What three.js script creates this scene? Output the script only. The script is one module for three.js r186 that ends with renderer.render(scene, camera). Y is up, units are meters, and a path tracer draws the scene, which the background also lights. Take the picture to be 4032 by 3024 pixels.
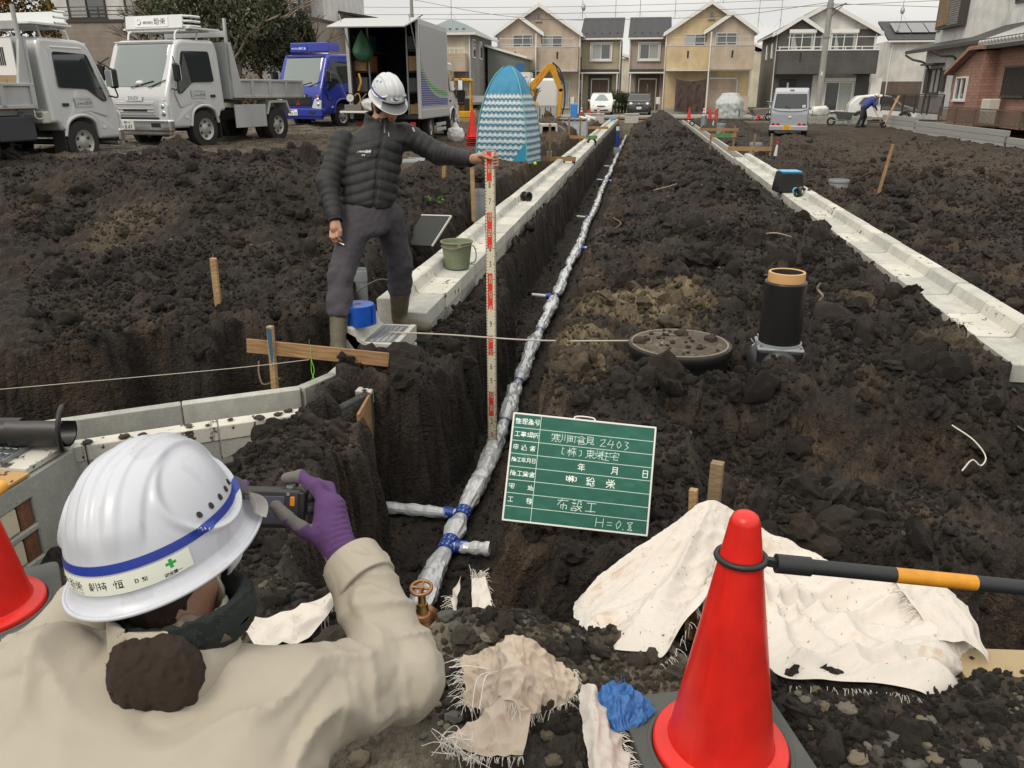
import*as THREE from 'three';
import {mergeGeometries,mergeVertices,toCreasedNormals}from 'three/addons/utils/BufferGeometryUtils.js';
import {RoundedBoxGeometry}from 'three/addons/geometries/RoundedBoxGeometry.js';
import {createNoise2D,createNoise3D}from 'simplex-noise';

// ---------- camera, sky, sun, exposure ----------
const R=Math.PI / 180;
const scene=new THREE.Scene();
const camera=new THREE.PerspectiveCamera(51.28,4 / 3,0.05,900);
camera.position.set(0,1.52,0);
camera.rotation.set(-20.06*R,8.87*R,0,'YXZ');
const renderer=new THREE.WebGLRenderer({antialias:true});
renderer.toneMapping=THREE.LinearToneMapping;
renderer.toneMappingExposure=1.16;
renderer.shadowMap.enabled=true;

function mulberry(a){return ()=>{a=(a+0x6d2b79f5)|0;let t=Math.imul(a^(a>>>15),1|a);t=(t+Math.imul(t^(t>>>7),61|t))^t;return ((t^(t>>>14))>>>0) / 4294967296;};}
const rnd=mulberry(20240117);
const rr=(a,b)=>a+(b-a)*rnd();
const n2=createNoise2D(mulberry(11)),n2b=createNoise2D(mulberry(12)),n3=createNoise3D(mulberry(13));
const clamp=(x,a=0,b=1)=>Math.min(b,Math.max(a,x));
const ss=(a,b,x)=>{const t=clamp((x-a) / (b-a));return t*t*(3-2*t);};
const mix=(a,b,t)=>a+(b-a)*t;
const V3=(x,y,z)=>new THREE.Vector3(x,y,z);
function fbm(x,y,oct=4,gain=0.5){let s=0,a=1,f=1,t=0;for(let i=0;i<oct;i++){s+=a*n2(x*f+i*17.3,y*f-i*9.1);t+=a;a*=gain;f*=2.03;}return s / t;}

{ // overcast sky: a bright, slightly warm cloud layer, a little darker and bluer overhead breaks
const W=1024,Hh=512,data=new Float32Array(W*Hh*4);
for(let j=0;j<Hh;j++){
const el=((j+0.5) / Hh-0.5)*Math.PI,up=Math.sin(el),ce=Math.cos(el);
for(let i=0;i<W;i++){
const az=((i+0.5) / W-0.5)*2*Math.PI,dx=Math.cos(az)*ce,dz=Math.sin(az)*ce,o=(j*W+i)*4;
const k=1 / (0.22+Math.max(0,up)),cx=dx*k,cz=dz*k;
let c=0.6*n2(cx*0.55+3,cz*0.55)+0.28*n2b(cx*1.3,cz*1.3+5)+0.12*n2(cx*3.1,cz*3.1);
const b=0.77+0.15*c+0.45*ss(0,1,up);
const warm=0.5+0.5*c;
let r=b*mix(0.93,0.99,warm),g=b*mix(0.925,0.965,warm),bl=b*mix(0.915,0.865,warm);
if(up<0){const t=ss(0,-0.12,up);r=mix(r,0.16,t);g=mix(g,0.14,t);bl=mix(bl,0.12,t);}
data[o]=r;data[o+1]=g;data[o+2]=bl;data[o+3]=1;
}
}
const t=new THREE.DataTexture(data,W,Hh,THREE.RGBAFormat,THREE.FloatType);
t.mapping=THREE.EquirectangularReflectionMapping;t.magFilter=THREE.LinearFilter;t.needsUpdate=true;
scene.background=t;scene.environment=t;
}
const sun=new THREE.DirectionalLight(0xfff3e2,1.4);
sun.position.set(-26,60,22);sun.target.position.set(0,0,-20);
sun.castShadow=true;sun.shadow.radius=45;sun.shadow.mapSize.set(2048,2048);
Object.assign(sun.shadow.camera,{left:-45,right:45,top:60,bottom:-50,near:1,far:160});
scene.add(sun,sun.target);

// ---------- building helpers ----------
const used={};
function numbered(n){const k=used[n]=(used[n]??-1)+1;return k?n+'_'+String(k).padStart(3,'0'):n;}
function thing(name,label,category,[x,y,z]=[0,0,0],turn=0,group){
const o=new THREE.Group();o.name=numbered(name);o.position.set(x,y,z);o.rotation.y=turn;
o.userData={label,category};if(group)o.userData.group=group;
scene.add(o);return o;
}
function tag(o,label,category,group){o.userData.label=label;o.userData.category=category;if(group)o.userData.group=group;return o;}
function struct(o){o.userData.kind='structure';return o;}
function stuff(o){o.userData.kind='stuff';return o;}
// uv in metres by the dominant direction of each face
function metreUV(g){
const p=g.attributes.position,n=g.attributes.normal,uv=new Float32Array(p.count*2);
for(let i=0;i<p.count;i++){
const ax=Math.abs(n.getX(i)),ay=Math.abs(n.getY(i)),az=Math.abs(n.getZ(i)),x=p.getX(i),y=p.getY(i),z=p.getZ(i);
if(ay>=ax&&ay>=az){uv[2*i]=x;uv[2*i+1]=z;}else if(ax>=az){uv[2*i]=z;uv[2*i+1]=y;}else {uv[2*i]=x;uv[2*i+1]=y;}
}
g.setAttribute('uv',new THREE.BufferAttribute(uv,2));return g;
}
function clean(g){ // only position, normal, uv; not indexed
let o=g.index?g.toNonIndexed():g;
for(const k of Object.keys(o.attributes))if(!['position','normal','uv'].includes(k))o.deleteAttribute(k);
if(!o.attributes.normal)o.computeVertexNormals();
return o;
}
function join(list){const gs=list.flat(9).filter(Boolean).map((g)=>{const k=g.userData.keepUV,c=clean(g);return k?c:metreUV(c);});return gs.length===1?gs[0]:mergeGeometries(gs);}
function obj(name,geos,mat,parent=scene){ // one named mesh out of a list of geometries
const g=geos.isBufferGeometry?geos:join([geos]);
const m=new THREE.Mesh(g,mat);m.name=parent===scene?numbered(name):name;m.castShadow=m.receiveShadow=true;parent.add(m);return m;
}
const keep=(g)=>{g.userData.keepUV=true;return g;};
function at(g,x=0,y=0,z=0,rx=0,ry=0,rz=0){if(rx||ry||rz)g.applyMatrix4(new THREE.Matrix4().makeRotationFromEuler(new THREE.Euler(rx,ry,rz,'YXZ')));return g.translate(x,y,z);}
const bx=(w,h,d,x=0,y=0,z=0,rx=0,ry=0,rz=0)=>at(new THREE.BoxGeometry(w,h,d),x,y,z,rx,ry,rz);
const rb=(w,h,d,r,x=0,y=0,z=0,rx=0,ry=0,rz=0,seg=1)=>at(new RoundedBoxGeometry(w,h,d,seg,Math.min(r,w / 2.01,h / 2.01,d / 2.01)),x,y,z,rx,ry,rz);
const cy=(r1,r2,h,x=0,y=0,z=0,rx=0,ry=0,rz=0,seg=20,open=false)=>at(new THREE.CylinderGeometry(r1,r2,h,seg,1,open),x,y,z,rx,ry,rz);
const lathe=(pts,seg=32)=>new THREE.LatheGeometry(pts.map(([a,b])=>new THREE.Vector2(a,b)),seg);
function tube(pts,r,seg=8,n=0,closed=false){const c=new THREE.CatmullRomCurve3(pts.map((p)=>(p.isVector3?p:V3(...p))),closed,'centripetal');return new THREE.TubeGeometry(c,n||Math.max(2,(pts.length-1)*6),r,seg,closed);}
function bar(a,b,w,h=w){ // square bar between two points
const A=V3(...a),B=V3(...b),l=A.distanceTo(B),g=new THREE.BoxGeometry(w,h,l);const m=new THREE.Matrix4().lookAt(A,B,V3(0,1,0));m.setPosition(A.add(B).multiplyScalar(0.5));return g.applyMatrix4(m);
}
function rod(a,b,r,seg=8){const A=V3(...a),B=V3(...b),l=A.distanceTo(B),g=new THREE.CylinderGeometry(r,r,l,seg);const q=new THREE.Quaternion().setFromUnitVectors(V3(0,1,0),B.clone().sub(A).normalize());return g.applyMatrix4(new THREE.Matrix4().compose(A.add(B).multiplyScalar(0.5),q,V3(1,1,1)));}
function shape(pts,holes=[]){const s=new THREE.Shape(pts.map(([x,y])=>new THREE.Vector2(x,y)));for(const h of holes)s.holes.push(new THREE.Path(h.map(([x,y])=>new THREE.Vector2(x,y))));return s;}
function extr(pts,depth,bevel=0,holes=[],seg=1){return new THREE.ExtrudeGeometry(shape(pts,holes),{depth,bevelEnabled:bevel>0,bevelThickness:bevel,bevelSize:bevel,bevelOffset:-bevel,bevelSegments:seg,steps:1});}
function roundPoly(pts,r,n=4){ // rounded corners
const out=[],N=pts.length;for(let i=0;i<N;i++){
const p=pts[i],a=pts[(i+N-1)%N],b=pts[(i+1)%N],rad=p[2]??r;
const la=Math.hypot(a[0]-p[0],a[1]-p[1]),lb=Math.hypot(b[0]-p[0],b[1]-p[1]),k=Math.min(rad,la / 2.05,lb / 2.05);
const A=[p[0]+(a[0]-p[0])*k / la,p[1]+(a[1]-p[1])*k / la],B=[p[0]+(b[0]-p[0])*k / lb,p[1]+(b[1]-p[1])*k / lb];
if(k<1e-4){out.push([p[0],p[1]]);continue;}
for(let j=0;j<=n;j++){const t=j / n,s=1-t;out.push([s*s*A[0]+2*s*t*p[0]+t*t*B[0],s*s*A[1]+2*s*t*p[1]+t*t*B[1]]);}
}return out;
}
function grid(nu,nv,f,closedU=false){ // smooth sheet of nu x nv quads: f(u, v) -> [x, y, z]
const P=new Float32Array((nu+1)*(nv+1)*3),U=new Float32Array((nu+1)*(nv+1)*2),I=[];
for(let j=0,k=0;j<=nv;j++)for(let i=0;i<=nu;i++,k++){const p=f(i / nu,j / nv);P.set(p,k*3);U[k*2]=i / nu;U[k*2+1]=j / nv;}
for(let j=0;j<nv;j++)for(let i=0;i<nu;i++){const a=j*(nu+1)+i,b=a+1,c=a+nu+1,d=c+1;I.push(a,b,d,a,d,c);}
const g=new THREE.BufferGeometry();g.setAttribute('position',new THREE.BufferAttribute(P,3));g.setAttribute('uv',new THREE.BufferAttribute(U,2));g.setIndex(I);g.computeVertexNormals();
if(closedU){const N=g.attributes.normal;for(let j=0;j<=nv;j++){const a=j*(nu+1),b=a+nu,x=N.getX(a)+N.getX(b),y=N.getY(a)+N.getY(b),z=N.getZ(a)+N.getZ(b),l=Math.hypot(x,y,z)||1;N.setXYZ(a,x / l,y / l,z / l);N.setXYZ(b,x / l,y / l,z / l);}}
return g;
}
function copyOf(root,[x,y,z],turn,label,group){const r=root.clone();r.name=numbered(root.name.replace(/_\d{3}$/,''));scene.add(r);r.position.set(x,y,z);r.rotation.y=turn;r.userData={...root.userData};if(label)r.userData.label=label;if(group)r.userData.group=group;return r;}

// ---------- textures ----------
function tex(w,h,f,srgb=true,rep=null){ // f(x, y, u, v) -> [r, g, b] 0..1, or a number
const d=new Uint8Array(w*h*4);
for(let y=0;y<h;y++)for(let x=0;x<w;x++){const c=f(x / w,y / h,x,y),o=(y*w+x)*4;const q=typeof c==='number'?[c,c,c]:c;d[o]=clamp(q[0])*255;d[o+1]=clamp(q[1])*255;d[o+2]=clamp(q[2])*255;d[o+3]=255;}
const t=new THREE.DataTexture(d,w,h);t.wrapS=t.wrapT=THREE.RepeatWrapping;t.magFilter=t.minFilter=THREE.LinearFilter;if(srgb)t.colorSpace=THREE.SRGBColorSpace;if(rep)t.repeat.set(...rep);t.needsUpdate=true;return t;
}
// noise that repeats over the unit square
function tile(u,v,f,seed=0){const a=u*2*Math.PI,b=v*2*Math.PI,r=f / (2*Math.PI);return 0.5*(n3(Math.cos(a)*r+seed,Math.sin(a)*r,Math.cos(b)*r+3.1)+n3(Math.sin(b)*r+seed*1.7,Math.cos(a)*r+9.2,Math.sin(a)*r));}
function tiled(u,v,f,oct,seed=0,gain=0.55){let s=0,a=1,t=0;for(let i=0;i<oct;i++){s+=a*tile(u,v,f*2**i,seed+i*5.3);t+=a;a*=gain;}return s / t*1.6;}
function canvasTex(w,h,draw){const c=document.createElement('canvas');c.width=w;c.height=h;const k=c.getContext('2d');draw(k,w,h);const t=new THREE.CanvasTexture(c);t.colorSpace=THREE.SRGBColorSpace;t.anisotropy=8;t.magFilter=THREE.LinearFilter;return t;}
const col=(r,g,b)=>new THREE.Color().setRGB(r,g,b);
const std=(c,roughness=0.7,o={})=>new THREE.MeshStandardMaterial({color:Array.isArray(c)?col(...c):c,roughness,side:THREE.DoubleSide,...o});
const phy=(c,roughness=0.5,o={})=>new THREE.MeshPhysicalMaterial({color:Array.isArray(c)?col(...c):c,roughness,side:THREE.DoubleSide,...o});
const withRep=(t,a,b=a)=>{const k=t.clone();k.repeat.set(a,b);k.needsUpdate=true;return k;};

const T={};
T.soil=tex(512,512,(u,v)=>{const a=tiled(u,v,9,5,1),b=tiled(u,v,40,2,7);const k=0.74+0.20*a+0.13*b;const sp=tile(u,v,70,31)>0.62?0.18:0;return [k+sp,k*0.985+sp,k*0.96+sp];});
T.soilBump=tex(512,512,(u,v)=>0.15+0.75*Math.abs(tiled(u,v,11,5,2))**0.8,false);
T.conc=tex(512,512,(u,v)=>{const a=tiled(u,v,5,5,3),b=tiled(u,v,46,2,8);let k=0.86+0.07*a+0.03*b;const pore=tile(u,v,60,12)>0.70?-0.22:0;return [k+pore,k+pore*0.95,k*0.985+pore*0.9];});
T.concDirt=tex(1024,1024,(u,v)=>{const a=tiled(u,v,5,5,3),s=tiled(u,v,14,5,21,0.7),m=tiled(u,v,3,3,41);let k=0.90+0.05*a;const d=ss(0.34,0.52,s+0.30*m);return [mix(k,0.30,d),mix(k*0.995,0.26,d),mix(k*0.97,0.21,d)];});
T.concBump=tex(512,512,(u,v)=>0.5+0.3*tiled(u,v,12,5,5)-(tile(u,v,60,12)>0.70?0.4:0),false);
T.wood=tex(512,512,(u,v)=>{const g=Math.sin((v*18+1.3*tile(u*0.3,v,6,4))*6.28),f=tile(u*0.12,v,90,2),s=tiled(u,v,3,4,14);let k=0.80+0.05*g+0.10*f+0.10*s;return [k,k*0.965,k*0.90];});
T.fine=tex(256,256,(u,v)=>0.5+0.5*tiled(u,v,30,3,6),false);
T.cloud=tex(512,512,(u,v)=>{const a=tiled(u,v,4,5,9);const k=0.90+0.09*a;return [k,k,k];});
T.blotch=tex(512,512,(u,v)=>{const a=tiled(u,v,4,6,19,0.65);const d=ss(0.25,0.75,a);const k=0.95;return [mix(k,0.70,d),mix(k,0.65,d),mix(k*0.98,0.57,d)];});
T.gravel=tex(512,512,(u,v)=>{ // small stones: nearest of jittered points
const N=26;let best=9,id=0;const cx=Math.floor(u*N),cyy=Math.floor(v*N);
for(let j=-1;j<=1;j++)for(let i=-1;i<=1;i++){const gx=(cx+i+N)%N,gy=(cyy+j+N)%N,hsh=Math.sin(gx*127.1+gy*311.7)*43758.5453,r1=hsh-Math.floor(hsh),h2=Math.sin(gx*269.5+gy*183.3)*43758.5453,r2=h2-Math.floor(h2);const dx=u*N-(cx+i+r1),dy=v*N-(cyy+j+r2),d=Math.hypot(dx,dy);if(d<best){best=d;id=r1;}}
const k=(0.55+0.4*id)*ss(0.75,0.35,best)+0.25;return [k,k*0.97,k*0.92];});

// ---------- the ground: excavated soil with trench, pits, heaps and compacted yard ----------
const U0=[-1.55,-4.25],UD=[-0.873,0.488],UN=[-0.488,-0.873]; // line of the open gutter on the left
const uA=(x,z)=>(x-U0[0])*UD[0]+(z-U0[1])*UD[1],uB=(x,z)=>(x-U0[0])*UN[0]+(z-U0[1])*UN[1];
const bump=(x,z,cx,cz,sx,sz,a,p=2)=>{const q=((x-cx) / sx)**2+((z-cz) / sz)**2;return a*Math.exp(-Math.pow(q,p / 2));};
const cone=(x,z,cx,cz,sx,sz,a)=>{const q=Math.sqrt(((x-cx) / sx)**2+((z-cz) / sz)**2+0.02);return a*ss(1.05,-0.25,q*0.62);};
const box2=(x,z,x0,x1,z0,z1,w)=>ss(x0-w,x0+w,x)*ss(x1+w,x1-w,x)*ss(z0-w,z0+w,z)*ss(z1+w,z1-w,z);
const rough={v:0};
function groundH(x,z){
const d=-z;
const wob=0.07*n2(x*0.9,z*0.9)+0.035*n2b(x*2.6,z*2.6);
const wx=x+0.06*n2b(z*1.1,3.3)+0.035*n2(x*3+8,z*3.2),wz=z+0.06*n2b(x*1.2,9.3)+0.03*n2(x*3.1,z*3.3+4);
let h=0,r=0.5; // r: how lumpy
if(x<-1.68){ // west of the road
h=0.05+0.12*ss(7,16,d)+0.34*ss(-3.6,-10,x)*ss(7,13,d)+0.12*ss(20,26,d)*ss(-6,-11,x)-0.2*ss(36,52,d)*ss(-9,-3,x);
h+=wob*0.6;
h+=cone(wx,wz,-5.25,-9.1,2.0,2.1,0.82)+cone(wx,wz,-3.9,-8.1,1.1,1.3,0.42)+cone(wx,wz,-6.9,-7.9,1.4,1.6,0.45);
h+=cone(wx,wz,-4.2,-10.2,0.8,0.9,0.42)+bump(wx,wz,-5.55,-9.3,0.24,0.22,0.20,4)+bump(wx,wz,-4.05,-9.6,0.10,0.10,0.22,4);
h+=cone(wx,wz,-3.0,-12.0,0.8,1.4,0.52)+cone(wx,wz,-2.75,-8.7,0.6,1.0,0.30);
h+=cone(wx,wz,-3.1,-27.5,0.9,1.5,0.7)+cone(wx,wz,-2.7,-20.5,0.5,1.8,0.45)+cone(wx,wz,-3.2,-46,0.9,1.6,0.5);
r=mix(0.75,0.10,ss(10.5,13,d+0.35*(x+5)));r=mix(r,0.9,ss(-4.2,-3.0,x)*ss(15,12,d));r=mix(r,0.5,ss(-4.5,-3,x)*ss(12,15,d));
// narrow gap along the back of the kerb
h=mix(h,-0.30,ss(-2.34,-2.20,wx)*ss(5.2,5.8,d));
const a=uA(wx,wz),b=uB(wx,wz),bb=uB(x,z);
// pit behind the open gutter
const pit=ss(-0.35,-0.1,a)*ss(5.2,4.2,a)*ss(0.98,0.86,b+0.12*n2(a*1.4,4))*ss(-0.2,-0.12,bb);
h=mix(h,-0.72+0.25*ss(1.9,2.7,a)*ss(0.1,0.8,b),pit);
// ground in front of it
const front=ss(-0.30,-0.36,bb);
let hf=-0.30+0.10*n2(x*1.7,z*1.7)-0.12*ss(-0.6,-1.2,b);
hf=mix(hf,-0.50,ss(-2.15,-2.4,wx)*ss(-2.2,-2.55,wz));
h=mix(h,hf,front);r=mix(r,0.55,Math.max(front,pit));r*=1-0.6*pit;
h-=0.55*ss(-0.03,-0.06,bb)*ss(-0.36,-0.33,bb)*ss(0.1,0.3,a); // under the channel
}else if(x<2.45){ // the road strip
h=-0.02+wob*0.7;
h+=0.10*ss(0.3,1.0,x)*ss(6,9,d)*ss(2.3,1.6,x)+bump(wx,wz,0.85,-11,0.75,3.6,0.16)+bump(wx,wz,0.8,-19,0.65,5,0.28)+bump(wx,wz,0.7,-29,0.7,6,0.40);
h+=cone(wx,wz,0.72,-38,0.80,6,0.74)-0.14*ss(1.4,2.1,x)*ss(8,14,d);
h+=bump(wx,wz,0.12,-4.45,0.35,0.3,0.06)+bump(wx,wz,-0.25,-5.6,0.2,0.9,0.06)-0.16*bump(x,z,0.30,-4.88,0.50,0.40,1,4);
h-=0.26*ss(1.9,2.2,x)*ss(4.9,4.5,d);
r=mix(1,0.65,ss(14,30,d));r*=mix(1,0.6,ss(-0.2,-0.6,x));
h=mix(h,-0.22,ss(43,47,d+2*n2(x,1)));r=mix(r,0.25,ss(45,48,d));
h=mix(h,-0.2+wob,ss(-0.95,-1.1,wx)*ss(4.2,5,d)*ss(48,46,d)); // strip between kerb and trench
r=mix(r,1.0,ss(-0.95,-1.1,wx));
if(d<4.6){ // the cut towards the old road
const t=ss(4.45,4.05,-wz)*ss(0.0,0.35,wx);
h=mix(h,-0.46,t);
h=mix(h,-0.13+0.05*n2(x*2,z*2),ss(3.52,3.30,-wz)*ss(0.28,0.5,wx));
h=mix(h,-0.62,ss(2.92,2.72,-wz)*ss(-0.75,-0.55,wx));
// slope that carries the board
h=mix(h,mix(-0.88,-0.25,ss(2.68,2.90,-wz))+0.15*ss(3.1,3.9,d),ss(-0.75,-0.55,wx)*ss(0.46,0.26,wx)*ss(4.1,3.9,d));
r=mix(r,0.5,ss(4.2,4.0,d));r=mix(r,0.75,ss(3.5,3.3,d)*ss(0.3,0.5,x));
}
}else { // east of the road
h=0.05-0.24*ss(9,24,d)*ss(3.0,5,x)+wob*1.1+0.10*ss(38,44,d);
h+=bump(wx,wz,5.4,-10.5,1.8,2.2,0.18)+bump(wx,wz,4.6,-15,0.9,1.4,0.2)+bump(wx,wz,4.7,-27,0.8,2,0.42)+bump(wx,wz,4.1,-38,0.7,2.2,0.42)+bump(wx,wz,9,-39,1.8,2.2,0.16)-bump(wx,wz,3.6,-17.5,0.7,3.5,0.20);
r=mix(0.95,0.35,ss(14,30,d));
h=mix(h,0.0,ss(2.75,2.55,x));h-=0.12*ss(2.9,2.66,wx);
}
// the trench
const xl=-1.10-0.26*ss(6.9,8.2,d)-0.12*ss(4.35,4.1,d)*ss(2.3,2.7,d),xr=-0.50+0.05*n2(z*0.7,2.2);
const tx=x+0.05*n2b(z*1.7,5.1)+0.012*n2(z*3.5,x*2);
const tr=ss(xl-0.05,xl+0.04,tx)*ss(xr+0.06,xr-0.10,tx)*ss(2.10,2.40,d+0.05*n2(x*3,7))*ss(53.5,52.5,d);
if(tr>0){h=mix(h,-0.88+0.02*n2(x*4,z*2),tr);r*=1-0.72*tr;}
// notch at the mortared corner and the branch pipe
const nt=ss(-1.62,-1.50,x+0.04*n2(z*4,1))*ss(-1.05,-1.2,x)*box2(0,wz,-1,1,-4.16,-3.62,0.06);h=mix(h,-0.85,nt);
// near bank and the old road surface under the camera
const nearEdge=2.20+0.08*n2(x*1.8,0.4)-0.05*ss(-0.5,-0.7,x)*ss(-1.3,-1.0,x)+0.05*n2b(x*5,2)-0.06*ss(0.2,1.0,x);
const road=ss(nearEdge+0.20,nearEdge-0.22,d);
const rh=-0.02+0.018*n2(x*2.2,z*2.2)+0.05*bump(x,z,-0.35,-1.95,0.22,0.2,1)-0.30*ss(2.55,2.15,d)*0;
h=mix(h,rh,road);r=mix(r,0.28,road);
// bank with rags left of the cone
h=mix(h,Math.max(h,-0.34-0.35*ss(2.45,2.75,d)),box2(wx,wz,-0.60,0.35,-2.58,-2.1,0.09));
if(d>46){const t=ss(47,50,d);h=mix(h,mix(-0.12,-0.04,ss(-3,-12,x)),t);r=mix(r,0.06,t);}
if(d<-0.5)h=mix(h,0,ss(-0.5,-2,d));
rough.v=r;
return h;
}
function soilH(x,z){ // ground with clods
const h=groundH(x,z),r=rough.v;const far=ss(45,20,-z);
let k=0.085*(Math.abs(n2(x*1.9,z*1.9))-0.3)+0.06*(Math.abs(n2b(x*4.3+3,z*4.3))-0.3)+0.036*(Math.abs(n2(x*9.7,z*9.7+7))-0.3)*(0.3+far*0.7)+0.020*(Math.abs(n2b(x*21,z*21))-0.3)*far+0.009*n2(x*45,z*45)*far;
const H=h+r*k;if(z<-4.75&&z>-51&&((x>2.19&&x<2.66)||(x>-1.90&&x<-1.455)))return Math.min(H,-0.24); // under the kerb blocks
return H;
}
// colour of the soil itself: dark topsoil, brown subsoil, dry sandy patches, trodden yard, gravelly road edge
const spots=[ // x, z, radius, strength of sandy colour
[0.05,-5.95,0.45,1.0],[0.35,-6.2,0.3,0.8],[-0.32,-5.0,0.24,0.75],[-0.30,-4.45,0.20,0.8],[-0.36,-5.6,0.16,0.5],[-4.8,-7.0,0.4,0.35],[2.05,-5.3,0.22,0.7],[1.75,-6.4,0.25,0.35],[-0.35,-6.7,0.12,0.5],
];
function soilColor(x,z,h,out){
const d=-z,a=fbm(x*0.7+3,z*0.7,4),b=0.6*n3(x*2.3,h*2.3,z*2.3+11)+0.3*n3(x*5.1+4,h*5.1,z*5.1),c=n3(x*11,h*11,z*11);
let R0=0.038,G0=0.0295,B0=0.0235; // dark topsoil
const red=ss(0.1,0.6,b+0.3*c);R0=mix(R0,0.043,red);G0=mix(G0,0.029,red);B0=mix(B0,0.0225,red);
let brown=ss(0.15,0.55,a+0.35*b);
let sand=0,yard=0,grav=0;
if(x<-1.9){yard=ss(10.2,13.5,d+0.30*(x+5)+1.1*a+0.5*b)*(1-0.85*ss(-4.2,-3.0,x)*ss(17,13,d));brown=Math.max(brown*0.5,ss(0.06,0.2,0.18-Math.abs(uB(x,z)-1.15+0.12*b))*0.9);grav=ss(-7,-9.5,x+a)*ss(0.0,0.5,a+b+0.3)*yard;if(uB(x,z)<-0.3)brown=0.35+0.5*b;}
else if(x>2.45){brown=clamp(0.40+0.9*a+0.35*b);yard=0.35*ss(12,20,d)*ss(4,7,x);}
else {brown*=0.45;const e=ss(-0.15,-0.45,x)*ss(-0.75,-0.5,x);brown=Math.max(brown,e*ss(0,0.5,b+0.35));if(d<4.6&&x>0)brown=Math.max(brown,clamp(0.15+b));}
for(const [sx,sz,sr,k]of spots){const q=Math.hypot(x-sx,(z-sz)*0.75) / sr;if(q<1.6)sand=Math.max(sand,k*ss(1.25,0.35,q+0.5*b+0.25*c));}
R0=mix(R0,0.098,brown*0.75);G0=mix(G0,0.070,brown*0.75);B0=mix(B0,0.046,brown*0.75);
R0=mix(R0,0.125,yard);G0=mix(G0,0.092,yard);B0=mix(B0,0.062,yard);
R0=mix(R0,0.28,grav*0.8);G0=mix(G0,0.255,grav*0.8);B0=mix(B0,0.215,grav*0.8);
R0=mix(R0,0.30,sand);G0=mix(G0,0.24,sand);B0=mix(B0,0.155,sand);
const road=ss(2.45,2.05,d+0.12*b); // gravelly earth of the old road
if(road>0){const gy=ss(-0.2,0.4,a+0.6*b-0.9*ss(0.1,0.7,x));R0=mix(R0,mix(0.062,0.20,gy),road);G0=mix(G0,mix(0.050,0.175,gy),road);B0=mix(B0,mix(0.039,0.135,gy),road);}
if(d>45){const t=ss(45,49,d+a);R0=mix(R0,0.19,t);G0=mix(G0,0.165,t);B0=mix(B0,0.13,t);}
const k=1.12*(1+0.20*b+0.14*c);out[0]=R0*k;out[1]=G0*k;out[2]=B0*k;
}
const soilMat=std(0xffffff,0.95,{vertexColors:true,map:withRep(T.soil,1.1),bumpMap:withRep(T.soilBump,1.7),bumpScale:0.02});
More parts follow.
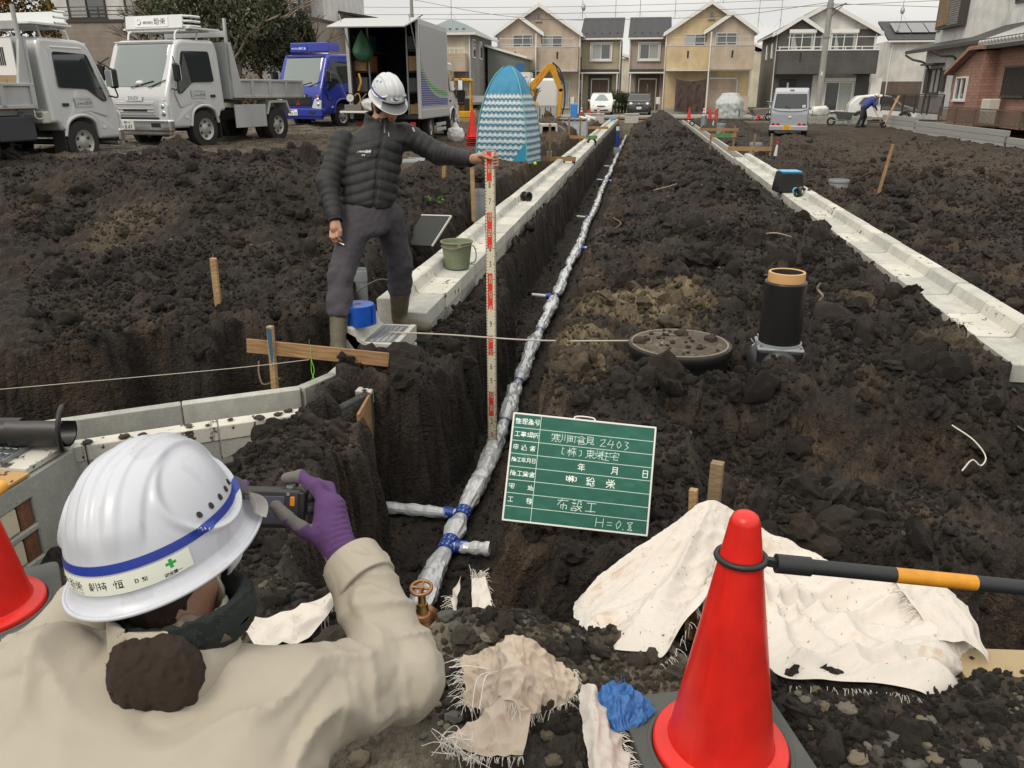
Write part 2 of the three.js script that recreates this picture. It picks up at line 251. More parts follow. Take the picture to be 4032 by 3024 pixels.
{
const xs=[],zs=[];
for(let x=-6.2;x<4.6;x+=0.0195)xs.push(x);
for(let x=4.6,s=0.022;x<85;x+=s,s*=1.045)xs.push(x);
const left=[];for(let x=-6.22,s=0.024;x>-85;x-=s,s*=1.045)left.unshift(x);
const X=[...left,...xs];
for(let z=12;z>0;z-=1.2)zs.push(z);
for(let z=-0.1;z>-1.2;z-=0.07)zs.push(z);
for(let z=-1.2;z>-140;){zs.push(z);z-=Math.max(0.0150,0.0046*-z)*(z<-60?4:1);}
const nx=X.length,nz=zs.length,P=new Float32Array(nx*nz*3),C=new Float32Array(nx*nz*3),c=[0,0,0];
for(let j=0,k=0;j<nz;j++)for(let i=0;i<nx;i++,k++){
const x=X[i],z=zs[j],h=soilH(x,z);
P[3*k]=x;P[3*k+1]=h;P[3*k+2]=z;soilColor(x,z,h,c);C.set(c,3*k);
}
// walls of the cuts: push the steep faces in and out so that they are torn, not ruled
const I=new Uint32Array((nx-1)*(nz-1)*6);let q=0;
for(let j=1;j<nz-1;j++)for(let i=1;i<nx-1;i++){
const k=j*nx+i,x=X[i],z=zs[j];if(z>-0.5||z<-30||x<-6||x>4.5)continue;
const gx=(P[3*(k+1)+1]-P[3*(k-1)+1]) / (X[i+1]-X[i-1]),gz=(P[3*(k+nx)+1]-P[3*(k-nx)+1]) / (zs[j+1]-zs[j-1]),st=Math.hypot(gx,gz);
if(st>1.2){const y=P[3*k+1],w=ss(1.2,3,st)*0.05*(Math.abs(n3(x*4,y*4,z*4))*1.3-0.4+0.25*n3(x*11,y*11,z*11));P[3*k]+=w*-gx / st;P[3*k+2]+=w*-gz / st;}
}
for(let j=0;j<nz-1;j++)for(let i=0;i<nx-1;i++){const a=j*nx+i,b=a+1,e=a+nx,f=e+1;I[q++]=a;I[q++]=b;I[q++]=f;I[q++]=a;I[q++]=f;I[q++]=e;}
const g=new THREE.BufferGeometry();g.setAttribute('position',new THREE.BufferAttribute(P,3));g.setIndex(new THREE.BufferAttribute(I,1));g.computeVertexNormals();
// level ground, and cut faces seen along z or along x, each with its own grain direction
const N=g.attributes.normal.array,kind=[[],[],[]];
for(let f=0;f<I.length;f+=3){const a=I[f]*3,b=I[f+1]*3,e=I[f+2]*3,nx2=Math.abs(N[a]+N[b]+N[e]),ny2=Math.abs(N[a+1]+N[b+1]+N[e+1]),nz2=Math.abs(N[a+2]+N[b+2]+N[e+2]);const k=ny2>0.8*Math.max(nx2,nz2)?0:nz2>nx2?1:2;kind[k].push(I[f],I[f+1],I[f+2]);}
let ground=null;
kind.forEach((L,k)=>{
const map=new Int32Array(nx*nz).fill(-1),vs=[],idx=new Uint32Array(L.length);L.forEach((v,n)=>{if(map[v]<0){map[v]=vs.length;vs.push(v);}idx[n]=map[v];});
const p=new Float32Array(vs.length*3),m=new Float32Array(vs.length*3),cl=new Float32Array(vs.length*3),uv=new Float32Array(vs.length*2);
vs.forEach((v,n)=>{for(let e=0;e<3;e++){p[3*n+e]=P[3*v+e];m[3*n+e]=N[3*v+e];cl[3*n+e]=C[3*v+e];}uv[2*n]=k===2?P[3*v+2]:P[3*v];uv[2*n+1]=k===0?P[3*v+2]:P[3*v+1];});
const h=new THREE.BufferGeometry();h.setAttribute('position',new THREE.BufferAttribute(p,3));h.setAttribute('normal',new THREE.BufferAttribute(m,3));h.setAttribute('color',new THREE.BufferAttribute(cl,3));h.setAttribute('uv',new THREE.BufferAttribute(uv,2));h.setIndex(new THREE.BufferAttribute(idx,1));
const o=obj(k?'cut_face':'ground',h,soilMat,k?ground:scene);if(!k){ground=struct(o);}
});
}
// lumps of soil and stones on it
function lump(seed,flat,sharp,det=2){const g0=new THREE.IcosahedronGeometry(1,det),g=mergeVertices(g0.deleteAttribute('normal').deleteAttribute('uv')),p=g.attributes.position;for(let i=0;i<p.count;i++){const x=p.getX(i),y=p.getY(i),z=p.getZ(i),k=1+0.34*n3(x*1.3+seed*7,y*1.3,z*1.3)+0.24*Math.abs(n3(x*2.6+seed,y*2.6,z*2.6))+0.12*n3(x*6+seed,y*6,z*6);p.setXYZ(i,x*k,y*k*flat,z*k);}if(sharp){const f=g.toNonIndexed();f.computeVertexNormals();return metreUV(f);}g.computeVertexNormals();return metreUV(g);}
{
const mat=std(0xffffff,0.96,{map:withRep(T.soil,1),bumpMap:withRep(T.soilBump,1),bumpScale:0.012});
const dummy=new THREE.Object3D(),c=[0,0,0],cc=new THREE.Color();
const kinds=[0,1,2,3].map((s)=>lump(s+1,[0.8,0.6,0.95,0.7][s],s>1,2));
const lists=[[],[],[],[]];
const N=230000;
for(let n=0;n<N;n++){
const d=1.6*Math.pow(34 / 1.6,Math.pow(rnd(),0.9)),half=d*0.72,x=-d*0.14+(rnd()*2-1)*half,z=-d;
if((x>-1.9&&x<-1.46&&d>4.6)||(x>2.22&&x<2.68&&d>4.4))continue;
const b=uB(x,z),a=uA(x,z);if(b>-0.45&&b<0.03&&a>-0.1&&a<4)continue;
if(x<-2.55&&x>-4.6&&d<3.6&&d>2)continue;
const h=soilH(x,z),r=rough.v;const keepP=0.08+0.92*clamp(r*(0.55+0.8*n2(x*0.8,z*0.8)));
if(rnd()>keepP)continue;
const e=0.06,gx=(soilH(x+e,z)-h) / e,gz=(soilH(x,z-e)-h) / e;if(gx*gx+gz*gz>2.6&&rnd()<0.75)continue;
let s=0.0045+0.0032*Math.pow(rnd(),-0.56)*(0.6+0.7*r);s=Math.min(s,0.02+0.085*r);s*=0.75+0.035*d;s=Math.min(s,0.13);
soilColor(x,z,h,c);const br=rr(0.78,1.28);
lists[Math.floor(rnd()*4)].push([x,h+s*rr(-0.25,0.35),z,s,c[0]*br,c[1]*br,c[2]*br]);
}
// scattered pale grains
for(let n=0;n<5200;n++){
const d=1.6*Math.pow(22 / 1.6,rnd()),x=-d*0.14+(rnd()*2-1)*d*0.72,z=-d;if((x>-1.9&&x<-1.46&&d>4.6)||(x>2.22&&x<2.68&&d>4.4))continue;
const b=uB(x,z),a=uA(x,z);if(b>-0.45&&b<0.03&&a>-0.1)continue;if(x<-2.55&&x>-4.6&&d<3.6)continue;
let w=0.16;for(const [sx,sz,sr,k]of spots)if(Math.hypot(x-sx,z-sz)<sr*1.5)w=1;if(d<2.6)w=0.5;if(rnd()>w)continue;
const h=soilH(x,z),s=rr(0.003,0.011)*(0.7+0.07*d),k=rr(0.18,0.5);lists[Math.floor(rnd()*4)].push([x,h+s*0.4,z,s,k,k*0.93,k*0.8]);
}
lists.forEach((L,i)=>{
const m=new THREE.InstancedMesh(kinds[i],mat,L.length);m.name=numbered('soil_lumps');m.castShadow=m.receiveShadow=true;
L.forEach(([x,y,z,s,r,g,b],k)=>{dummy.position.set(x,y,z);dummy.rotation.set(rnd()*6.3,rnd()*6.3,rnd()*6.3);dummy.scale.set(s*rr(0.8,1.3),s*rr(0.7,1.1),s*rr(0.8,1.3));dummy.updateMatrix();m.setMatrixAt(k,dummy.matrix);m.setColorAt(k,cc.setRGB(r*1.05,g*1.05,b*1.05));});
stuff(m);m.userData.label=['crumbly clods of dark soil strewn over the diggings','smaller crumbs of soil and pale grit over the diggings','rounded lumps of brown soil over the diggings','angular broken clods of soil over the diggings'][i];m.userData.category='soil';scene.add(m);
});
}

// ---------- lettering drawn stroke by stroke: pairs of digits are points on a 10 x 10 grid ----------
const GLYPH={
整:'0141 0343 0103 4143 2005 2205 2245 6051 5292 7255 5395 1696 5669 5777 2729 0999',理:'0131 0434 0838 2028 4090 4045 9095 4595 4292 6069 4797 3999',番:'1071 3132 7172 0393 5055 5316 5386 1696 1619 9699 1999 5669 1797',
号:'2080 2023 8083 2383 0595 3547 4787 8769 6949',工:'1191 5159 0898',事:'0191 2282 2224 8284 2484 1585 8587 0696 1787 5059 5949',場:'0333 2127 0837 5090 5054 9094 5494 5292 4696 5847 5797 9798 9889 7758',所:'0141 0333 0306 3336 0636 0619 9051 5155 5529 5494 8489',
申:'1181 1117 8187 1787 1484 5059',込:'5060 6036 6197 0111 0424 2427 0728 0839 3999',者:'1282 5054 0494 9118 2686 2629 8689 2989 2787',施:'1021 0242 1205 2444 4448 4838 1409 6052 5393 6457 7479 9496 5596 5898',年:'3003 2181 2484 2427 0797 5159',月:'2027 2709 2080 8089 8979 2383 2686',日:'2029 2080 8089 2484 2989',
業:'3032 6062 1112 8182 0393 3545 6555 1595 2676 0797 5359 5709 5799',宅:'0191 0103 9193 5051 7334 0595 4348 4888 8887',地:'0333 2127 0837 4248 4898 9896 3594 9497 6067',種:'4011 0242 2129 2306 2345 9151 7079 5393 5356 9396 5696 5797 4999',
寒:'0191 0103 9193 5051 2282 2484 0696 3236 6266 3609 6699 4858 4969',川:'2026 2609 5057 8089',町:'0107 0141 4147 0747 0444 2127 5191 7178 7868',倉:'5002 5092 3373 2326 7376 2676 2575 2606 2729 2787 8789 2989',見:'2026 2080 8086 2686 2282 2484 3609 6668 6898 9897',
株:'0343 2029 2306 2345 6042 5191 4494 7079 7447 7497',東:'1191 5059 2282 2226 8286 2686 2484 5609 5699',栄:'2032 5052 8062 0393 0304 9394 0595 5459 5509 5599',住:'3004 2229 6171 4292 4595 3999 6269',布:'0191 4005 3585 3538 8588 8878 5359',設:'1030 0242 1333 1535 0747 0709 4749 0949 6054 6080 8083 8393 4595 5599 9549',
総:'3001 0123 4204 0444 2529 2608 2648 6043 7094 6454 5484 8476 4657 5759 5989 7677 8698',会:'5003 5093 3373 0595 4518 1878 6789',社:'2030 0242 4206 2529 2647 5494 7079 4999',式:'0292 0444 2448 0848 6068 6898 9897 8081',安:'5051 0191 0102 9192 0595 4427 2799 7309',全:'5004 5094 2474 2676 5459 0999',第:'2002 1141 3132 6052 5191 7172 1383 8385 1585 1517 1787 8789 5359 5709',一:'0595',
劔:'2003 2043 1333 0545 0507 4547 0747 2329 2709 2749 6066 9099',持:'0232 2028 0535 5191 7074 4494 4696 8489 5767',恒:'2029 0305 3334 4191 4999 5358 5383 8388 5888 5585',型:'0141 0343 1014 3034 6064 9095 1696 5659 0999',湘:'0111 0414 0917 2353 4049 4306 6069 6090 9099 6494 6797 6999',南:'0191 5053 1383 1319 8389 3444 6454 2575 5358 2777','(':'6241 4147 4768',')':'3252 5257 5738',' ':'',
};
function kan(k,s,x,y,size,lw,gap=1.1,jit=0){
k.lineWidth=lw;k.lineCap=k.lineJoin='round';
for(const ch of s){
for(const st of (GLYPH[ch]??'1191 9199 1119 1999').split(' ').filter(Boolean)){
k.beginPath();for(let i=0;i<st.length;i+=2){const px=x+(+st[i] / 9+jit*rr(-0.03,0.03))*size*0.92,py=y+(+st[i+1] / 9+jit*rr(-0.03,0.03))*size*0.92;if(i)k.lineTo(px,py);else k.moveTo(px,py);}k.stroke();
}x+=size*gap;
}return x;
}
// the maker's mark on trucks, helmet and jacket: an S-like swirl of two crescents
function swirl(k,x,y,s,dark,light){
k.fillStyle=dark;k.beginPath();k.arc(x,y+s*0.15,s*0.62,-0.9,2.6);k.arc(x-s*0.12,y+s*0.02,s*0.52,2.4,-0.8,true);k.fill();
k.fillStyle=light;k.beginPath();k.arc(x-s*0.05,y-s*0.35,s*0.42,2.4,5.9);k.arc(x+s*0.02,y-s*0.22,s*0.34,5.7,2.6,true);k.fill();
}
const plateTex=(top,num,bg='#eef0ec',fg='#1d3a2a')=>canvasTex(256,128,(k,w,h)=>{k.fillStyle=bg;k.fillRect(0,0,w,h);k.strokeStyle=k.fillStyle=fg;kan(k,top[0],62,10,26,4);k.font='bold 30px sans-serif';k.fillText(top[1],128,36);k.font='bold 78px sans-serif';k.textAlign='center';k.fillText(num,140,114);k.beginPath();k.arc(26,88,12,0,6.3);k.lineWidth=5;k.stroke();k.strokeStyle='#b8bab4';k.lineWidth=4;k.strokeRect(2,2,w-4,h-4);});
const printed=(t,rough=0.5,o={})=>std(0xffffff,rough,{map:t,...o});
function decal(w,h,x=0,y=0,z=0,rx=0,ry=0,rz=0,d=0.004){ // thin plate whose front (+z) carries the whole picture
const g=new THREE.BoxGeometry(w,h,d),uv=g.attributes.uv,n=g.attributes.normal;for(let i=0;i<uv.count;i++)if(n.getZ(i)<0.5)uv.setXY(i,0.5,0.005);return keep(at(g,x,y,z,rx,ry,rz));
}

// ---------- materials of the works ----------
const M={
conc:std([0.66,0.65,0.61],0.85,{map:withRep(T.conc,1.3),bumpMap:withRep(T.concBump,3),bumpScale:0.002}),
conc2:std([0.60,0.595,0.56],0.85,{map:withRep(T.conc,1.7),bumpMap:withRep(T.concBump,3),bumpScale:0.002}),
concDirty:std([0.70,0.69,0.65],0.85,{map:withRep(T.concDirt,0.7),bumpMap:withRep(T.concBump,3),bumpScale:0.002}),
concGrey:std([0.47,0.475,0.45],0.88,{map:withRep(T.conc,1.1),bumpMap:withRep(T.concBump,2),bumpScale:0.003}),
mortar:std([0.17,0.18,0.175],0.95,{map:withRep(T.soil,2),bumpMap:withRep(T.soilBump,3),bumpScale:0.02}),
wood:std([0.62,0.43,0.25],0.75,{map:withRep(T.wood,0.8,2.2)}),wood2:std([0.52,0.33,0.18],0.75,{map:withRep(T.wood,0.7,1.9)}),woodOld:std([0.36,0.27,0.18],0.85,{map:withRep(T.wood,0.9,2.6)}),woodGrey:std([0.40,0.36,0.30],0.85,{map:withRep(T.wood,0.6,2)}),
plyOrange:std([0.55,0.33,0.13],0.7,{map:withRep(T.concDirt,0.9)}),
greenPaint:std([0.10,0.28,0.09],0.6,{map:withRep(T.cloud,2)}),bluePaint:std([0.03,0.11,0.16],0.6),
steel:std([0.55,0.57,0.58],0.35,{metalness:0.85}),galv:std([0.30,0.32,0.33],0.45,{metalness:0.7}),darkSteel:std([0.08,0.08,0.085],0.5,{metalness:0.5}),
black:std([0.012,0.012,0.013],0.42),blackMatte:std([0.02,0.02,0.02],0.7),greyPvc:std([0.25,0.27,0.285],0.45),whitePvc:std([0.66,0.66,0.64],0.45),orangePvc:std([0.60,0.34,0.14],0.5),
red:std([0.62,0.02,0.012],0.38),string:std([0.42,0.40,0.34],0.9),whiteString:std([0.7,0.7,0.68],0.8),limeString:std([0.25,0.75,0.08],0.7),twig:std([0.12,0.085,0.055],0.9),twigPale:std([0.30,0.24,0.17],0.9),
brass:std([0.52,0.33,0.14],0.32,{metalness:0.9}),bronze:std([0.40,0.21,0.10],0.5,{metalness:0.6}),blueTape:std([0.015,0.055,0.36],0.35),blue:std([0.01,0.09,0.50],0.35),
film:phy([0.60,0.62,0.645],0.2,{clearcoat:0.9,clearcoatRoughness:0.12,flatShading:true}),rubber:std([0.10,0.11,0.10],0.8,{map:T.cloud}),brick:std([0.32,0.15,0.08],0.85,{map:withRep(T.soil,4)}),styro:std([0.72,0.66,0.52],0.9,{map:withRep(T.blotch,3)}),
};
// ---------- precast kerb-and-gutter lines, every block a piece of its own ----------
function shifted(g,du,dv){const c=g.clone(),uv=c.attributes.uv;for(let i=0;i<uv.count;i++)uv.setXY(i,uv.getX(i)+du,uv.getY(i)+dv);return c;}
function gutterLine(name,label,x0,dir,zA,zB,coverFrom,coverTo){ // x0: road-side edge, dir: side on which the kerb stands
const t=thing(name,label,'gutter',[0,0,0]);
const prof=[[0,0.0],[0,-0.115],[0.375,-0.115],[0.375,0.09],[0.365,0.10],[0.275,0.10],[0.258,0.09],[0.245,0.055],[0.232,0.016],[0.212,0.004]];
const L=0.594,mk=(p,len)=>{const pts=p.map(([x,y])=>[x*dir,y]);if(dir<0)pts.reverse();return join([at(extr(pts,len-0.032,0.006,[],1),0,0,-len+0.016)]);};
const cover=[0,1,2,3,4].map((i)=>shifted(mk(prof,L),i*0.37,i*0.61));
const bodyP=[[0.012,-0.13],[0.012,-0.17],[0.03,-0.185],[0.022,-0.20],[0.03,-0.72],[0.36,-0.72],[0.36,-0.13]];
const body=[0,1,2].map((i)=>shifted(mk(bodyP,L),i*0.43,i*0.27));
const openP=[[0,0.0],[0,-0.7],[0.05,-0.7],[0.05,0.0]];const wall=[0,1].map((i)=>shifted(mk(openP,L),i*0.5,0.3*i));
let k=0;
for(let z=zA;z>zB;z-=0.6,k++){
const covered=z<=coverFrom&&z>coverTo;
if(covered){
const m=obj('kerb_block',cover[k%5],k%3===1?M.concDirty:k%3?M.conc:M.conc2,t);m.position.set(x0+rr(-0.003,0.003),rr(-0.003,0.003),z);
const b=obj('channel_block',body[k%3],k%2?M.conc2:M.concGrey,t);b.position.set(x0,0,z-0.07);
}else {
const a=obj('channel_wall',wall[k%2],k%2?M.conc:M.conc2,t);a.position.set(x0+dir*0.0,-0.03,z);
const b=obj('channel_wall',wall[(k+1)%2],M.conc,t);b.position.set(x0+dir*0.31,-0.03,z);
if(k%2===0){const f=obj('channel_floor',[bx(0.27,0.05,1.19,dir*0.18,-0.6,-0.6)],M.concGrey,t);f.position.set(x0,0,z);}
}
}
return t;
}
gutterLine('gutter','long white concrete gutter with kerb left of the trench, under the green bucket',-1.49,-1,-5.5,-50.4,-5.4,-60);
gutterLine('gutter','long white concrete gutter with kerb on the right, carrying the black pump box',2.25,1,-4.9,-50.4,-4.8,-20.9);
function grating(parent,w,l,n,cross,mat){const f=obj('grating',[bx(w,0.02,0.014,0,0,l / 2),bx(w,0.02,0.014,0,0,-l / 2),bx(0.014,0.02,l,w / 2,0,0),bx(0.014,0.02,l,-w / 2,0,0)],mat,parent);const gb=bx(0.007,0.022,l-0.02),gc=rod([-w / 2,0.004,0],[w / 2,0.004,0],0.005,6);for(let i=0;i<n;i++){const b=obj('grate_bar',gb,mat,f);b.position.x=-w / 2+(i+0.5)*w / n;}for(let i=0;i<cross;i++){const b=obj('grate_rod',gc,mat,f);b.position.z=-l / 2+(i+0.5)*l / cross;}return f;}
{ // inlet block with grating
const t=thing('inlet_block','white concrete inlet block with steel grating between the two wading boots','drain block',[-1.485,0,-4.72]);
const prof=[[0,0.0],[0,-0.10],[-0.012,-0.115],[-0.395,-0.115],[-0.395,0.09],[-0.385,0.10],[-0.30,0.10],[-0.282,0.088],[-0.268,0.05],[-0.255,0.014],[-0.235,0.002],[-0.231,0],[-0.231,-0.105],[-0.04,-0.105],[-0.04,0]].reverse();
obj('kerb_block',[at(extr(prof,0.47,0.006),0,0,-0.48),bx(0.2,0.035,0.045,-0.135,-0.02,-0.03),bx(0.2,0.035,0.045,-0.135,-0.02,-0.455)],M.conc,t);
const g=grating(t,0.185,0.38,5,16,M.galv);g.position.set(-0.136,-0.010,-0.243);
obj('channel_block',[rb(0.36,0.6,0.50,0.01,-0.19,-0.44,-0.25)],M.conc2,t);obj('channel_block',[rb(0.37,0.05,0.5,0.008,-0.19,-0.155,-0.25)],M.concDirty,t);
}
{ // open channel: from the inlet block to the corner, then left towards the basin
const t=thing('open_channel','open grey concrete drain channel running left from the inlet block to the catch basin','drain channel');
const A=[-1.50,-4.10],wallTop=-0.10;
const far=[[-1.80,-4.72],[-1.80,-4.40],[-1.90,-4.14],[-2.45,-3.80],[-2.95,-3.47],[-3.6,-3.02]],near=[[-1.50,-4.72],[-1.50,-4.12],[-1.58,-3.86],[-2.10,-3.55],[-2.62,-3.22],[-3.1,-2.93]];
const seg=(a,b,h,w,m,gap=0.004)=>{const dx=b[0]-a[0],dz=b[1]-a[1],l=Math.hypot(dx,dz),ang=Math.atan2(-dz,dx);return obj('channel_wall',[rb(l-gap,h,w,0.008,0,0,0)],m,t).translateX((a[0]+b[0]) / 2).translateY(wallTop-h / 2).translateZ((a[1]+b[1]) / 2).rotateY(ang);};
for(let i=0;i<far.length-1;i++){seg(far[i],far[i+1],0.6,0.07,i%2?M.concGrey:M.conc2);}
for(let i=0;i<near.length-1;i++)if(i!==1){seg(near[i],near[i+1],0.62,0.065,i%2?M.concGrey:M.conc2);const s=seg(near[i],near[i+1],0.085,0.10,M.concDirty);s.name='channel_rim';s.position.y+=0.004;s.translateZ(0.012);}
obj('channel_floor',[bx(1.7,0.06,0.26,0,0,0)],M.concGrey,t).translateX(-2.50).translateY(-0.62).translateZ(-3.58).rotateY(0.53);
obj('mortar_patch',[rb(0.06,0.66,0.36,0.02,-1.535,-0.43,-3.99,0,-0.3),rb(0.22,0.5,0.1,0.03,-1.55,-0.50,-3.80,0,0.45),rb(0.14,0.16,0.10,0.04,-1.52,-0.72,-3.80,0,0.2)],M.mortar,t);
obj('form_board',[bx(0.014,0.52,0.34,-1.455,-0.37,-3.98,0,0.12)],M.wood2,t);
for(let i=0;i<26;i++){const k=i%4,a=near[k===1?2:k],b=near[(k===1?2:k)+1],f=rnd();obj('soil_crumb',lump(i%3+5,0.35,false),soilCrumb(),t).translateX(mix(a[0],b[0],f)).translateY(wallTop+0.012).translateZ(mix(a[1],b[1],f)+rr(-0.03,0.03)).scale.setScalar(rr(0.008,0.024));}
}
function soilCrumb(){return soilCrumb.m??=std([0.07,0.052,0.038],0.95,{map:T.soil});}
{ // catch basin with brick plugged openings
const t=thing('catch_basin','grey concrete catch basin with bricked openings at the left edge','catch basin',[-2.62,0,-3.12],0);
const W=0.9,D=1.1,h=0.66;
// wall facing the camera side, with two openings
const face=extr([[0,-0.76],[D,-0.76],[D,-0.09],[0,-0.09]],0.09,0.006,[[[0.30,-0.185],[0.50,-0.185],[0.50,-0.315],[0.30,-0.315]],[[0.30,-0.345],[0.50,-0.345],[0.50,-0.475],[0.30,-0.475]]]);
obj('basin_wall',[at(face,0,0,0,0,-Math.PI / 2).translate(0,0,0)],M.concGrey,t);
obj('basin_wall',[rb(W,h,0.09,0.008,-W / 2-0.02,-0.425,-0.05)],M.concGrey,t);obj('basin_wall',[rb(W,h,0.09,0.008,-W / 2-0.02,-0.425,D-0.02)],M.concGrey,t);
for(const y of [-0.25,-0.41]){obj('brick',[rb(0.05,0.125,0.075,0.004,-0.03,y,0.345)],M.brick,t);obj('foam_plug',[rb(0.05,0.12,0.10,0.01,-0.028,y,0.44)],M.styro,t);}
obj('form_sheet',[rb(W,0.014,D*0.72,0.003,-W / 2+0.01,-0.075,D*0.62)],M.plyOrange,t);
obj('kerb_rim',[rb(W,0.03,0.3,0.006,-W / 2-0.01,-0.07,0.13)],M.concDirty,t);
const g=grating(t,0.55,0.22,14,4,M.galv);g.position.set(-0.42,-0.045,0.15);
}
{ // black saddle pipe on the basin
const t=thing('black_pipe','black plastic pipe with open saddle end lying on the catch basin at the left edge','pipe',[-2.72,0.03,-3.06],0.16);
obj('pipe',[at(new THREE.CylinderGeometry(0.062,0.062,1.1,28,1,true),-0.62,0,0,0,0,Math.PI / 2),at(new THREE.CylinderGeometry(0.054,0.054,1.1,28,1,true),-0.62,0,0,0,0,Math.PI / 2),at(new THREE.RingGeometry(0.054,0.062,28),-0.07,0,0,0,Math.PI / 2)],M.black,t);
const c=(r,t0,t1)=>grid(20,4,(u,v)=>{const a=mix(t0,t1,u);return [mix(-0.12,0.14,v),r*Math.cos(a),r*Math.sin(a)];});
obj('saddle',[c(0.075,0.5,5.0),c(0.066,0.5,5.0)],M.black,t);
obj('clip_rib',[tube([[0.12,0.115,-0.02],[0.14,0.1,0.05],[0.14,0.03,0.085],[0.135,-0.06,0.075],[0.1,-0.1,0.0]],0.012,8,24)],M.black,t);
}
// ---------- the water main in its plastic sleeve ----------
const PX=-0.93,PY=-0.80;
const pipeX=(z)=>PX+0.03*n2b(z*0.25,4)+0.012*n2(z*1.2,8),pipeY=(z)=>PY+0.012*n2(z*0.8,1)-0.02*ss(-8,-3,z);
{
const t=thing('water_main','silvery film wrapped water pipe running along the trench floor','pipe');
const bands=[-3.72,-4.06,-5.45,-6.35,-7.9,-9.4,-11.2,-13.4,-16,-19,-23,-28,-34];
const rad=(z,a)=>{let k=0.047+0.022*Math.abs(n2(z*1.35,3))+0.010*Math.abs(n2(z*4,7));let m=1;for(const b of bands)m=Math.min(m,ss(0.02,0.20,Math.abs(z-b)));k=0.040+(k-0.040)*(0.1+0.9*m);const tw=a+z*2.5;return k*(1+0.16*m*n3(Math.cos(a)*1.2,Math.sin(a)*1.2,z*3.2)+(0.05+0.08*m)*(0.5-Math.abs(n3(Math.cos(tw)*2.6,Math.sin(tw)*2.6,z*5)))+0.025*n3(Math.cos(tw)*6,Math.sin(tw)*6,z*16));};
const tubeFrom=(z0,z1,nz)=>grid(22,nz,(u,v)=>{const a=u*2*Math.PI,z=z0*Math.pow(z1 / z0,v),r=rad(z,a);return [pipeX(z)+Math.cos(a)*r,pipeY(z)+Math.sin(a)*r*0.92,z];},true);
obj('film_sleeve',[tubeFrom(-3.02,-50,900)],M.film,t);
const tapeT=canvasTex(256,64,(k,w,h)=>{k.fillStyle='#1c3f95';k.fillRect(0,0,w,h);k.fillStyle='#9fb4e6';for(let i=0;i<12;i++){k.fillRect(8+i*21,10,9,6);k.fillRect(14+i*21,40,9,6);k.fillRect(8+i*21,20,4,8);k.fillRect(14+i*21,50,4,7);}});tapeT.wrapS=tapeT.wrapT=THREE.RepeatWrapping;
const tapeM=printed(tapeT,0.4);
for(const [z,w]of [[-3.72,0.13],[-4.06,0.09],[-6.35,0.03],[-5.45,0.02],[-7.9,0.03],[-9.4,0.05],[-22.9,0.35]])obj('blue_tape',[grid(22,3,(u,v)=>{const a=u*2*Math.PI,q=z+(v-0.5)*w;return [pipeX(q)+Math.cos(a)*0.049,pipeY(q)+Math.sin(a)*0.047,q];},true)].map(keep),z>-5?tapeM:M.blueTape,t);
// branches
const branch=(z,x1,film=true,cap=0.03)=>{const x0=pipeX(z),y=pipeY(z),s=Math.sign(x1-x0);const g=grid(14,16,(u,v)=>{const a=u*2*Math.PI,x=mix(x0+s*0.03,x1,v),r=film?0.028*(1+0.5*Math.abs(n2(x*7,z))+0.12*n3(Math.cos(a),Math.sin(a),x*18)):0.02;return [x,y+Math.sin(a)*r+0.02*v,z+Math.cos(a)*r+0.02*v];},true);const b=obj('branch',[g],film?M.film:M.whitePvc,t);obj('blue_tape',[rod([x0+s*0.05,y+0.003,z],[x0+s*0.11,y+0.006,z],0.036,16)],film?tapeM:M.blueTape,b);};
branch(-4.06,-1.42);branch(-3.72,-0.70);branch(-9.4,-1.22,false);branch(-12.6,-0.76,false);branch(-16,-1.2,false);branch(-22.9,-0.68,false);branch(-23.1,-1.2,false);branch(-27.5,-1.2,false);
}
{ // brass gate valve at the near end
const t=thing('gate_valve','brass gate valve with bronze handwheel at the near end of the pipe','valve',[-0.865,-0.765,-2.93],0.0);
obj('body',[lathe([[0,0],[0.034,0],[0.036,0.06],[0.03,0.075],[0.042,0.08],[0.042,0.10],[0.03,0.106],[0,0.106]],24).translate(0,-0.02,0),at(lathe([[0.03,-0.12],[0.034,-0.115],[0.034,-0.08],[0.028,-0.075],[0.026,0.075],[0.034,0.08],[0.034,0.115],[0.03,0.12]],8),0,0,0,Math.PI / 2),at(new THREE.CylinderGeometry(0.045,0.045,0.035,6),0,0,0.10,Math.PI / 2),at(new THREE.CylinderGeometry(0.045,0.045,0.035,6),0,0,-0.10,Math.PI / 2)],M.bronze,t);
obj('bonnet',[cy(0.026,0.03,0.05,0,0.11,0,0,0,0,6),cy(0.017,0.018,0.06,0,0.155,0)],M.brass,t);
const w=obj('handwheel',[at(new THREE.TorusGeometry(0.046,0.008,10,28),0,0,0,Math.PI / 2),cy(0.014,0.014,0.02),...[0,1,2,3].map((i)=>rod([0,0,0],[0.045*Math.cos(i*1.571),0,0.045*Math.sin(i*1.571)],0.007))],M.bronze,t);w.position.y=0.215;w.rotation.x=0.15;
obj('spindle',[rod([0,0.15,0],[0,0.225,0],0.008)],M.brass,t);
obj('union_nut',[at(new THREE.CylinderGeometry(0.036,0.036,0.10,8),0,-0.02,0.16,Math.PI / 2)],M.brass,t);obj('blue_badge',[at(new THREE.CylinderGeometry(0.03,0.03,0.012,20),0.0,0.02,0.20,0.9)],M.blueTape,t);
}
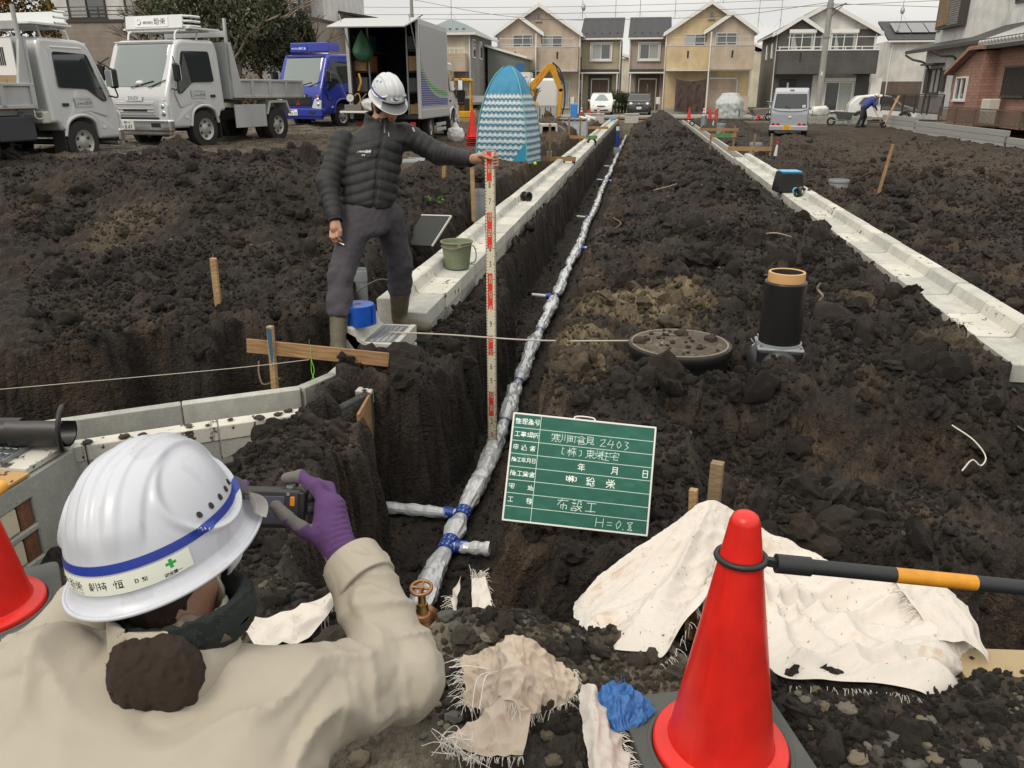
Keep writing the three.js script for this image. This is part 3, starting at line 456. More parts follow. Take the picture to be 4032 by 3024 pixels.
// ---------- survey staff ----------
{
const t=thing('levelling_staff','tall red and cream graduated staff held upright in the trench by the standing worker','staff',[-0.922,-0.815,-5.03],0.12);
const tx=canvasTex(96,2048,(k,w,h)=>{
k.fillStyle='#d8d0b8';k.fillRect(0,0,w,h);const y=(m)=>h-m / 2.0*h;
k.fillStyle='#e23a2c';for(const [a,b]of [[0.24,0.42],[0.68,0.82],[1.0,1.24],[1.40,1.63],[1.82,2.0]])k.fillRect(14,y(b),50,y(a)-y(b));
k.fillStyle='#26231f';for(let c=0;c<200;c++){const l=c%10===0?26:c%5===0?20:13;k.fillRect(w-l,y(c / 100)-3,l,4.5);if(c%2===0)k.fillRect(0,y(c / 100)-4,10,6);}
k.textAlign='center';k.font='bold 62px sans-serif';for(let d=1;d<20;d++){const s=String(d%10===0?1:d%10);k.fillStyle=d%10===0?'#e8472f':'#26231f';k.save();k.translate(42,y(d / 10)+20);k.scale(0.72,0.9);k.strokeStyle='#e6dfc9';k.lineWidth=9;k.strokeText(s,0,0);k.fillText(s,0,0);k.restore();}
for(let i=0;i<1600;i++){k.fillStyle='rgba(96,84,60,'+rr(0.03,0.16)+')';k.fillRect(rnd()*w,rnd()*h,rr(1,5),rr(1,9));}
for(let i=0;i<260;i++){k.fillStyle='rgba(80,62,40,0.14)';k.fillRect(rnd()*w,h-Math.pow(rnd(),2)*460,rr(3,22),rr(3,20));}
});
obj('scale_face',[decal(0.062,1.99,0,0.995,0.0125,0,0,0,0.002)],printed(tx,0.5),t);
obj('pole',[rb(0.066,2.0,0.022,0.004,0,1.0,0)],M.galv,t);obj('foot',[rb(0.068,0.04,0.028,0.004,0,0.01,0)],M.wood,t);
}
// ---------- chalkboard propped on the bank ----------
{
const t=thing('chalkboard','green construction chalkboard with white Japanese writing propped in the trench','chalkboard',[-0.193,-0.172,-2.905]);
t.rotation.set(-0.50,0.12,-0.092,'YXZ');obj('prop_stick',[bar([0.05,0.36,-0.012],[0.05,-0.02,-0.30],0.02)],M.woodOld,t);
const tx=canvasTex(1360,1024,(k,w,h)=>{
k.fillStyle='#1d5a4c';k.fillRect(0,0,w,h);
for(let i=0;i<420;i++){k.fillStyle='rgba(190,215,205,'+rr(0.008,0.028)+')';k.beginPath();k.ellipse(rnd()*w,rnd()*h,rr(30,150),rr(8,40),rr(-0.6,0.6),0,6.3);k.fill();}
for(let i=0;i<90;i++){k.fillStyle='rgba(210,225,215,0.4)';k.fillRect(rnd()*w,rnd()*h,rr(2,4),rr(2,4));}
k.strokeStyle='#dfe8e2';k.lineWidth=5;const n=8,rowH=h / n;for(let i=1;i<n;i++){k.beginPath();k.moveTo(0,rowH*i);k.lineTo(w,rowH*i);k.stroke();}k.beginPath();k.moveTo(258,0);k.lineTo(258,h);k.stroke();
k.strokeStyle='#eef3ee';['整理番号','工事場所','申込者','施工年月日','施工業者','宅  地','工  種'].forEach((s,i)=>{const N=[...s].length,sz=N>4?45:56;kan(k,s,16,rowH*i+36,sz,5.2,N>4?1.05:N===3?1.45:1.08);});
k.strokeStyle='#f2f5f0';for(const [ch,x]of [['年',660],['月',980],['日',1270]])kan(k,ch,x,rowH*3+34,70,7);
kan(k,'株',575,rowH*4+34,60,9);kan(k,'(',535,rowH*4+34,56,8);kan(k,')',625,rowH*4+34,56,8);kan(k,'総',752,rowH*4+30,84,7);kan(k,'栄',945,rowH*4+30,84,7.5);
k.strokeStyle='rgba(226,236,228,0.92)';kan(k,'寒川町倉見',380,rowH+22,84,5,0.98,1);k.font='84px sans-serif';k.fillStyle='rgba(226,236,228,0.85)';
const chalk=(pts)=>{k.lineWidth=5;k.beginPath();pts.forEach(([x,y],i)=>(i?k.lineTo(x,y):k.moveTo(x,y)));k.stroke();};
const y0=rowH+26;chalk([[850,y0+14],[895,y0+4],[890,y0+30],[850,y0+72],[905,y0+70]]);chalk([[950,y0],[920,y0+50],[985,y0+44]]);chalk([[972,y0+12],[962,y0+82]]);chalk([[1030,y0+8],[1010,y0+40],[1026,y0+76],[1054,y0+44],[1032,y0+8]]);chalk([[1085,y0+6],[1120,y0+12],[1098,y0+38],[1124,y0+58],[1090,y0+84]]);
kan(k,'(株)東栄',455,rowH*2+16,90,5,0.98,1);kan(k,'住宅',862,rowH*2+18,90,5,1.04,1);kan(k,'布設工',500,rowH*6+10,104,6,1.28,1);
const y1=rowH*7+22;chalk([[880,y1],[876,y1+84]]);chalk([[948,y1],[944,y1+84]]);chalk([[880,y1+42],[946,y1+40]]);chalk([[985,y1+32],[1030,y1+32]]);chalk([[985,y1+58],[1030,y1+58]]);chalk([[1100,y1+6],[1070,y1+44],[1084,y1+84],[1118,y1+40],[1100,y1+6]]);chalk([[1135,y1+80],[1142,y1+88]]);chalk([[1225,y1+8],[1175,y1+16],[1215,y1+52],[1180,y1+84],[1225,y1+86],[1190,y1+50],[1226,y1+10]]);
});
obj('writing_face',[decal(0.588,0.438,0,0.225,0.006,0,0,0,0.004)],printed(tx,0.75),t);
obj('panel',[bx(0.594,0.444,0.008,0,0.225,0)],M.whitePvc,t);const fr=std([0.72,0.71,0.68],0.6);
for(const [w,h,x,y]of [[0.602,0.008,0,0.448],[0.602,0.008,0,0.002],[0.008,0.444,-0.298,0.225],[0.008,0.444,0.298,0.225]])obj('frame_strip',[rb(w,h,0.018,0.002,x,y,0.0)],fr,t);
obj('carry_handle',[tube([[-0.045,0.452,0],[-0.04,0.460,0],[0.04,0.460,0],[0.045,0.452,0]],0.003)],fr,t);
}
// ---------- manhole, inspection chamber ----------
{
const t=thing('manhole','round soil-smeared manhole cover on a black ring beside the tall black pipe','manhole',[0.30,0.0,-4.93]);
obj('ring',[lathe([[0.30,-0.16],[0.305,-0.03],[0.325,-0.015],[0.325,0.03],[0.312,0.034],[0.30,0.03],[0.30,0.0]],56)],M.black,t);
const tx=canvasTex(512,512,(k,w,h)=>{k.fillStyle='#4a4136';k.fillRect(0,0,w,h);for(let i=0;i<900;i++){const x=rnd()*w,y=rnd()*h;k.fillStyle=['rgba(44,34,26,.5)','rgba(110,98,80,.35)','rgba(70,56,42,.5)'][i%3];k.beginPath();k.ellipse(x,y,rr(2,26),rr(2,12),rnd()*3,0,6.3);k.fill();}k.lineCap='round';for(let i=0;i<26;i++){k.strokeStyle='rgba(176,168,152,'+rr(0.25,0.7)+')';k.lineWidth=rr(2,7);const a=rr(1.7,4.4),r0=rr(60,235);k.beginPath();k.moveTo(256+Math.cos(a)*r0,256+Math.sin(a)*r0);k.quadraticCurveTo(256+Math.cos(a+0.3)*r0*0.8,256+Math.sin(a+0.3)*r0*0.8,256+Math.cos(a+0.5)*r0*0.9,256+Math.sin(a+0.5)*r0*0.9);k.stroke();}k.strokeStyle='rgba(150,142,128,.8)';k.lineWidth=8;k.beginPath();k.arc(256,256,243,0,6.3);k.stroke();});
const top=new THREE.CircleGeometry(0.312,56);obj('cover',[keep(at(top,0,0.0385,0,-Math.PI / 2)),keep(cy(0.312,0.312,0.012,0,0.032,0,0,0,0,56,true))],printed(tx,0.8),t);
obj('skirt',[cy(0.285,0.285,0.5,0,-0.40,0,0,0,0,40,true)],M.greyPvc,t);for(let i=0;i<10;i++){const a=i*0.628;obj('rib',[bx(0.014,0.4,0.03,0.292*Math.cos(a),-0.35,0.292*Math.sin(a),0,-a)],M.black,t);}
for(let i=0;i<34;i++){const a=rnd()*6.3,q=0.28*Math.sqrt(rnd());const m=obj('soil_clod',lump(i%3,0.6),soilCrumb(),t);m.position.set(Math.cos(a)*q,0.045,Math.sin(a)*q-0.02);m.scale.setScalar(i<3?rr(0.03,0.045):rr(0.006,0.018));m.rotation.y=a;}
}
{
const t=thing('inspection_chamber','upright black pipe with orange collar on a domed black chamber base','pipe chamber',[0.90,-0.06,-4.93],-0.05);
obj('riser',[lathe([[0.122,0.10],[0.125,0.11],[0.125,0.50],[0.121,0.512],[0.108,0.512],[0.106,0.50],[0.106,0.12]],48)],std([0.010,0.010,0.011],0.35),t);
obj('orange_collar',[lathe([[0.108,0.49],[0.108,0.566],[0.104,0.570],[0.096,0.570],[0.094,0.566],[0.094,0.15]],48)],M.orangePvc,t);obj('inner_tube',[lathe([[0.0935,0.565],[0.092,0.56],[0.092,0.14],[0,0.14]],40)],M.blackMatte,t);
obj('base_box',[rb(0.27,0.17,0.27,0.025,0,0.03,0,0,0,0,3)],M.black,t);obj('flange',[rb(0.272,0.018,0.272,0.008,0,0.112,0),cy(0.135,0.135,0.02,0,0.125,0,0,0,0,40)],M.greyPvc,t);
for(const [x,z]of [[1,0],[-1,0],[0,1],[0,-1]])obj('dome_socket',[at(new THREE.SphereGeometry(0.115,28,16).scale(x?0.55:1,1,z?0.55:1),x*0.12,0.0,z*0.12)],std([0.028,0.029,0.031],0.42),t);
for(const [x,z]of [[1,1],[1,-1],[-1,1],[-1,-1]])obj('bolt',[cy(0.009,0.009,0.024,x*0.115,0.126,z*0.115,0,0,0,6)],M.steel,t);
obj('wire_clip',[tube([[-0.13,0.12,0.06],[-0.16,0.14,0.07],[-0.175,0.16,0.06]],0.004),tube([[-0.15,0.13,0.07],[-0.165,0.115,0.075]],0.004)],M.galv,t);
}
// ---------- timber stakes, batter boards, strings ----------
function stake(x,z,y0,y1,w,lean,label,mat=M.wood,tip){
const t=thing('wooden_stake',label,'stake',[x,y0,z],rr(-0.4,0.4));t.rotation.z=lean;const h=y1-y0;
obj('post',[rb(w,h,w*0.85,0.003,0,h / 2,0)],mat,t);if(tip)tip(t,h,w);return t;
}
stake(-2.93,-5.16,-0.2,0.43,0.042,-0.02,'tall pine stake with a nail in its top, on the pit bank at left',M.wood,(t,h)=>obj('nail',[rod([0,h,0],[0.003,h+0.035,0],0.0022,5)],M.galv,t));
stake(-2.12,-4.24,-0.7,0.235,0.036,-0.03,'pine stake with a dark blue painted face carrying the slanting board',M.wood,(t,h,w)=>{obj('blue_face',[at(extr([[-w*0.46,h-0.01],[w*0.46,h-0.01],[w*0.46,h-0.17],[w*0.1,h-0.25],[-w*0.2,h-0.16]],0.001),0,0,w*0.426)],M.bluePaint,t);});
{const t=thing('batter_board','slanting pine board on the blue marked stake in front of the boots','board',[-1.83,0.072,-4.275],0.09);t.rotation.z=-0.085;obj('plank',[rb(0.85,0.085,0.014,0.002)],M.wood2,t);obj('nail',[rod([-0.05,0.04,0],[-0.05,0.075,0],0.0022,5)],M.galv,t);obj('lime_string',[tube([[-0.04,0.042,0.009],[-0.035,-0.03,0.011],[-0.03,-0.12,0.02],[0.0,-0.17,0.04]],0.0018,4),tube([[-0.035,-0.04,0.012],[-0.015,-0.11,0.02],[-0.025,-0.16,0.03]],0.0018,4)],M.limeString,t);}
tag(obj('string_line',[tube([[-4.2,-0.13,-3.66],[-3.3,-0.065,-3.86],[-2.2,0.005,-4.16],[-1.88,0.03,-4.262]],0.0024,5,20)],M.string),'thin taut string line running left from the slanting board over the pit','string');
tag(obj('rope',[tube([[-1.60,0.012,-4.95],[-1.25,0.02,-4.93],[-0.6,0.008,-4.93],[0.05,0.03,-4.95]],0.0055,6,40)],M.string),'tan cord stretched across the trench from the grating to the manhole cover','cord');
stake(-2.73,-11.2,0.0,0.62,0.05,-0.06,'brownish stake standing in the earth just right of the worker\'s jacket',M.wood2);stake(-2.16,-10.55,-0.1,0.72,0.05,0.02,'pine stake in front of the grey pipe stub behind the staff',M.wood);
stake(3.53,-13.0,-0.1,0.80,0.045,-0.13,'lone leaning stake on the bare earth at right',M.wood2);
function batter(x0,x1,z,y,label,stakes,green,mat=M.wood2,tilt=0){
const t=thing('batter_board',label,'board',[(x0+x1) / 2,y,z],0,'batter boards along the gutters');t.rotation.z=tilt;const w=x1-x0;
obj('plank',[rb(w,0.10,0.016,0.003)],mat,t);if(green)obj('green_section',[bx(green[1]-green[0],0.102,0.004,(green[0]+green[1]) / 2-(x0+x1) / 2,0,0.011)],M.greenPaint,t);
for(const [sx,h0,h1]of stakes)obj('stake',[rb(0.05,h1-h0,0.04,0.003,sx-(x0+x1) / 2,(h0+h1) / 2-y,-0.03)],M.woodOld,t);return t;
}
batter(-2.42,-1.45,-18.6,0.10,'low pine board with a single stake beside the blue tent, over the left gutter',[[-2.05,-0.2,0.85]]);
batter(-2.62,-1.40,-26.4,0.18,'pine board with a green right end over the left gutter',[[-2.6,-0.1,0.3],[-2.3,-0.1,0.78],[-1.95,-0.2,0.78]],[-1.75,-1.40]);
batter(-2.65,-1.38,-34.0,0.16,'farthest pine board over the left gutter, with a short green section',[[-2.6,-0.1,0.5],[-2.25,-0.2,0.4]],[-2.45,-2.28]);
batter(2.10,3.16,-21.2,0.20,'pine board on two tall stakes over the right gutter',[[2.73,-0.2,0.55],[3.13,-0.2,0.56]]);
batter(1.92,2.66,-24.7,0.34,'green painted board on two stakes over the right gutter',[[1.95,-0.4,0.35],[2.60,-0.3,0.5]],[2.05,2.52]);
batter(2.0,3.35,-30.6,0.26,'farthest pine board on stakes over the right gutter',[[2.80,-0.1,0.36],[3.22,-0.1,0.40]]);
batter(2.78,3.5,-30.2,0.06,'crooked short board below the farthest right board',[[3.2,-0.3,0.2]],null,M.woodOld,-0.22);
stake(3.2,-37.8,-0.1,0.85,0.05,0.02,'thin stake by the bottle left of the silver van',M.woodOld);stake(2.75,-38.6,-0.1,0.55,0.045,0.0,'short stake beside the grey pipe end near the far right gutter',M.woodOld);stake(-2.5,-41.5,-0.1,0.5,0.05,0.02,'short stake near the far end of the left gutter',M.woodOld);
// grey pipe stubs
function stub(x,z,y0,y1,r,label,mat=M.greyPvc){const t=thing('pipe_stub',label,'pipe',[x,y0,z]);const h=y1-y0;obj('pipe',[lathe([[r*0.93,0],[r,0],[r,h],[r*0.93,h],[r*0.93,h*0.1]],28)],mat,t);obj('coupling',[lathe([[r*1.001,h*0.82],[r*1.07,h*0.83],[r*1.07,h*0.97],[r*1.001,h*0.98]],28)],mat,t);return t;}
stub(-2.12,-10.75,-0.15,0.30,0.085,'grey capped pipe stub behind the stake by the staff');stub(-2.30,-6.4,-0.5,0.12,0.055,'light grey pipe stub behind the worker\'s legs',M.greyPvc);
stub(3.17,-13.9,-0.1,0.20,0.15,'grey pipe stub on the bare earth right of the pump box');stub(2.86,-21.9,-0.2,0.32,0.15,'grey pipe stub behind the pine board on two tall stakes');stub(2.9,-32.4,-0.2,0.42,0.16,'grey pipe stub behind the farthest right board');stub(2.78,-40,-0.1,0.48,0.13,'far grey pipe stub beside the short stake near the right gutter');stub(-2.34,-20.3,-0.1,0.16,0.16,'low grey pipe stub right of the blue tent');
{ // standpipe with red cap
const t=thing('standpipe','sleeved standpipe with red cap rising from the pit at left','standpipe',[-3.33,-0.62,-4.32]);t.rotation.z=0.10;t.rotation.x=-0.05;
obj('film_sleeve',[grid(20,40,(u,v)=>{const a=u*6.2832,r=mix(0.045,0.026,v)*(1+(v<0.6?0.15*n3(Math.cos(a),Math.sin(a),v*6):0.06*Math.sin(v*95)));return [r*Math.cos(a),v*0.47,r*Math.sin(a)];},true)],M.film,t);
obj('blue_tape',[cy(0.026,0.027,0.05,0,0.485,0)],M.blueTape,t);obj('neck',[cy(0.012,0.012,0.05,0,0.53,0)],M.steel,t);obj('nut',[cy(0.027,0.024,0.035,0,0.565,0,0,0,0,8)],M.brass,t);obj('red_cap',[lathe([[0,0.615],[0.014,0.613],[0.016,0.60],[0.027,0.598],[0.029,0.585],[0.024,0.58],[0,0.58]],20)],M.red,t);
}
function miniPost(x,z,y,h,label){const t=thing('standpipe',label,'standpipe',[x,y,z],0);t.rotation.z=-0.08;obj('sleeve',[cy(0.022,0.045,h*0.75,0,h*0.375,0)],M.whitePvc,t);obj('red_cap',[cy(0.03,0.028,h*0.16,0,h*0.9,0),cy(0.02,0.02,h*0.2,0,h*0.78,0)],M.red,t);return t;}
miniPost(3.33,-21.7,0.0,0.36,'white sleeved standpipe with red cap right of the board on two stakes');miniPost(3.12,-39,0.0,0.4,'small white standpipe near the far end of the right gutter');miniPost(3.50,-13.1,0.02,0.10,'stub of a red capped standpipe at the foot of the lone leaning stake');
// ---------- things lying on the gutters ----------
{
const t=thing('bucket','muddy green plastic bucket standing on the left gutter','bucket',[-1.612,0.004,-7.08],0.3),gm=std([0.20,0.23,0.15],0.6,{map:withRep(T.blotch,1)});
obj('pail',[lathe([[0,0.006],[0.105,0.004],[0.11,0.012],[0.138,0.235],[0.147,0.237],[0.149,0.246],[0.144,0.252],[0.134,0.248],[0.106,0.03],[0,0.022]],44)],gm,t);
obj('ear',[rb(0.04,0.04,0.02,0.004,0.01,0.222,0.14)],gm,t);obj('ear',[rb(0.04,0.04,0.02,0.004,-0.01,0.222,-0.14)],gm,t);
obj('bail_handle',[tube([[0.0,0.21,0.152],[0.07,0.225,0.14],[0.145,0.21,0.06],[0.175,0.13,0.0],[0.165,0.05,-0.03],[0.12,0.03,-0.06]],0.005,6,40),tube([[0.0,0.21,0.152],[-0.07,0.2,0.135],[-0.128,0.205,0.06],[-0.14,0.21,0.0]],0.005,6,24)],M.woodGrey,t);
}
{const t=thing('pump_box','black box with a light blue lid on the right gutter','box',[2.36,0.012,-13.75],0.1);obj('case',[at(extr([[-0.21,0],[0.21,0],[0.205,0.09],[0.165,0.30],[-0.165,0.30],[-0.205,0.09]],0.34,0.015),0,0,-0.17)],M.black,t);obj('lid',[rb(0.31,0.022,0.32,0.006,0,0.315,0)],std([0.10,0.42,0.72],0.5),t);for(const x of [-0.12,-0.06,0,0.06,0.12])obj('rib',[bx(0.012,0.18,0.012,x,0.19,0.172)],M.black,t);obj('port',[at(new THREE.TorusGeometry(0.035,0.01,8,20),0.06,0.09,0.176)],M.blackMatte,t);}
{const t=thing('pipe_fittings','small heap of black pipe couplings beside the black pump box','couplings',[2.47,0.07,-13.15]);for(const [x,z,ry]of [[0,0,0.4],[0.09,0.05,1.3],[-0.07,0.06,2.2]])obj('coupling',[at(new THREE.TorusGeometry(0.055,0.022,10,24),x,0,z,0.2,ry)],M.black,t);obj('blue_seal',[at(new THREE.TorusGeometry(0.04,0.012,8,20),-0.10,0.02,0.02,0.1,0.5)],std([0.10,0.42,0.72],0.5),t);}
{const t=thing('pipe_coupling','black ring coupling lying on the left gutter beyond the bucket','coupling',[-1.66,0.068,-11.95]);for(const x of [-0.03,0.05])obj('ring',[at(new THREE.TorusGeometry(0.06,0.013,10,30),x,0,x*0.5,0,0.9)],M.black,t);obj('sleeve',[at(new THREE.CylinderGeometry(0.05,0.05,0.09,24,1,true),0.01,0,0,Math.PI / 2,0.9)],M.black,t);}
for(const [x,z,l]of [[-1.62,-18.7,'black half ring under the low board on the left gutter'],[-1.58,-26.5,'black half ring under the green ended board on the left gutter'],[2.44,-43.5,'black ring lying near the far end of the right gutter']]){const t=thing('pipe_coupling',l,'coupling',[x,0.0,z]);obj('ring',[at(new THREE.TorusGeometry(0.12,0.03,10,28),0,0.02,0,0,0.2)],M.black,t);obj('lip',[at(new THREE.TorusGeometry(0.10,0.018,8,28),0,0.02,0.03,0,0.2)],M.blackMatte,t);}
{ // roll of blue marking tape on the inlet block
const t=thing('tape_roll','roll of blue plastic tape standing on the inlet block by the boots','tape roll',[-1.775,0.088,-4.86],0.2);
obj('roll',[lathe([[0.022,0.13],[0.026,0.135],[0.100,0.135],[0.105,0.131],[0.105,0.004],[0.100,0],[0.026,0],[0.022,0.004]],48)],phy([0.012,0.10,0.55],0.3,{map:withRep(T.cloud,3)}),t);
obj('core',[lathe([[0.017,0.134],[0.022,0.137],[0.022,0.0],[0.017,0.0],[0.017,0.134]],24)],M.wood,t);obj('loose_end',[at(bx(0.05,0.128,0.0015),0.106,0.066,0.03,0,1.25)],M.blue,t);
}
{const t=thing('form_panel','black faced form panel leaning against the earth behind the bucket','panel',[-2.24,0.03,-8.0],0);t.rotation.set(-0.9,-0.55,0.10,'YXZ');obj('panel',[bx(0.40,0.42,0.012,0,0.21,0)],std([0.012,0.014,0.013],0.6),t);obj('edge_batten',[rb(0.42,0.016,0.02,0.003,0,0.425,0),rb(0.014,0.42,0.02,0.003,0.205,0.21,0)],std([0.5,0.47,0.42],0.7),t);}
// twigs, roots and scraps
const twigs=[[[-2.35,-0.10,-4.55],[-2.28,-0.14,-4.4],[-2.2,-0.16,-4.3],[-2.1,-0.12,-4.32]],[[1.15,0.12,-8.5],[1.35,0.2,-8.3],[1.55,0.15,-8.35]],[[0.7,0.1,-7.0],[0.95,0.06,-6.95],[1.15,0.08,-6.85]],[[1.95,-0.05,-4.75],[2.02,-0.12,-4.5],[2.12,-0.2,-4.35],[2.3,-0.25,-4.2]],[[1.3,0.08,-5.9],[1.33,0.15,-5.85],[1.29,0.2,-5.86],[1.3,0.25,-5.83]],[[-0.35,0.0,-9.3],[-0.2,0.06,-9.6],[-0.3,0.1,-9.8]],[[-2.2,0.02,-6.0],[-2.05,0.08,-6.2],[-1.95,0.02,-6.3]],[[0.2,0.16,-12.2],[0.5,0.2,-12.6],[0.6,0.2,-12.9]]];
['forked twig over the pit beside the blue marked stake','bent root sticking out of the spoil heap beyond the chamber','pale root lying on the spoil heap','long dark root on the slope at the right end of the gutter','short upright root behind the orange collared pipe','thin root at the right lip of the trench','twig on the earth behind the light grey stub','dry stalk on the far spoil heap'].forEach((l,i)=>tag(obj('twig',[tube(twigs[i],0.006+0.002*(i%3),5,18)],i%3===1?M.twigPale:M.twig),l,'twig'));
tag(obj('root',[tube([[1.62,-0.06,-4.02],[1.70,-0.10,-3.92],[1.74,-0.16,-3.86],[1.71,-0.19,-3.83],[1.67,-0.16,-3.83],[1.61,-0.2,-3.78]],0.004,5,24)],std([0.62,0.58,0.5],0.8)),'white curling root on the dark slope at right','root');

// ---------- foreground: cones, striped bar, torn sacking, scraps ----------
const redCone=std([0.80,0.022,0.014],0.33,{map:withRep(T.cloud,2)});
function trafficCone(name,label,pos,s=1,mat=redCone,bands=false){
const t=thing(name,label,'traffic cone',pos,rr(-0.4,0.4));const k=(a)=>a.map(([r,y])=>[r*s,y*s]);
obj('cone',[lathe(k([[0,0.662],[0.016,0.661],[0.027,0.654],[0.033,0.640],[0.1235,0.052],[0.128,0.048],[0.155,0.044],[0.160,0.036],[0.160,0.022],[0.157,0.018],[0.12,0.016]]),56)],mat,t);
if(bands)for(const [y0,y1]of [[0.2,0.3],[0.38,0.48],[0.55,0.63]]){const r=(y)=>(0.031+(0.68-y) / 0.628*0.0925+0.0015);obj('white_band',[lathe(k([[r(y0),y0],[r(y1),y1]]),32)],M.whitePvc,t);}
return t;
}
trafficCone('traffic_cone','large red traffic cone carrying the black and yellow bar, front right',[0.262,0.012,-1.575]);
trafficCone('traffic_cone','red traffic cone cut off by the left edge of the picture',[-1.90,0.012,-1.79]);
function rubberBase(label,x,z,turn){const t=thing('cone_weight',label,'cone weight',[x,0.0,z],turn);const o=roundPoly([[-0.20,-0.20],[0.20,-0.20],[0.20,0.20],[-0.20,0.20]],0.03),hole=[];for(let i=0;i<36;i++)hole.push([0.164*Math.cos(i / 36*6.2832),0.164*Math.sin(i / 36*6.2832)]);obj('slab',[at(extr(o,0.03,0.006,[hole],2),0,0,0,-Math.PI / 2)],M.rubber,t);obj('inner_rim',[at(new THREE.TorusGeometry(0.168,0.007,8,48),0,0.034,0,Math.PI / 2)],M.rubber,t);return t;}
rubberBase('square dark rubber weight around the foot of the front right cone',0.262,-1.575,0.32);rubberBase('dark rubber weight around the foot of the left edge cone',-1.90,-1.79,0.7);
{ // striped cone bar
const t=thing('cone_bar','black and yellow striped bar hooked over the front right cone','barrier bar',[0.262,0,-1.575]);
const A=V3(0.062,0.562,0.012),dirv=V3(1,-0.095,-0.125).normalize(),yel=std([0.75,0.32,0.02],0.4,{map:withRep(T.cloud,4)}),blk=std([0.018,0.02,0.024],0.5,{map:withRep(T.blotch,6)});
const q=(l)=>A.clone().addScaledVector(dirv,l).toArray();
obj('ring',[at(new THREE.TorusGeometry(0.052,0.0075,8,40),0,0.564,0,Math.PI / 2-0.06).scale(1,1,1),bar([0.05,0.563,0.008],q(0.02),0.014,0.018)],blk,t);
obj('socket',[rod(q(0.01),q(0.085),0.021,24)],blk,t);
let l=0.07;[0.20,0.175,0.225,0.2,0.2,0.2,0.2].forEach((w,i)=>{obj(i%2?'yellow_stripe':'black_stripe',[rod(q(l),q(l+w),0.0168,24)],i%2?yel:blk,t);l+=w;});
}
{const t=thing('cone_bar','end of a striped yellow bar at the very left edge','barrier bar',[-1.46,0,-1.35]);const yel=std([0.75,0.36,0.05],0.4),blk=std([0.018,0.02,0.024],0.5),tan=std([0.55,0.40,0.24],0.6);const A=V3(-0.20,0.52,-0.35),B=V3(0.02,0.56,0.40);const q=(f)=>A.clone().lerp(B,f).toArray();obj('yellow_stripe',[rod(q(0),q(0.3),0.017,20)],yel,t);obj('black_stripe',[rod(q(0.3),q(0.42),0.017,20)],blk,t);obj('pale_stripe',[rod(q(0.42),q(1),0.017,20)],tan,t);}
// ---------- torn white sacking ----------
const sackT=tex(512,512,(u,v)=>{const w=0.5+0.25*Math.sin(u*512*1.2)+0.25*Math.sin(v*512*1.2),a=tiled(u,v,3,5,23),d=ss(0.30,0.8,a),sp=0.6*ss(0.68,0.8,tiled(u,v,26,3,27));let k=0.93+0.03*(w-0.5);return [mix(mix(k,0.86,d),0.45,sp),mix(mix(k*0.978,0.78,d),0.38,sp),mix(mix(k*0.955,0.70,d),0.30,sp)];});
const sackM=phy([0.78,0.76,0.73],0.75,{map:withRep(sackT,2.5,2),transmission:0.0,bumpMap:withRep(T.fine,30),bumpScale:0.0006}),sackDirty=std([0.70,0.62,0.53],0.85,{map:withRep(sackT,2,2),bumpMap:withRep(T.fine,30),bumpScale:0.0006}),threadM=std([0.80,0.76,0.70],0.8);
function cr(p0,p1,p2,p3,t){return p1.map((_,i)=>0.5*(2*p1[i]+(p2[i]-p0[i])*t+(2*p0[i]-5*p1[i]+4*p2[i]-p3[i])*t*t+(3*p1[i]-p0[i]-3*p2[i]+p3[i])*t**3));}
const along=(P,t)=>{const n=P.length-1,f=clamp(t)*n,i=Math.min(n-1,Math.floor(f));return cr(P[Math.max(0,i-1)],P[i],P[i+1],P[Math.min(n,i+2)],f-i);};
const patch=(C)=>(u,v)=>along(C.map((c)=>along(c,v)),u); // C: columns of points
function cloth(t,name,C,nu,nv,fold,mat=sackM){ // sheet with folds pushed along its normal
const f=patch(C),e=0.01;const g=grid(nu,nv,(u,v)=>{const p=V3(...f(u,v)),a=V3(...f(Math.min(1,u+e),v)).sub(V3(...f(Math.max(0,u-e),v))),b=V3(...f(u,Math.min(1,v+e))).sub(V3(...f(u,Math.max(0,v-e))));const n=a.cross(b).normalize();if(n.y<0)n.negate();return p.addScaledVector(n,fold(u,v,p)).toArray();});
return {m:obj(name,[keep(g)],mat,t),f};
}
function fringe(t,f,edge,n,len,out,mat=threadM,droop=0.4){const gs=[];for(let i=0;i<n;i++){const [u,v]=edge(rnd()),p=f(u,v),l=len*rr(0.4,1.5),dx=out[0]+rr(-0.5,0.5),dz=out[2]+rr(-0.5,0.5),dy=out[1]+rr(-0.4,0.4);gs.push(tube([p,[p[0]+dx*l*0.5,p[1]+dy*l*0.5,p[2]+dz*l*0.5],[p[0]+dx*l,p[1]+dy*l-droop*l,p[2]+dz*l]],0.0008,3,4));}return obj('frayed_threads',gs,mat,t);}
const ridgeN=(x,y,s)=>1-Math.abs(n2(x,y+s))*2;
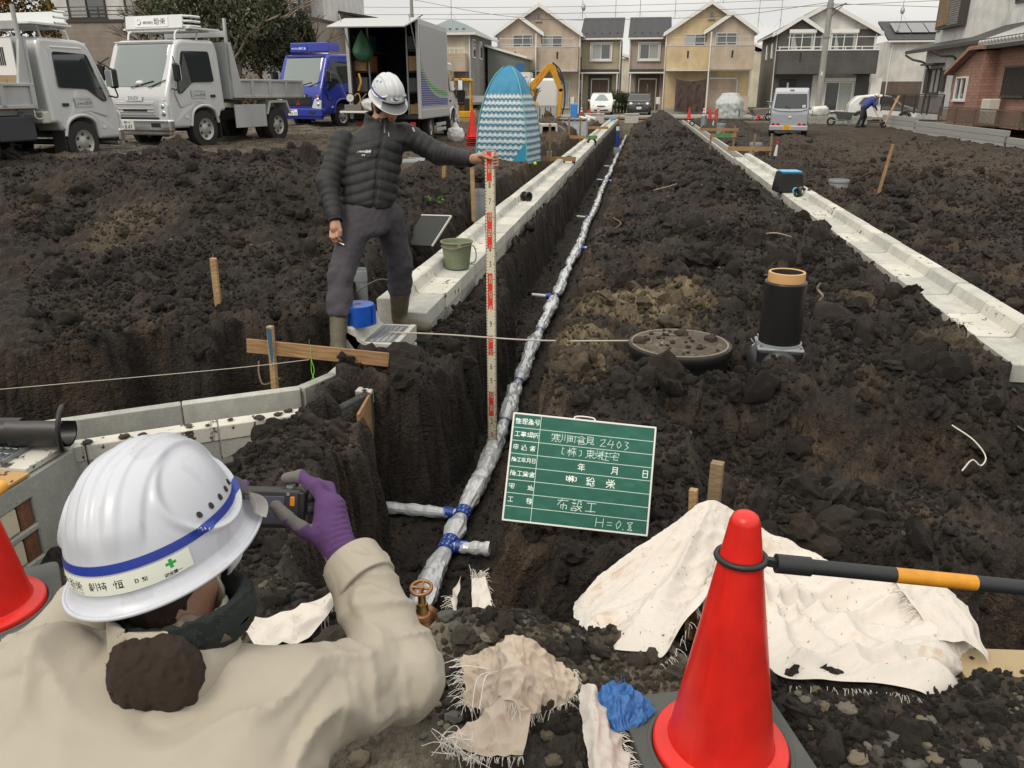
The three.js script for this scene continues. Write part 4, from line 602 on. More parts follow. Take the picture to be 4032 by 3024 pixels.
{
const t=thing('white_sack_sheet','large crumpled white sack sheet draped over stakes behind the front right cone','sack sheet');
const C=[
[[-0.069,-0.055,-2.002],[-0.110,-0.18,-2.230],[-0.123,-0.176,-2.360]],[[0.008,-0.035,-1.955],[0.018,-0.10,-2.260],[0.052,-0.015,-2.450]],[[0.103,-0.025,-1.952],[0.147,-0.02,-2.290],[0.219,0.126,-2.520]],[[0.161,-0.015,-1.954],[0.262,-0.02,-2.270],[0.296,0.172,-2.560]],
[[0.344,0.016,-2.360],[0.360,0.062,-2.480],[0.381,0.125,-2.580]],[[0.418,-0.005,-1.917],[0.523,-0.05,-2.300],[0.519,0.01,-2.620]],[[0.575,-0.005,-1.880],[0.692,-0.075,-2.250],[0.777,-0.118,-2.600]],[[0.712,-0.01,-1.893],[0.846,-0.09,-2.210],[0.972,-0.118,-2.560]],[[0.813,-0.02,-1.892],[0.962,-0.09,-2.190],[1.047,-0.056,-2.460]],[[0.857,-0.055,-1.913],[1.016,-0.14,-2.160],[1.111,-0.169,-2.300]],
];
const fold=(u,v,p)=>{const a=Math.atan2(p.x-0.33,p.z+2.62),r=Math.hypot(p.x-0.33,p.z+2.62);const edge=ss(0,0.15,v);const d1=p.x*0.45+p.z,d2=p.x-p.z*0.3;return edge*(0.034*ridgeN(a*1.9,r*0.7,3)*ss(0.05,0.3,r)+0.030*ridgeN(d1*4.5,d2*0.6,7)*ss(0.35,0.55,p.x)+0.006*ridgeN(d1*11,d2*2,9)+0.003*ridgeN(p.x*20,p.z*26,1))+0.02;};
const c=cloth(t,'sheet',C,220,90,fold);
fringe(t,c.f,(s)=>[1,s],70,0.03,[0.6,0.1,0.4]);fringe(t,c.f,(s)=>[0.28+0.2*s,0],60,0.04,[0.2,-0.2,0.5]);fringe(t,c.f,(s)=>[0.6+0.4*s,0],60,0.02,[0,0.1,0.8]);
// doubled over flap with frayed edge at the right end
const F=[[[0.93,-0.055,-2.52],[0.95,-0.05,-2.36],[0.985,-0.075,-2.22]],[[1.02,-0.02,-2.50],[1.05,-0.02,-2.36],[1.07,-0.07,-2.22]],[[1.09,-0.05,-2.46],[1.125,-0.06,-2.34],[1.125,-0.12,-2.20]]];
const c2=cloth(t,'folded_flap',F,40,50,(u,v,p)=>0.008*ridgeN(p.x*9,p.z*7,2)+0.004);fringe(t,c2.f,(s)=>[0,s],80,0.03,[-0.8,-0.1,0.2]);
}
{ // stakes under the sheet
stake(0.335,-2.74,-0.55,0.245,0.045,0.0,'squared stake sticking out above the white sack sheet',M.woodOld);stake(0.285,-2.69,-0.5,0.15,0.03,0.05,'thin pale stake beside the squared one at the top of the sack sheet',M.wood);stake(0.425,-2.68,-0.5,0.06,0.03,-0.04,'stake with green paint inside the opening of the sack sheet',M.greenPaint);stake(0.33,-2.50,-0.5,0.06,0.03,0.25,'slanting pale stake inside the opening of the sack sheet',M.wood);
}
{
const t=thing('torn_sack','torn dirty white sack rag with frayed edges lying in front of the valve','sack rag');
const rows=[[[-0.418,0.04,-1.784],[-0.336,0.09,-1.769],[-0.263,0.165,-1.749],[-0.195,0.125,-1.753],[-0.110,0.03,-1.80]],[[-0.398,0.03,-1.721],[-0.322,0.065,-1.688],[-0.255,0.13,-1.653],[-0.193,0.085,-1.684],[-0.095,0.03,-1.737]],[[-0.385,0.01,-1.643],[-0.310,0.025,-1.622],[-0.252,0.085,-1.591],[-0.203,0.035,-1.610],[-0.116,0.02,-1.68]]];
const C=rows[0].map((_,i)=>rows.map((r)=>r[i]));const c=cloth(t,'rag',C,120,60,(u,v,p)=>0.012*ridgeN(p.x*9+p.z*3,p.z*8,1)+0.007*ridgeN(p.x*22,p.z*18,5)+0.002*n2(p.x*60,p.z*60),sackDirty);
fringe(t,c.f,(s)=>[s,1],110,0.028,[0.1,0.1,0.7]);fringe(t,c.f,(s)=>[0,s],60,0.035,[-0.7,0.1,0.1]);fringe(t,c.f,(s)=>[1,s],50,0.02,[0.6,0,0.3]);
const C2=[[[-0.289,0.065,-1.60],[-0.34,0.04,-1.56],[-0.405,0.02,-1.50]],[[-0.25,0.09,-1.60],[-0.29,0.045,-1.545],[-0.31,0.02,-1.47]],[[-0.205,0.05,-1.60],[-0.20,0.04,-1.55],[-0.205,0.02,-1.485]]];const c2=cloth(t,'rag_tail',C2,60,50,(u,v,p)=>0.008*ridgeN(p.x*14,p.z*10,4)+0.004,sackDirty);fringe(t,c2.f,(s)=>[s,1],90,0.02,[0,0.05,0.8]);
obj('loose_strips',[tube([[-0.31,0.09,-1.68],[-0.325,0.11,-1.64],[-0.33,0.06,-1.58]],0.0016,4),tube([[-0.30,0.09,-1.69],[-0.345,0.10,-1.65],[-0.35,0.05,-1.58]],0.0014,4),tube([[-0.44,0.06,-1.72],[-0.38,0.08,-1.71],[-0.33,0.085,-1.70]],0.0016,4),...Array.from({length:16},(_,i)=>{const x=-0.36+0.05*n2(i,2),z=-1.47+0.03*n2(i,5);return tube([[x,0.01,z],[x+rr(-0.04,0.04),0.05+0.02*rnd(),z+rr(-0.03,0.03)],[x+rr(-0.06,0.06),0.06,z+rr(-0.05,0.05)],[x+rr(-0.08,0.08),0.01,z+rr(-0.06,0.06)]],0.0011,3,12);})],threadM,t);
}
{
const t=thing('sack_strip','long folded strip of white sacking with a frayed edge left of the cone foot','sack strip');
const C=[[[-0.085,0.035,-1.72],[-0.075,0.06,-1.60],[-0.045,0.06,-1.44],[-0.03,0.05,-1.32]],[[-0.05,0.075,-1.69],[-0.04,0.085,-1.58],[-0.015,0.075,-1.44],[0.0,0.06,-1.32]],[[-0.03,0.035,-1.67],[0.01,0.035,-1.60],[0.05,0.025,-1.48],[0.06,0.02,-1.32]]];
const c=cloth(t,'strip',C,50,90,(u,v,p)=>0.008*ridgeN(p.x*16,p.z*5,4)+0.003*n2(p.x*30,p.z*30));fringe(t,c.f,(s)=>[1,s],150,0.02,[0.9,0.15,0.1]);
}
{
const t=thing('torn_sack','upright frayed white sack scrap right of the brass valve','sack rag');
const C=[[[-0.63,-0.29,-2.54],[-0.60,-0.30,-2.42],[-0.585,-0.29,-2.33],[-0.54,-0.2,-2.12]],[[-0.60,-0.22,-2.57],[-0.585,-0.27,-2.44],[-0.565,-0.28,-2.34],[-0.49,-0.17,-2.10]]];const c=cloth(t,'rag',C,16,50,(u,v,p)=>0.006*ridgeN(p.x*20,p.z*10,4));fringe(t,c.f,(s)=>[0,s],50,0.035,[-0.7,0.2,0.1]);
const D=[[[-0.56,-0.24,-2.58],[-0.53,-0.30,-2.44],[-0.50,-0.28,-2.32],[-0.48,-0.17,-2.08]],[[-0.51,-0.24,-2.60],[-0.46,-0.26,-2.46],[-0.43,-0.24,-2.30],[-0.37,-0.15,-2.07]]];const d=cloth(t,'rag',D,24,60,(u,v,p)=>0.008*ridgeN(p.x*16,p.z*9,6));fringe(t,d.f,(s)=>[s,0],60,0.04,[0,0.7,-0.3]);fringe(t,d.f,(s)=>[1,s],40,0.02,[0.7,0.1,0]);
}
{
const t=thing('torn_sack','white sack sheet with long loose threads between the photographer\'s shoulder and raised arm','sack rag');
const C=[[[-1.12,0.03,-1.86],[-1.06,0.03,-1.80],[-1.0,0.03,-1.74]],[[-1.01,0.035,-1.90],[-0.97,0.045,-1.84],[-0.94,0.035,-1.77]],[[-0.93,0.04,-1.97],[-0.90,0.05,-1.90],[-0.88,0.035,-1.82]],[[-0.885,0.03,-2.06],[-0.875,0.04,-2.02],[-0.865,0.03,-1.97]]];const c=cloth(t,'rag',C,60,30,(u,v,p)=>0.012*ridgeN(p.x*10,p.z*7,3));fringe(t,c.f,(s)=>[1-0.3*s,0.3],40,0.06,[0.5,0.2,0.4],threadM,1.2);
const D=[[[-0.905,-0.19,-2.28],[-0.90,-0.2,-2.16]],[[-0.885,-0.19,-2.28],[-0.87,-0.2,-2.14]]];const d=cloth(t,'rag_edge',D,8,20,()=>0.004);fringe(t,d.f,(s)=>[0,s],70,0.04,[-0.7,0.1,0.2]);
}
tag(obj('styrofoam_board',[rb(0.40,0.05,0.44,0.006,-0.76,-0.83,-2.74,0.03,0.15)],std([0.74,0.74,0.72],0.85,{map:withRep(T.concDirt,2.2)})),'dirt speckled white board under the brass valve','board');
{const t=thing('blue_scrap','crumpled scrap of blue plastic sheet beside the cone weight','plastic scrap');const bm=std([0.035,0.16,0.46],0.5,{map:withRep(T.cloud,3)});const C=[[[-0.055,0.05,-1.665],[-0.03,0.04,-1.62],[-0.015,0.02,-1.58]],[[0.0,0.085,-1.70],[0.015,0.08,-1.64],[0.02,0.035,-1.585]],[[0.055,0.075,-1.69],[0.06,0.06,-1.64],[0.05,0.03,-1.60]],[[0.11,0.045,-1.66],[0.095,0.045,-1.635],[0.075,0.035,-1.615]]];const c=cloth(t,'sheet',C,60,40,(u,v,p)=>0.010*ridgeN(p.x*18,p.z*14,3)+0.004*ridgeN(p.x*44,p.z*34,8),bm);fringe(t,c.f,(s)=>[0,s],40,0.015,[-0.7,0.2,0.1],bm);fringe(t,c.f,(s)=>[s*0.6,0],40,0.015,[0,0.4,-0.5],bm);}
tag(obj('blue_scrap',[rb(0.05,0.03,0.07,0.008,-0.895,-0.23,-2.18,0.2,0.5)],M.blue),'small bright blue plastic piece in the dark hole by the raised sleeve','plastic scrap');
tag(obj('red_plate',[rb(0.2,0.015,0.26,0.004,0.155,0.004,-1.60,0,0.35)],std([0.45,0.05,0.035],0.5)),'red plastic foot showing under the rubber weight by the blue scrap','plastic foot');
{const t=thing('plywood_sheet','muddy tan plywood sheet at the right edge behind the stones','plywood',[1.30,-0.135,-2.16],0.10);obj('sheet',[rb(0.52,0.018,0.28,0.003)],std([0.42,0.32,0.19],0.75,{map:withRep(T.blotch,1.6)}),t);for(let i=0;i<22;i++){const m=obj('soil_crumb',lump(i%3+2,0.5),soilCrumb(),t);m.position.set(rr(-0.24,0.2),0.012,rr(-0.12,0.12));m.scale.setScalar(rr(0.004,0.012));}}
{ // stones on the dark soil by the cone and along the near edge
const sm=[[0.30,0.27,0.22],[0.22,0.21,0.19],[0.36,0.30,0.21],[0.16,0.16,0.145],[0.27,0.22,0.15]].map((c)=>std(c,0.85,{map:withRep(T.conc,3),bumpMap:withRep(T.concBump,4),bumpScale:0.003})),gs=[lump(21,0.7,false,2),lump(22,0.6,false,2),lump(23,0.75,false,2),lump(24,0.55,true,1)];
const fixed=[[0.602,-1.783,0.022],[0.704,-1.718,0.018],[0.782,-1.664,0.02],[0.871,-1.654,0.026],[0.543,-1.774,0.016],[0.504,-1.80,0.012],[0.724,-1.623,0.022],[0.595,-1.619,0.02],[0.655,-1.66,0.014],[0.93,-1.74,0.016],[0.83,-1.82,0.012],[0.60,-1.70,0.012],[0.50,-1.71,0.010]];
const put=(x,z,s,i)=>{const m=obj('stone',gs[i%4],sm[i%5]);m.position.set(x,soilH(x,z)+s*0.35,z);m.rotation.set(rr(-0.3,0.3),rnd()*6.3,rr(-0.3,0.3));m.scale.set(s*rr(0.9,1.3),s*0.9,s);tag(m,'rounded stone among the gravel on the dark ground right of the front cone','stone','stones on the dark ground right of the cone');};
fixed.forEach((f,i)=>put(...f,i));for(let i=0;i<110;i++)put(rr(0.42,1.25),-rr(1.45,1.95),0.004+0.009*rnd()**2,i);
for(let i=0;i<60;i++){const x=rr(-0.62,-0.02),z=-rr(1.4,2.0),s=0.006+0.02*rnd()**2.5,m=obj('stone',gs[i%4],sm[i%5]);m.position.set(x,soilH(x,z)+s*0.3,z);m.rotation.y=rnd()*6;m.scale.set(s*1.2,s*0.9,s);tag(m,'pale broken stone on the trodden ground around the torn rags','stone','pale stones around the torn rags');}
for(let i=0;i<60;i++){const x=rr(-2.55,-1.95),z=-rr(2.35,2.95),s=rr(0.012,0.034),m=obj('stone',gs[3],sm[i%4]);m.position.set(x,soilH(x,z)+s*0.3,z);m.rotation.set(rnd(),rnd()*6,rnd());m.scale.set(s*1.2,s*0.9,s);tag(m,'angular grey stone at the foot of the catch basin wall','stone','crushed stones below the catch basin');}
}

// ---------- people: distance fields meshed with surface nets ----------
function sdfMesh(f,lo,hi,cell){
const n=[0,1,2].map((i)=>Math.ceil((hi[i]-lo[i]) / cell)+1),[nx,ny,nz]=n,F=new Float32Array(nx*ny*nz),id=new Int32Array(nx*ny*nz).fill(-1),P=[],I=[];
for(let k=0,q=0;k<nz;k++)for(let j=0;j<ny;j++)for(let i=0;i<nx;i++,q++)F[q]=f(lo[0]+i*cell,lo[1]+j*cell,lo[2]+k*cell);
const o=[0,1,nx,nx+1,nx*ny,nx*ny+1,nx*ny+nx,nx*ny+nx+1],E=[[0,1],[2,3],[4,5],[6,7],[0,2],[1,3],[4,6],[5,7],[0,4],[1,5],[2,6],[3,7]];
for(let k=0;k<nz-1;k++)for(let j=0;j<ny-1;j++)for(let i=0;i<nx-1;i++){
const q=(k*ny+j)*nx+i;let m=0;for(let c=0;c<8;c++)if(F[q+o[c]]<0)m|=1<<c;if(m===0||m===255)continue;
let x=0,y=0,z=0,w=0;for(const [a,b]of E){const fa=F[q+o[a]],fb=F[q+o[b]];if((fa<0)===(fb<0))continue;const t=fa / (fa-fb);x+=(a&1)+t*((b&1)-(a&1));y+=((a>>1)&1)+t*(((b>>1)&1)-((a>>1)&1));z+=(a>>2)+t*((b>>2)-(a>>2));w++;}
id[q]=P.length / 3;P.push(lo[0]+(i+x / w)*cell,lo[1]+(j+y / w)*cell,lo[2]+(k+z / w)*cell);
}
const quad=(a,b,c,d,flip)=>{if(a<0||b<0||c<0||d<0)return;if(flip)I.push(a,c,b,a,d,c);else I.push(a,b,c,a,c,d);};
for(let k=1;k<nz-1;k++)for(let j=1;j<ny-1;j++)for(let i=1;i<nx-1;i++){
const q=(k*ny+j)*nx+i,s=F[q]<0;
if(s!==F[q+1]<0)quad(id[q-nx-nx*ny],id[q-nx*ny],id[q],id[q-nx],!s);
if(s!==F[q+nx]<0)quad(id[q-1-nx*ny],id[q-1],id[q],id[q-nx*ny],!s);
if(s!==F[q+nx*ny]<0)quad(id[q-1-nx],id[q-nx],id[q],id[q-1],!s);
}
const g=new THREE.BufferGeometry();g.setAttribute('position',new THREE.BufferAttribute(new Float32Array(P),3));g.setIndex(I);g.computeVertexNormals();return faceUV(g);
}
function faceUV(g0){ // one projection per triangle, so that patterns never smear
const g=g0.toNonIndexed(),p=g.attributes.position,n=g.attributes.normal,uv=new Float32Array(p.count*2);
for(let i=0;i<p.count;i+=3){let a=0,b=0,c=0;for(let k=i;k<i+3;k++){a+=n.getX(k);b+=n.getY(k);c+=n.getZ(k);}a=Math.abs(a);b=Math.abs(b);c=Math.abs(c);for(let k=i;k<i+3;k++){const x=p.getX(k),y=p.getY(k),z=p.getZ(k);uv[2*k]=b>=a&&b>=c?x:a>=c?z:x;uv[2*k+1]=b>=a&&b>=c?z:y;}}
g.setAttribute('uv',new THREE.BufferAttribute(uv,2));return keep(g);
}
const smin=(a,b,k)=>{const h=Math.max(k-Math.abs(a-b),0) / k;return Math.min(a,b)-h*h*k*0.25;};
const smax=(a,b,k)=>-smin(-a,-b,k);
let capT=0;
function cap(x,y,z,a,b,ra,rb){const bx=b[0]-a[0],by=b[1]-a[1],bz=b[2]-a[2],px=x-a[0],py=y-a[1],pz=z-a[2];const t=clamp((px*bx+py*by+pz*bz) / (bx*bx+by*by+bz*bz));capT=t;return Math.hypot(px-bx*t,py-by*t,pz-bz*t)-mix(ra,rb,t);}
function ell(x,y,z,c,r){const a=(x-c[0]) / r[0],b=(y-c[1]) / r[1],d=(z-c[2]) / r[2],k=Math.hypot(a,b,d);return (k-1)*Math.min(...r)*(k>0.3?1:1);}
const creases=(x,y,z,s,seed)=>{const a=1-Math.abs(n3(x*s+seed,y*s*0.55,z*s))*1.7,b=n3(x*s*2.3,y*s*1.2+seed,z*s*2.3);return 0.6*a+0.3*b;};
const skinM=phy([0.50,0.27,0.18],0.5,{map:withRep(T.cloud,4)});
const lerp3=(a,b,t)=>[mix(a[0],b[0],t),mix(a[1],b[1],t),mix(a[2],b[2],t)];
// hard hat: az 0 = right, 90 deg = front (-z); v 0 brim edge .. 1 crown
function hatPoint(az,v,o=0,S={}){
const {W=0.112,L=0.138,H=0.142,rails=1}=S;const ca=Math.cos(az),sa=Math.sin(az);let r,y;
const front=Math.max(0,sa)**2.2;
if(v<0.1){const t=v / 0.1;r=mix(1.115+0.16*front,1.0,ss(0,1.15,t));y=mix(-0.010-0.012*front,0.008,t*t)-0.004*front;}
else {const th=(v-0.1) / 0.9*Math.PI / 2;r=Math.pow(Math.cos(th),0.74);y=0.008+H*Math.pow(Math.sin(th),0.98);}
let x=W*r*ca,z=-L*r*sa,e=o;
if(v>0.1&&rails){
const up=ss(0.28,0.45,v),ax=Math.abs(x);
e+=up*0.0050*(ss(0.058,0.050,ax)+0.6*ss(0.030,0.024,ax)-0.8*ss(0.012,0.006,ax));
const q=Math.hypot((z+0.012) / 0.098,(y-0.092) / 0.062);if(ax>0.05)e+=0.0050*Math.exp(-(((q-1) / 0.055)**2))*ss(0.05,0.066,ax)-0.0035*ss(1.0,0.9,q)*ss(0.05,0.066,ax);
}
const n=V3(ca / W,0,-sa / L).normalize().multiplyScalar(Math.max(0.05,r));n.y=v<0.1?0.9:Math.pow(clamp((v-0.1) / 0.9),0.9)*1.2+0.05;n.normalize();
return [x+n.x*e,y+n.y*e,z+n.z*e];
}
function hatPatch(a0,a1,v0,v1,o,nu,nv,S){return keep(grid(nu,nv,(u,v)=>hatPoint(mix(a0,a1,u),mix(v0,v1,v),o,S)));}
function hardHat(parent,S,mat,detail){
const t=new THREE.Group();t.name='hard_hat';parent.add(t);
obj('shell',[grid(192,110,(u,v)=>hatPoint(u*6.28319,Math.pow(v,1.0),0,S),true)],mat,t);
obj('brim_edge',[tube(Array.from({length:72},(_,i)=>hatPoint(i / 72*6.28319,0.0,0,S)),0.0032,8,220,true)],mat,t);
obj('inner_shell',[grid(64,24,(u,v)=>{const p=hatPoint(u*6.28319,0.02+0.9*v,-0.004,{...S,rails:0});return p;},true)],std([0.45,0.46,0.46],0.8),t);
const sb=std([0.016,0.04,0.30],0.4);obj('blue_stripe',[hatPatch(2.2,7.22,0.235,0.285,0.0012,120,3,S)],sb,t);
return t;
}
const hatWhite=(dirt,rep)=>phy([0.66,0.67,0.70],0.36,{map:dirt,clearcoat:0.25,clearcoatRoughness:0.3});

// ----- standing worker -----
{
const t=thing('person','standing worker in white hard hat and black quilted jacket holding the staff','person',[0,0,0]);
const J={hipR:[-1.835,0.73,-5.12],hipL:[-1.675,0.72,-5.29],kneeR:[-1.885,0.40,-4.88],kneeL:[-1.625,0.40,-5.36],ankR:[-1.855,-0.0,-4.66],ankL:[-1.69,-0.02,-5.48],waist:[-1.775,0.85,-5.20],chest:[-1.775,1.12,-5.31],neck:[-1.735,1.325,-5.40],head:[-1.675,1.448,-5.40],shR:[-1.935,1.225,-5.22],elbR:[-1.995,0.965,-5.06],wrR:[-1.918,0.775,-4.935],shL:[-1.585,1.255,-5.45],elbL:[-1.35,1.125,-5.46],wrL:[-1.085,1.115,-5.20]};
const lat=V3(...J.shL).sub(V3(...J.shR)).setY(0).normalize(),fwd=V3(-lat.z,0,lat.x).negate();if(fwd.z<0)fwd.negate();
const spineAt=(y)=>(y<1.12?lerp3(J.waist,J.chest,(y-0.85) / 0.27):lerp3(J.chest,J.neck,(y-1.12) / 0.205));
const torso=(x,y,z,grow)=>{const c=spineAt(y),dx=x-c[0],dz=z-c[2],l=dx*lat.x+dz*lat.z,f=dx*fwd.x+dz*fwd.z;const h=(y-0.69) / 0.61;const w=mix(0.150,0.185,ss(0.1,0.75,h))*(1-0.55*ss(0.82,1.08,h))+grow,d=mix(0.112,0.128,ss(0.1,0.6,h))*(1-0.42*ss(0.85,1.08,h))+grow;const k=Math.hypot(l / w,f / d);return [(k-1)*Math.min(w,d),l,f];};
const quilt=(s,p,a)=>a*Math.pow(Math.abs(Math.sin(Math.PI*s / p)),0.55);
const jacket=(x,y,z)=>{
let [d,l,f]=torso(x,y,z,0.018);d=smax(d,0.80-y-0.01*Math.sin(l*20),0.03);d=smax(d,y-1.325,0.05);
const s=y+(f>0?0.30*Math.abs(l):0.06*l);d-=quilt(s,0.062,0.009)*ss(0.82,0.85,y)*ss(1.29,1.21,y);
if(f>0&&Math.abs(l-0.005)<0.012)d+=0.007;
let a=cap(x,y,z,J.shR,J.elbR,0.074,0.066);a-=quilt(capT*0.31,0.05,0.008);let b=cap(x,y,z,J.elbR,J.wrR,0.064,0.046);b-=quilt(capT*0.25+0.02,0.046,0.007);a=smin(a,b,0.03);
let e=cap(x,y,z,J.shL,J.elbL,0.076,0.066);e-=quilt(capT*0.27,0.05,0.008);let g=cap(x,y,z,J.elbL,J.wrL,0.065,0.045);g-=quilt(capT*0.37,0.05,0.007);e=smin(e,g,0.03);
d=smin(d,a,0.03);d=smin(d,e,0.05);
const col=Math.max(cap(x,y,z,[J.neck[0]-0.02,1.26,J.neck[2]-0.02],[J.neck[0],1.37,J.neck[2]],0.105,0.094),-cap(x,y,z,[J.neck[0]-0.005,1.29,J.neck[2]-0.005],[J.neck[0]+0.02,1.45,J.neck[2]+0.02],0.074,0.082),y-1.392+0.28*((x-J.neck[0])*fwd.x+(z-J.neck[2])*fwd.z+0.02));d=smin(d,col,0.03);
return d+0.004*creases(x,y,z,9,3);
};
obj('jacket',sdfMesh(jacket,[-2.12,0.74,-5.62],[-1.0,1.43,-4.84],0.0085),std([0.011,0.0115,0.0125],0.62,{bumpMap:withRep(T.fine,40),bumpScale:0.0006}),t);
const cuffM=std([0.014,0.012,0.016],0.85);obj('cuff',[rod(lerp3(J.elbR,J.wrR,0.9),lerp3(J.elbR,J.wrR,1.16),0.045,20)],cuffM,t);obj('cuff',[rod(lerp3(J.elbL,J.wrL,0.94),lerp3(J.elbL,J.wrL,1.06),0.045,20)],cuffM,t);
const trousers=(x,y,z)=>{
let [d]=torso(x,Math.max(y,0.64),z,0.006);d=smax(d,y-0.87,0.02);d=smax(d,0.62-y,0.06);
let a=cap(x,y,z,J.hipR,J.kneeR,0.112,0.082),b=cap(x,y,z,J.kneeR,lerp3(J.kneeR,J.ankR,0.52),0.080,0.078),bag=cap(x,y,z,lerp3(J.kneeR,J.ankR,0.36),lerp3(J.kneeR,J.ankR,0.54),0.084,0.078);
a=smin(smin(a,b,0.04),bag,0.03);a=smax(a,0.175-y,0.01);
let e=cap(x,y,z,J.hipL,J.kneeL,0.110,0.080),g=cap(x,y,z,J.kneeL,lerp3(J.kneeL,J.ankL,0.5),0.086,0.088);e=smin(e,g,0.04);e=smax(e,0.155-y,0.01);
d=smin(smin(d,a,0.05),e,0.04);return d+0.010*creases(x,y*1.7,z,5.5,7)*ss(0.75,0.5,y)+0.004*creases(x,y*2,z,13,17);
};
obj('trousers',sdfMesh(trousers,[-2.06,0.12,-5.60],[-1.44,0.90,-4.56],0.009),std([0.052,0.047,0.058],0.88,{bumpMap:withRep(T.fine,40),bumpScale:0.0006}),t);
const bootM=std([0.105,0.093,0.062],0.62,{map:withRep(T.blotch,3)});
const boot=(kn,an,toe,lo,hi,R=0.066)=>{const top=lerp3(kn,an,0.42),heel=[an[0],an[1]-0.05,an[2]],sole=heel[1]-0.045;const g=sdfMesh((x,y,z)=>{let d=cap(x,y,z,top,an,R,R*0.72);d-=0.003*Math.abs(Math.sin(capT*26))*(capT<0.3?1:0);d=smin(d,cap(x,y,z,heel,toe,0.046,0.044),0.04);d=smax(d,sole-y,0.008);d=smax(d,y-top[1],0.004);return d+0.003*creases(x,y,z,12,2);},lo,hi,0.008);obj('rubber_boot',g,bootM,t);};
boot(J.kneeR,J.ankR,[-1.775,-0.055,-4.55],[-1.98,-0.13,-4.86],[-1.70,0.27,-4.46]);boot(J.kneeL,J.ankL,[-1.475,-0.085,-5.42],[-1.81,-0.16,-5.62],[-1.40,0.26,-5.3],0.08);
// skin: one continuous body with finer head and hands
const H=V3(...J.head),hq=new THREE.Matrix4().makeRotationFromEuler(new THREE.Euler(0.62,0.72,0.05,'YXZ')).setPosition(H),hi=hq.clone().invert(),vv=V3();
const headF=(x,y,z)=>{const p=vv.set(x,y,z).applyMatrix4(hi);const X=p.x,Y=p.y,Z=p.z;let d=ell(X,Y,Z,[0,0.03,-0.012],[0.078,0.105,0.098]);d=smin(d,ell(X,Y,Z,[0,-0.055,0.03],[0.056,0.062,0.062]),0.05);d=smin(d,cap(X,Y,Z,[0,0.01,0.088],[0,-0.025,0.108],0.011,0.015),0.02);d=smin(d,ell(X,Y,Z,[0,-0.062,0.084],[0.026,0.011,0.014]),0.014);d=smin(d,ell(X,Y,Z,[0,-0.10,0.072],[0.022,0.018,0.018]),0.03);for(const s of [-1,1]){d=smin(d,ell(X,Y,Z,[s*0.083,-0.005,-0.008],[0.013,0.032,0.020]),0.012);d=smax(d,-ell(X,Y,Z,[s*0.033,0.012,0.098],[0.018,0.012,0.018]),0.014);d=smin(d,ell(X,Y,Z,[s*0.033,0.012,0.077],[0.014,0.009,0.012]),0.006);}return d;};
const bodyF=(x,y,z)=>{let [d]=torso(x,y,z,-0.02);d=smax(smax(d,0.66-y,0.03),y-1.31,0.03);const c=(a,b,r,s)=>{d=smin(d,cap(x,y,z,J[a],J[b],r,s),0.03);};c('neck','head',0.056,0.056);c('chest','neck',0.06,0.056);c('shR','elbR',0.05,0.04);c('elbR','wrR',0.04,0.03);c('shL','elbL',0.05,0.04);c('elbL','wrL',0.04,0.03);c('hipR','kneeR',0.08,0.055);c('kneeR','ankR',0.055,0.032);c('hipL','kneeL',0.08,0.055);c('kneeL','ankL',0.055,0.032);return d;};
const chain=(x,y,z,pts,r)=>{let d=9;for(let i=0;i<pts.length-1;i++)d=smin(d,cap(x,y,z,pts[i],pts[i+1],r*(1-0.08*i),r*(1-0.08*(i+1))),0.006);return d;};
// right hand hanging, fingers slightly curled
const w=J.wrR,hR=(x,y,z)=>{let d=cap(x,y,z,[w[0],w[1],w[2]],[w[0]+0.012,w[1]-0.07,w[2]+0.03],0.028,0.036);for(let i=0;i<4;i++){const k=[w[0]-0.022+i*0.017,w[1]-0.095,w[2]+0.026+i*0.008],l=[0.075,0.085,0.08,0.06][i]*0.9;d=smin(d,chain(x,y,z,[k,[k[0]+0.003,k[1]-l*0.45,k[2]+0.018],[k[0]+0.012,k[1]-l*0.8,k[2]+0.008],[k[0]+0.018,k[1]-l,k[2]-0.008]],0.0105),0.008);}d=smin(d,chain(x,y,z,[[w[0]+0.035,w[1]-0.04,w[2]+0.03],[w[0]+0.05,w[1]-0.085,w[2]+0.045],[w[0]+0.048,w[1]-0.115,w[2]+0.045]],0.0115),0.012);return d;};
// left hand closed on the top of the staff
const q=J.wrL,S0=[-0.92,1.135,-5.03],hL=(x,y,z)=>{let d=cap(x,y,z,q,[-0.985,1.128,-5.105],0.030,0.034);for(let i=0;i<4;i++){const yy=1.160-i*0.019;d=smin(d,chain(x,y,z,[[-0.976,yy,-5.098],[-0.923,yy-0.002,-5.075],[-0.881,yy-0.006,-5.055],[-0.876,yy-0.010,-5.022],[-0.896,yy-0.012,-5.008]],0.0108),0.007);}d=smin(d,chain(x,y,z,[[-1.0,1.145,-5.085],[-0.968,1.15,-5.035],[-0.933,1.142,-5.004],[-0.913,1.135,-5.002]],0.0122),0.01);return d;};
const gs=[sdfMesh(bodyF,[-2.1,-0.1,-5.62],[-1.03,1.45,-4.6],0.016),sdfMesh((x,y,z)=>smin(headF(x,y,z),cap(x,y,z,J.neck,J.head,0.056,0.056),0.03),[-1.84,1.26,-5.56],[-1.50,1.62,-5.22],0.0045),sdfMesh(hR,[w[0]-0.09,w[1]-0.22,w[2]-0.07],[w[0]+0.1,w[1]+0.04,w[2]+0.1],0.0032),sdfMesh(hL,[-1.14,1.06,-5.24],[-0.85,1.21,-4.98],0.0032)];
obj('body',gs,skinM,t);
const local=(name,geos,m)=>{const g=join([geos]);g.applyMatrix4(hq);return obj(name,g,m,t);};
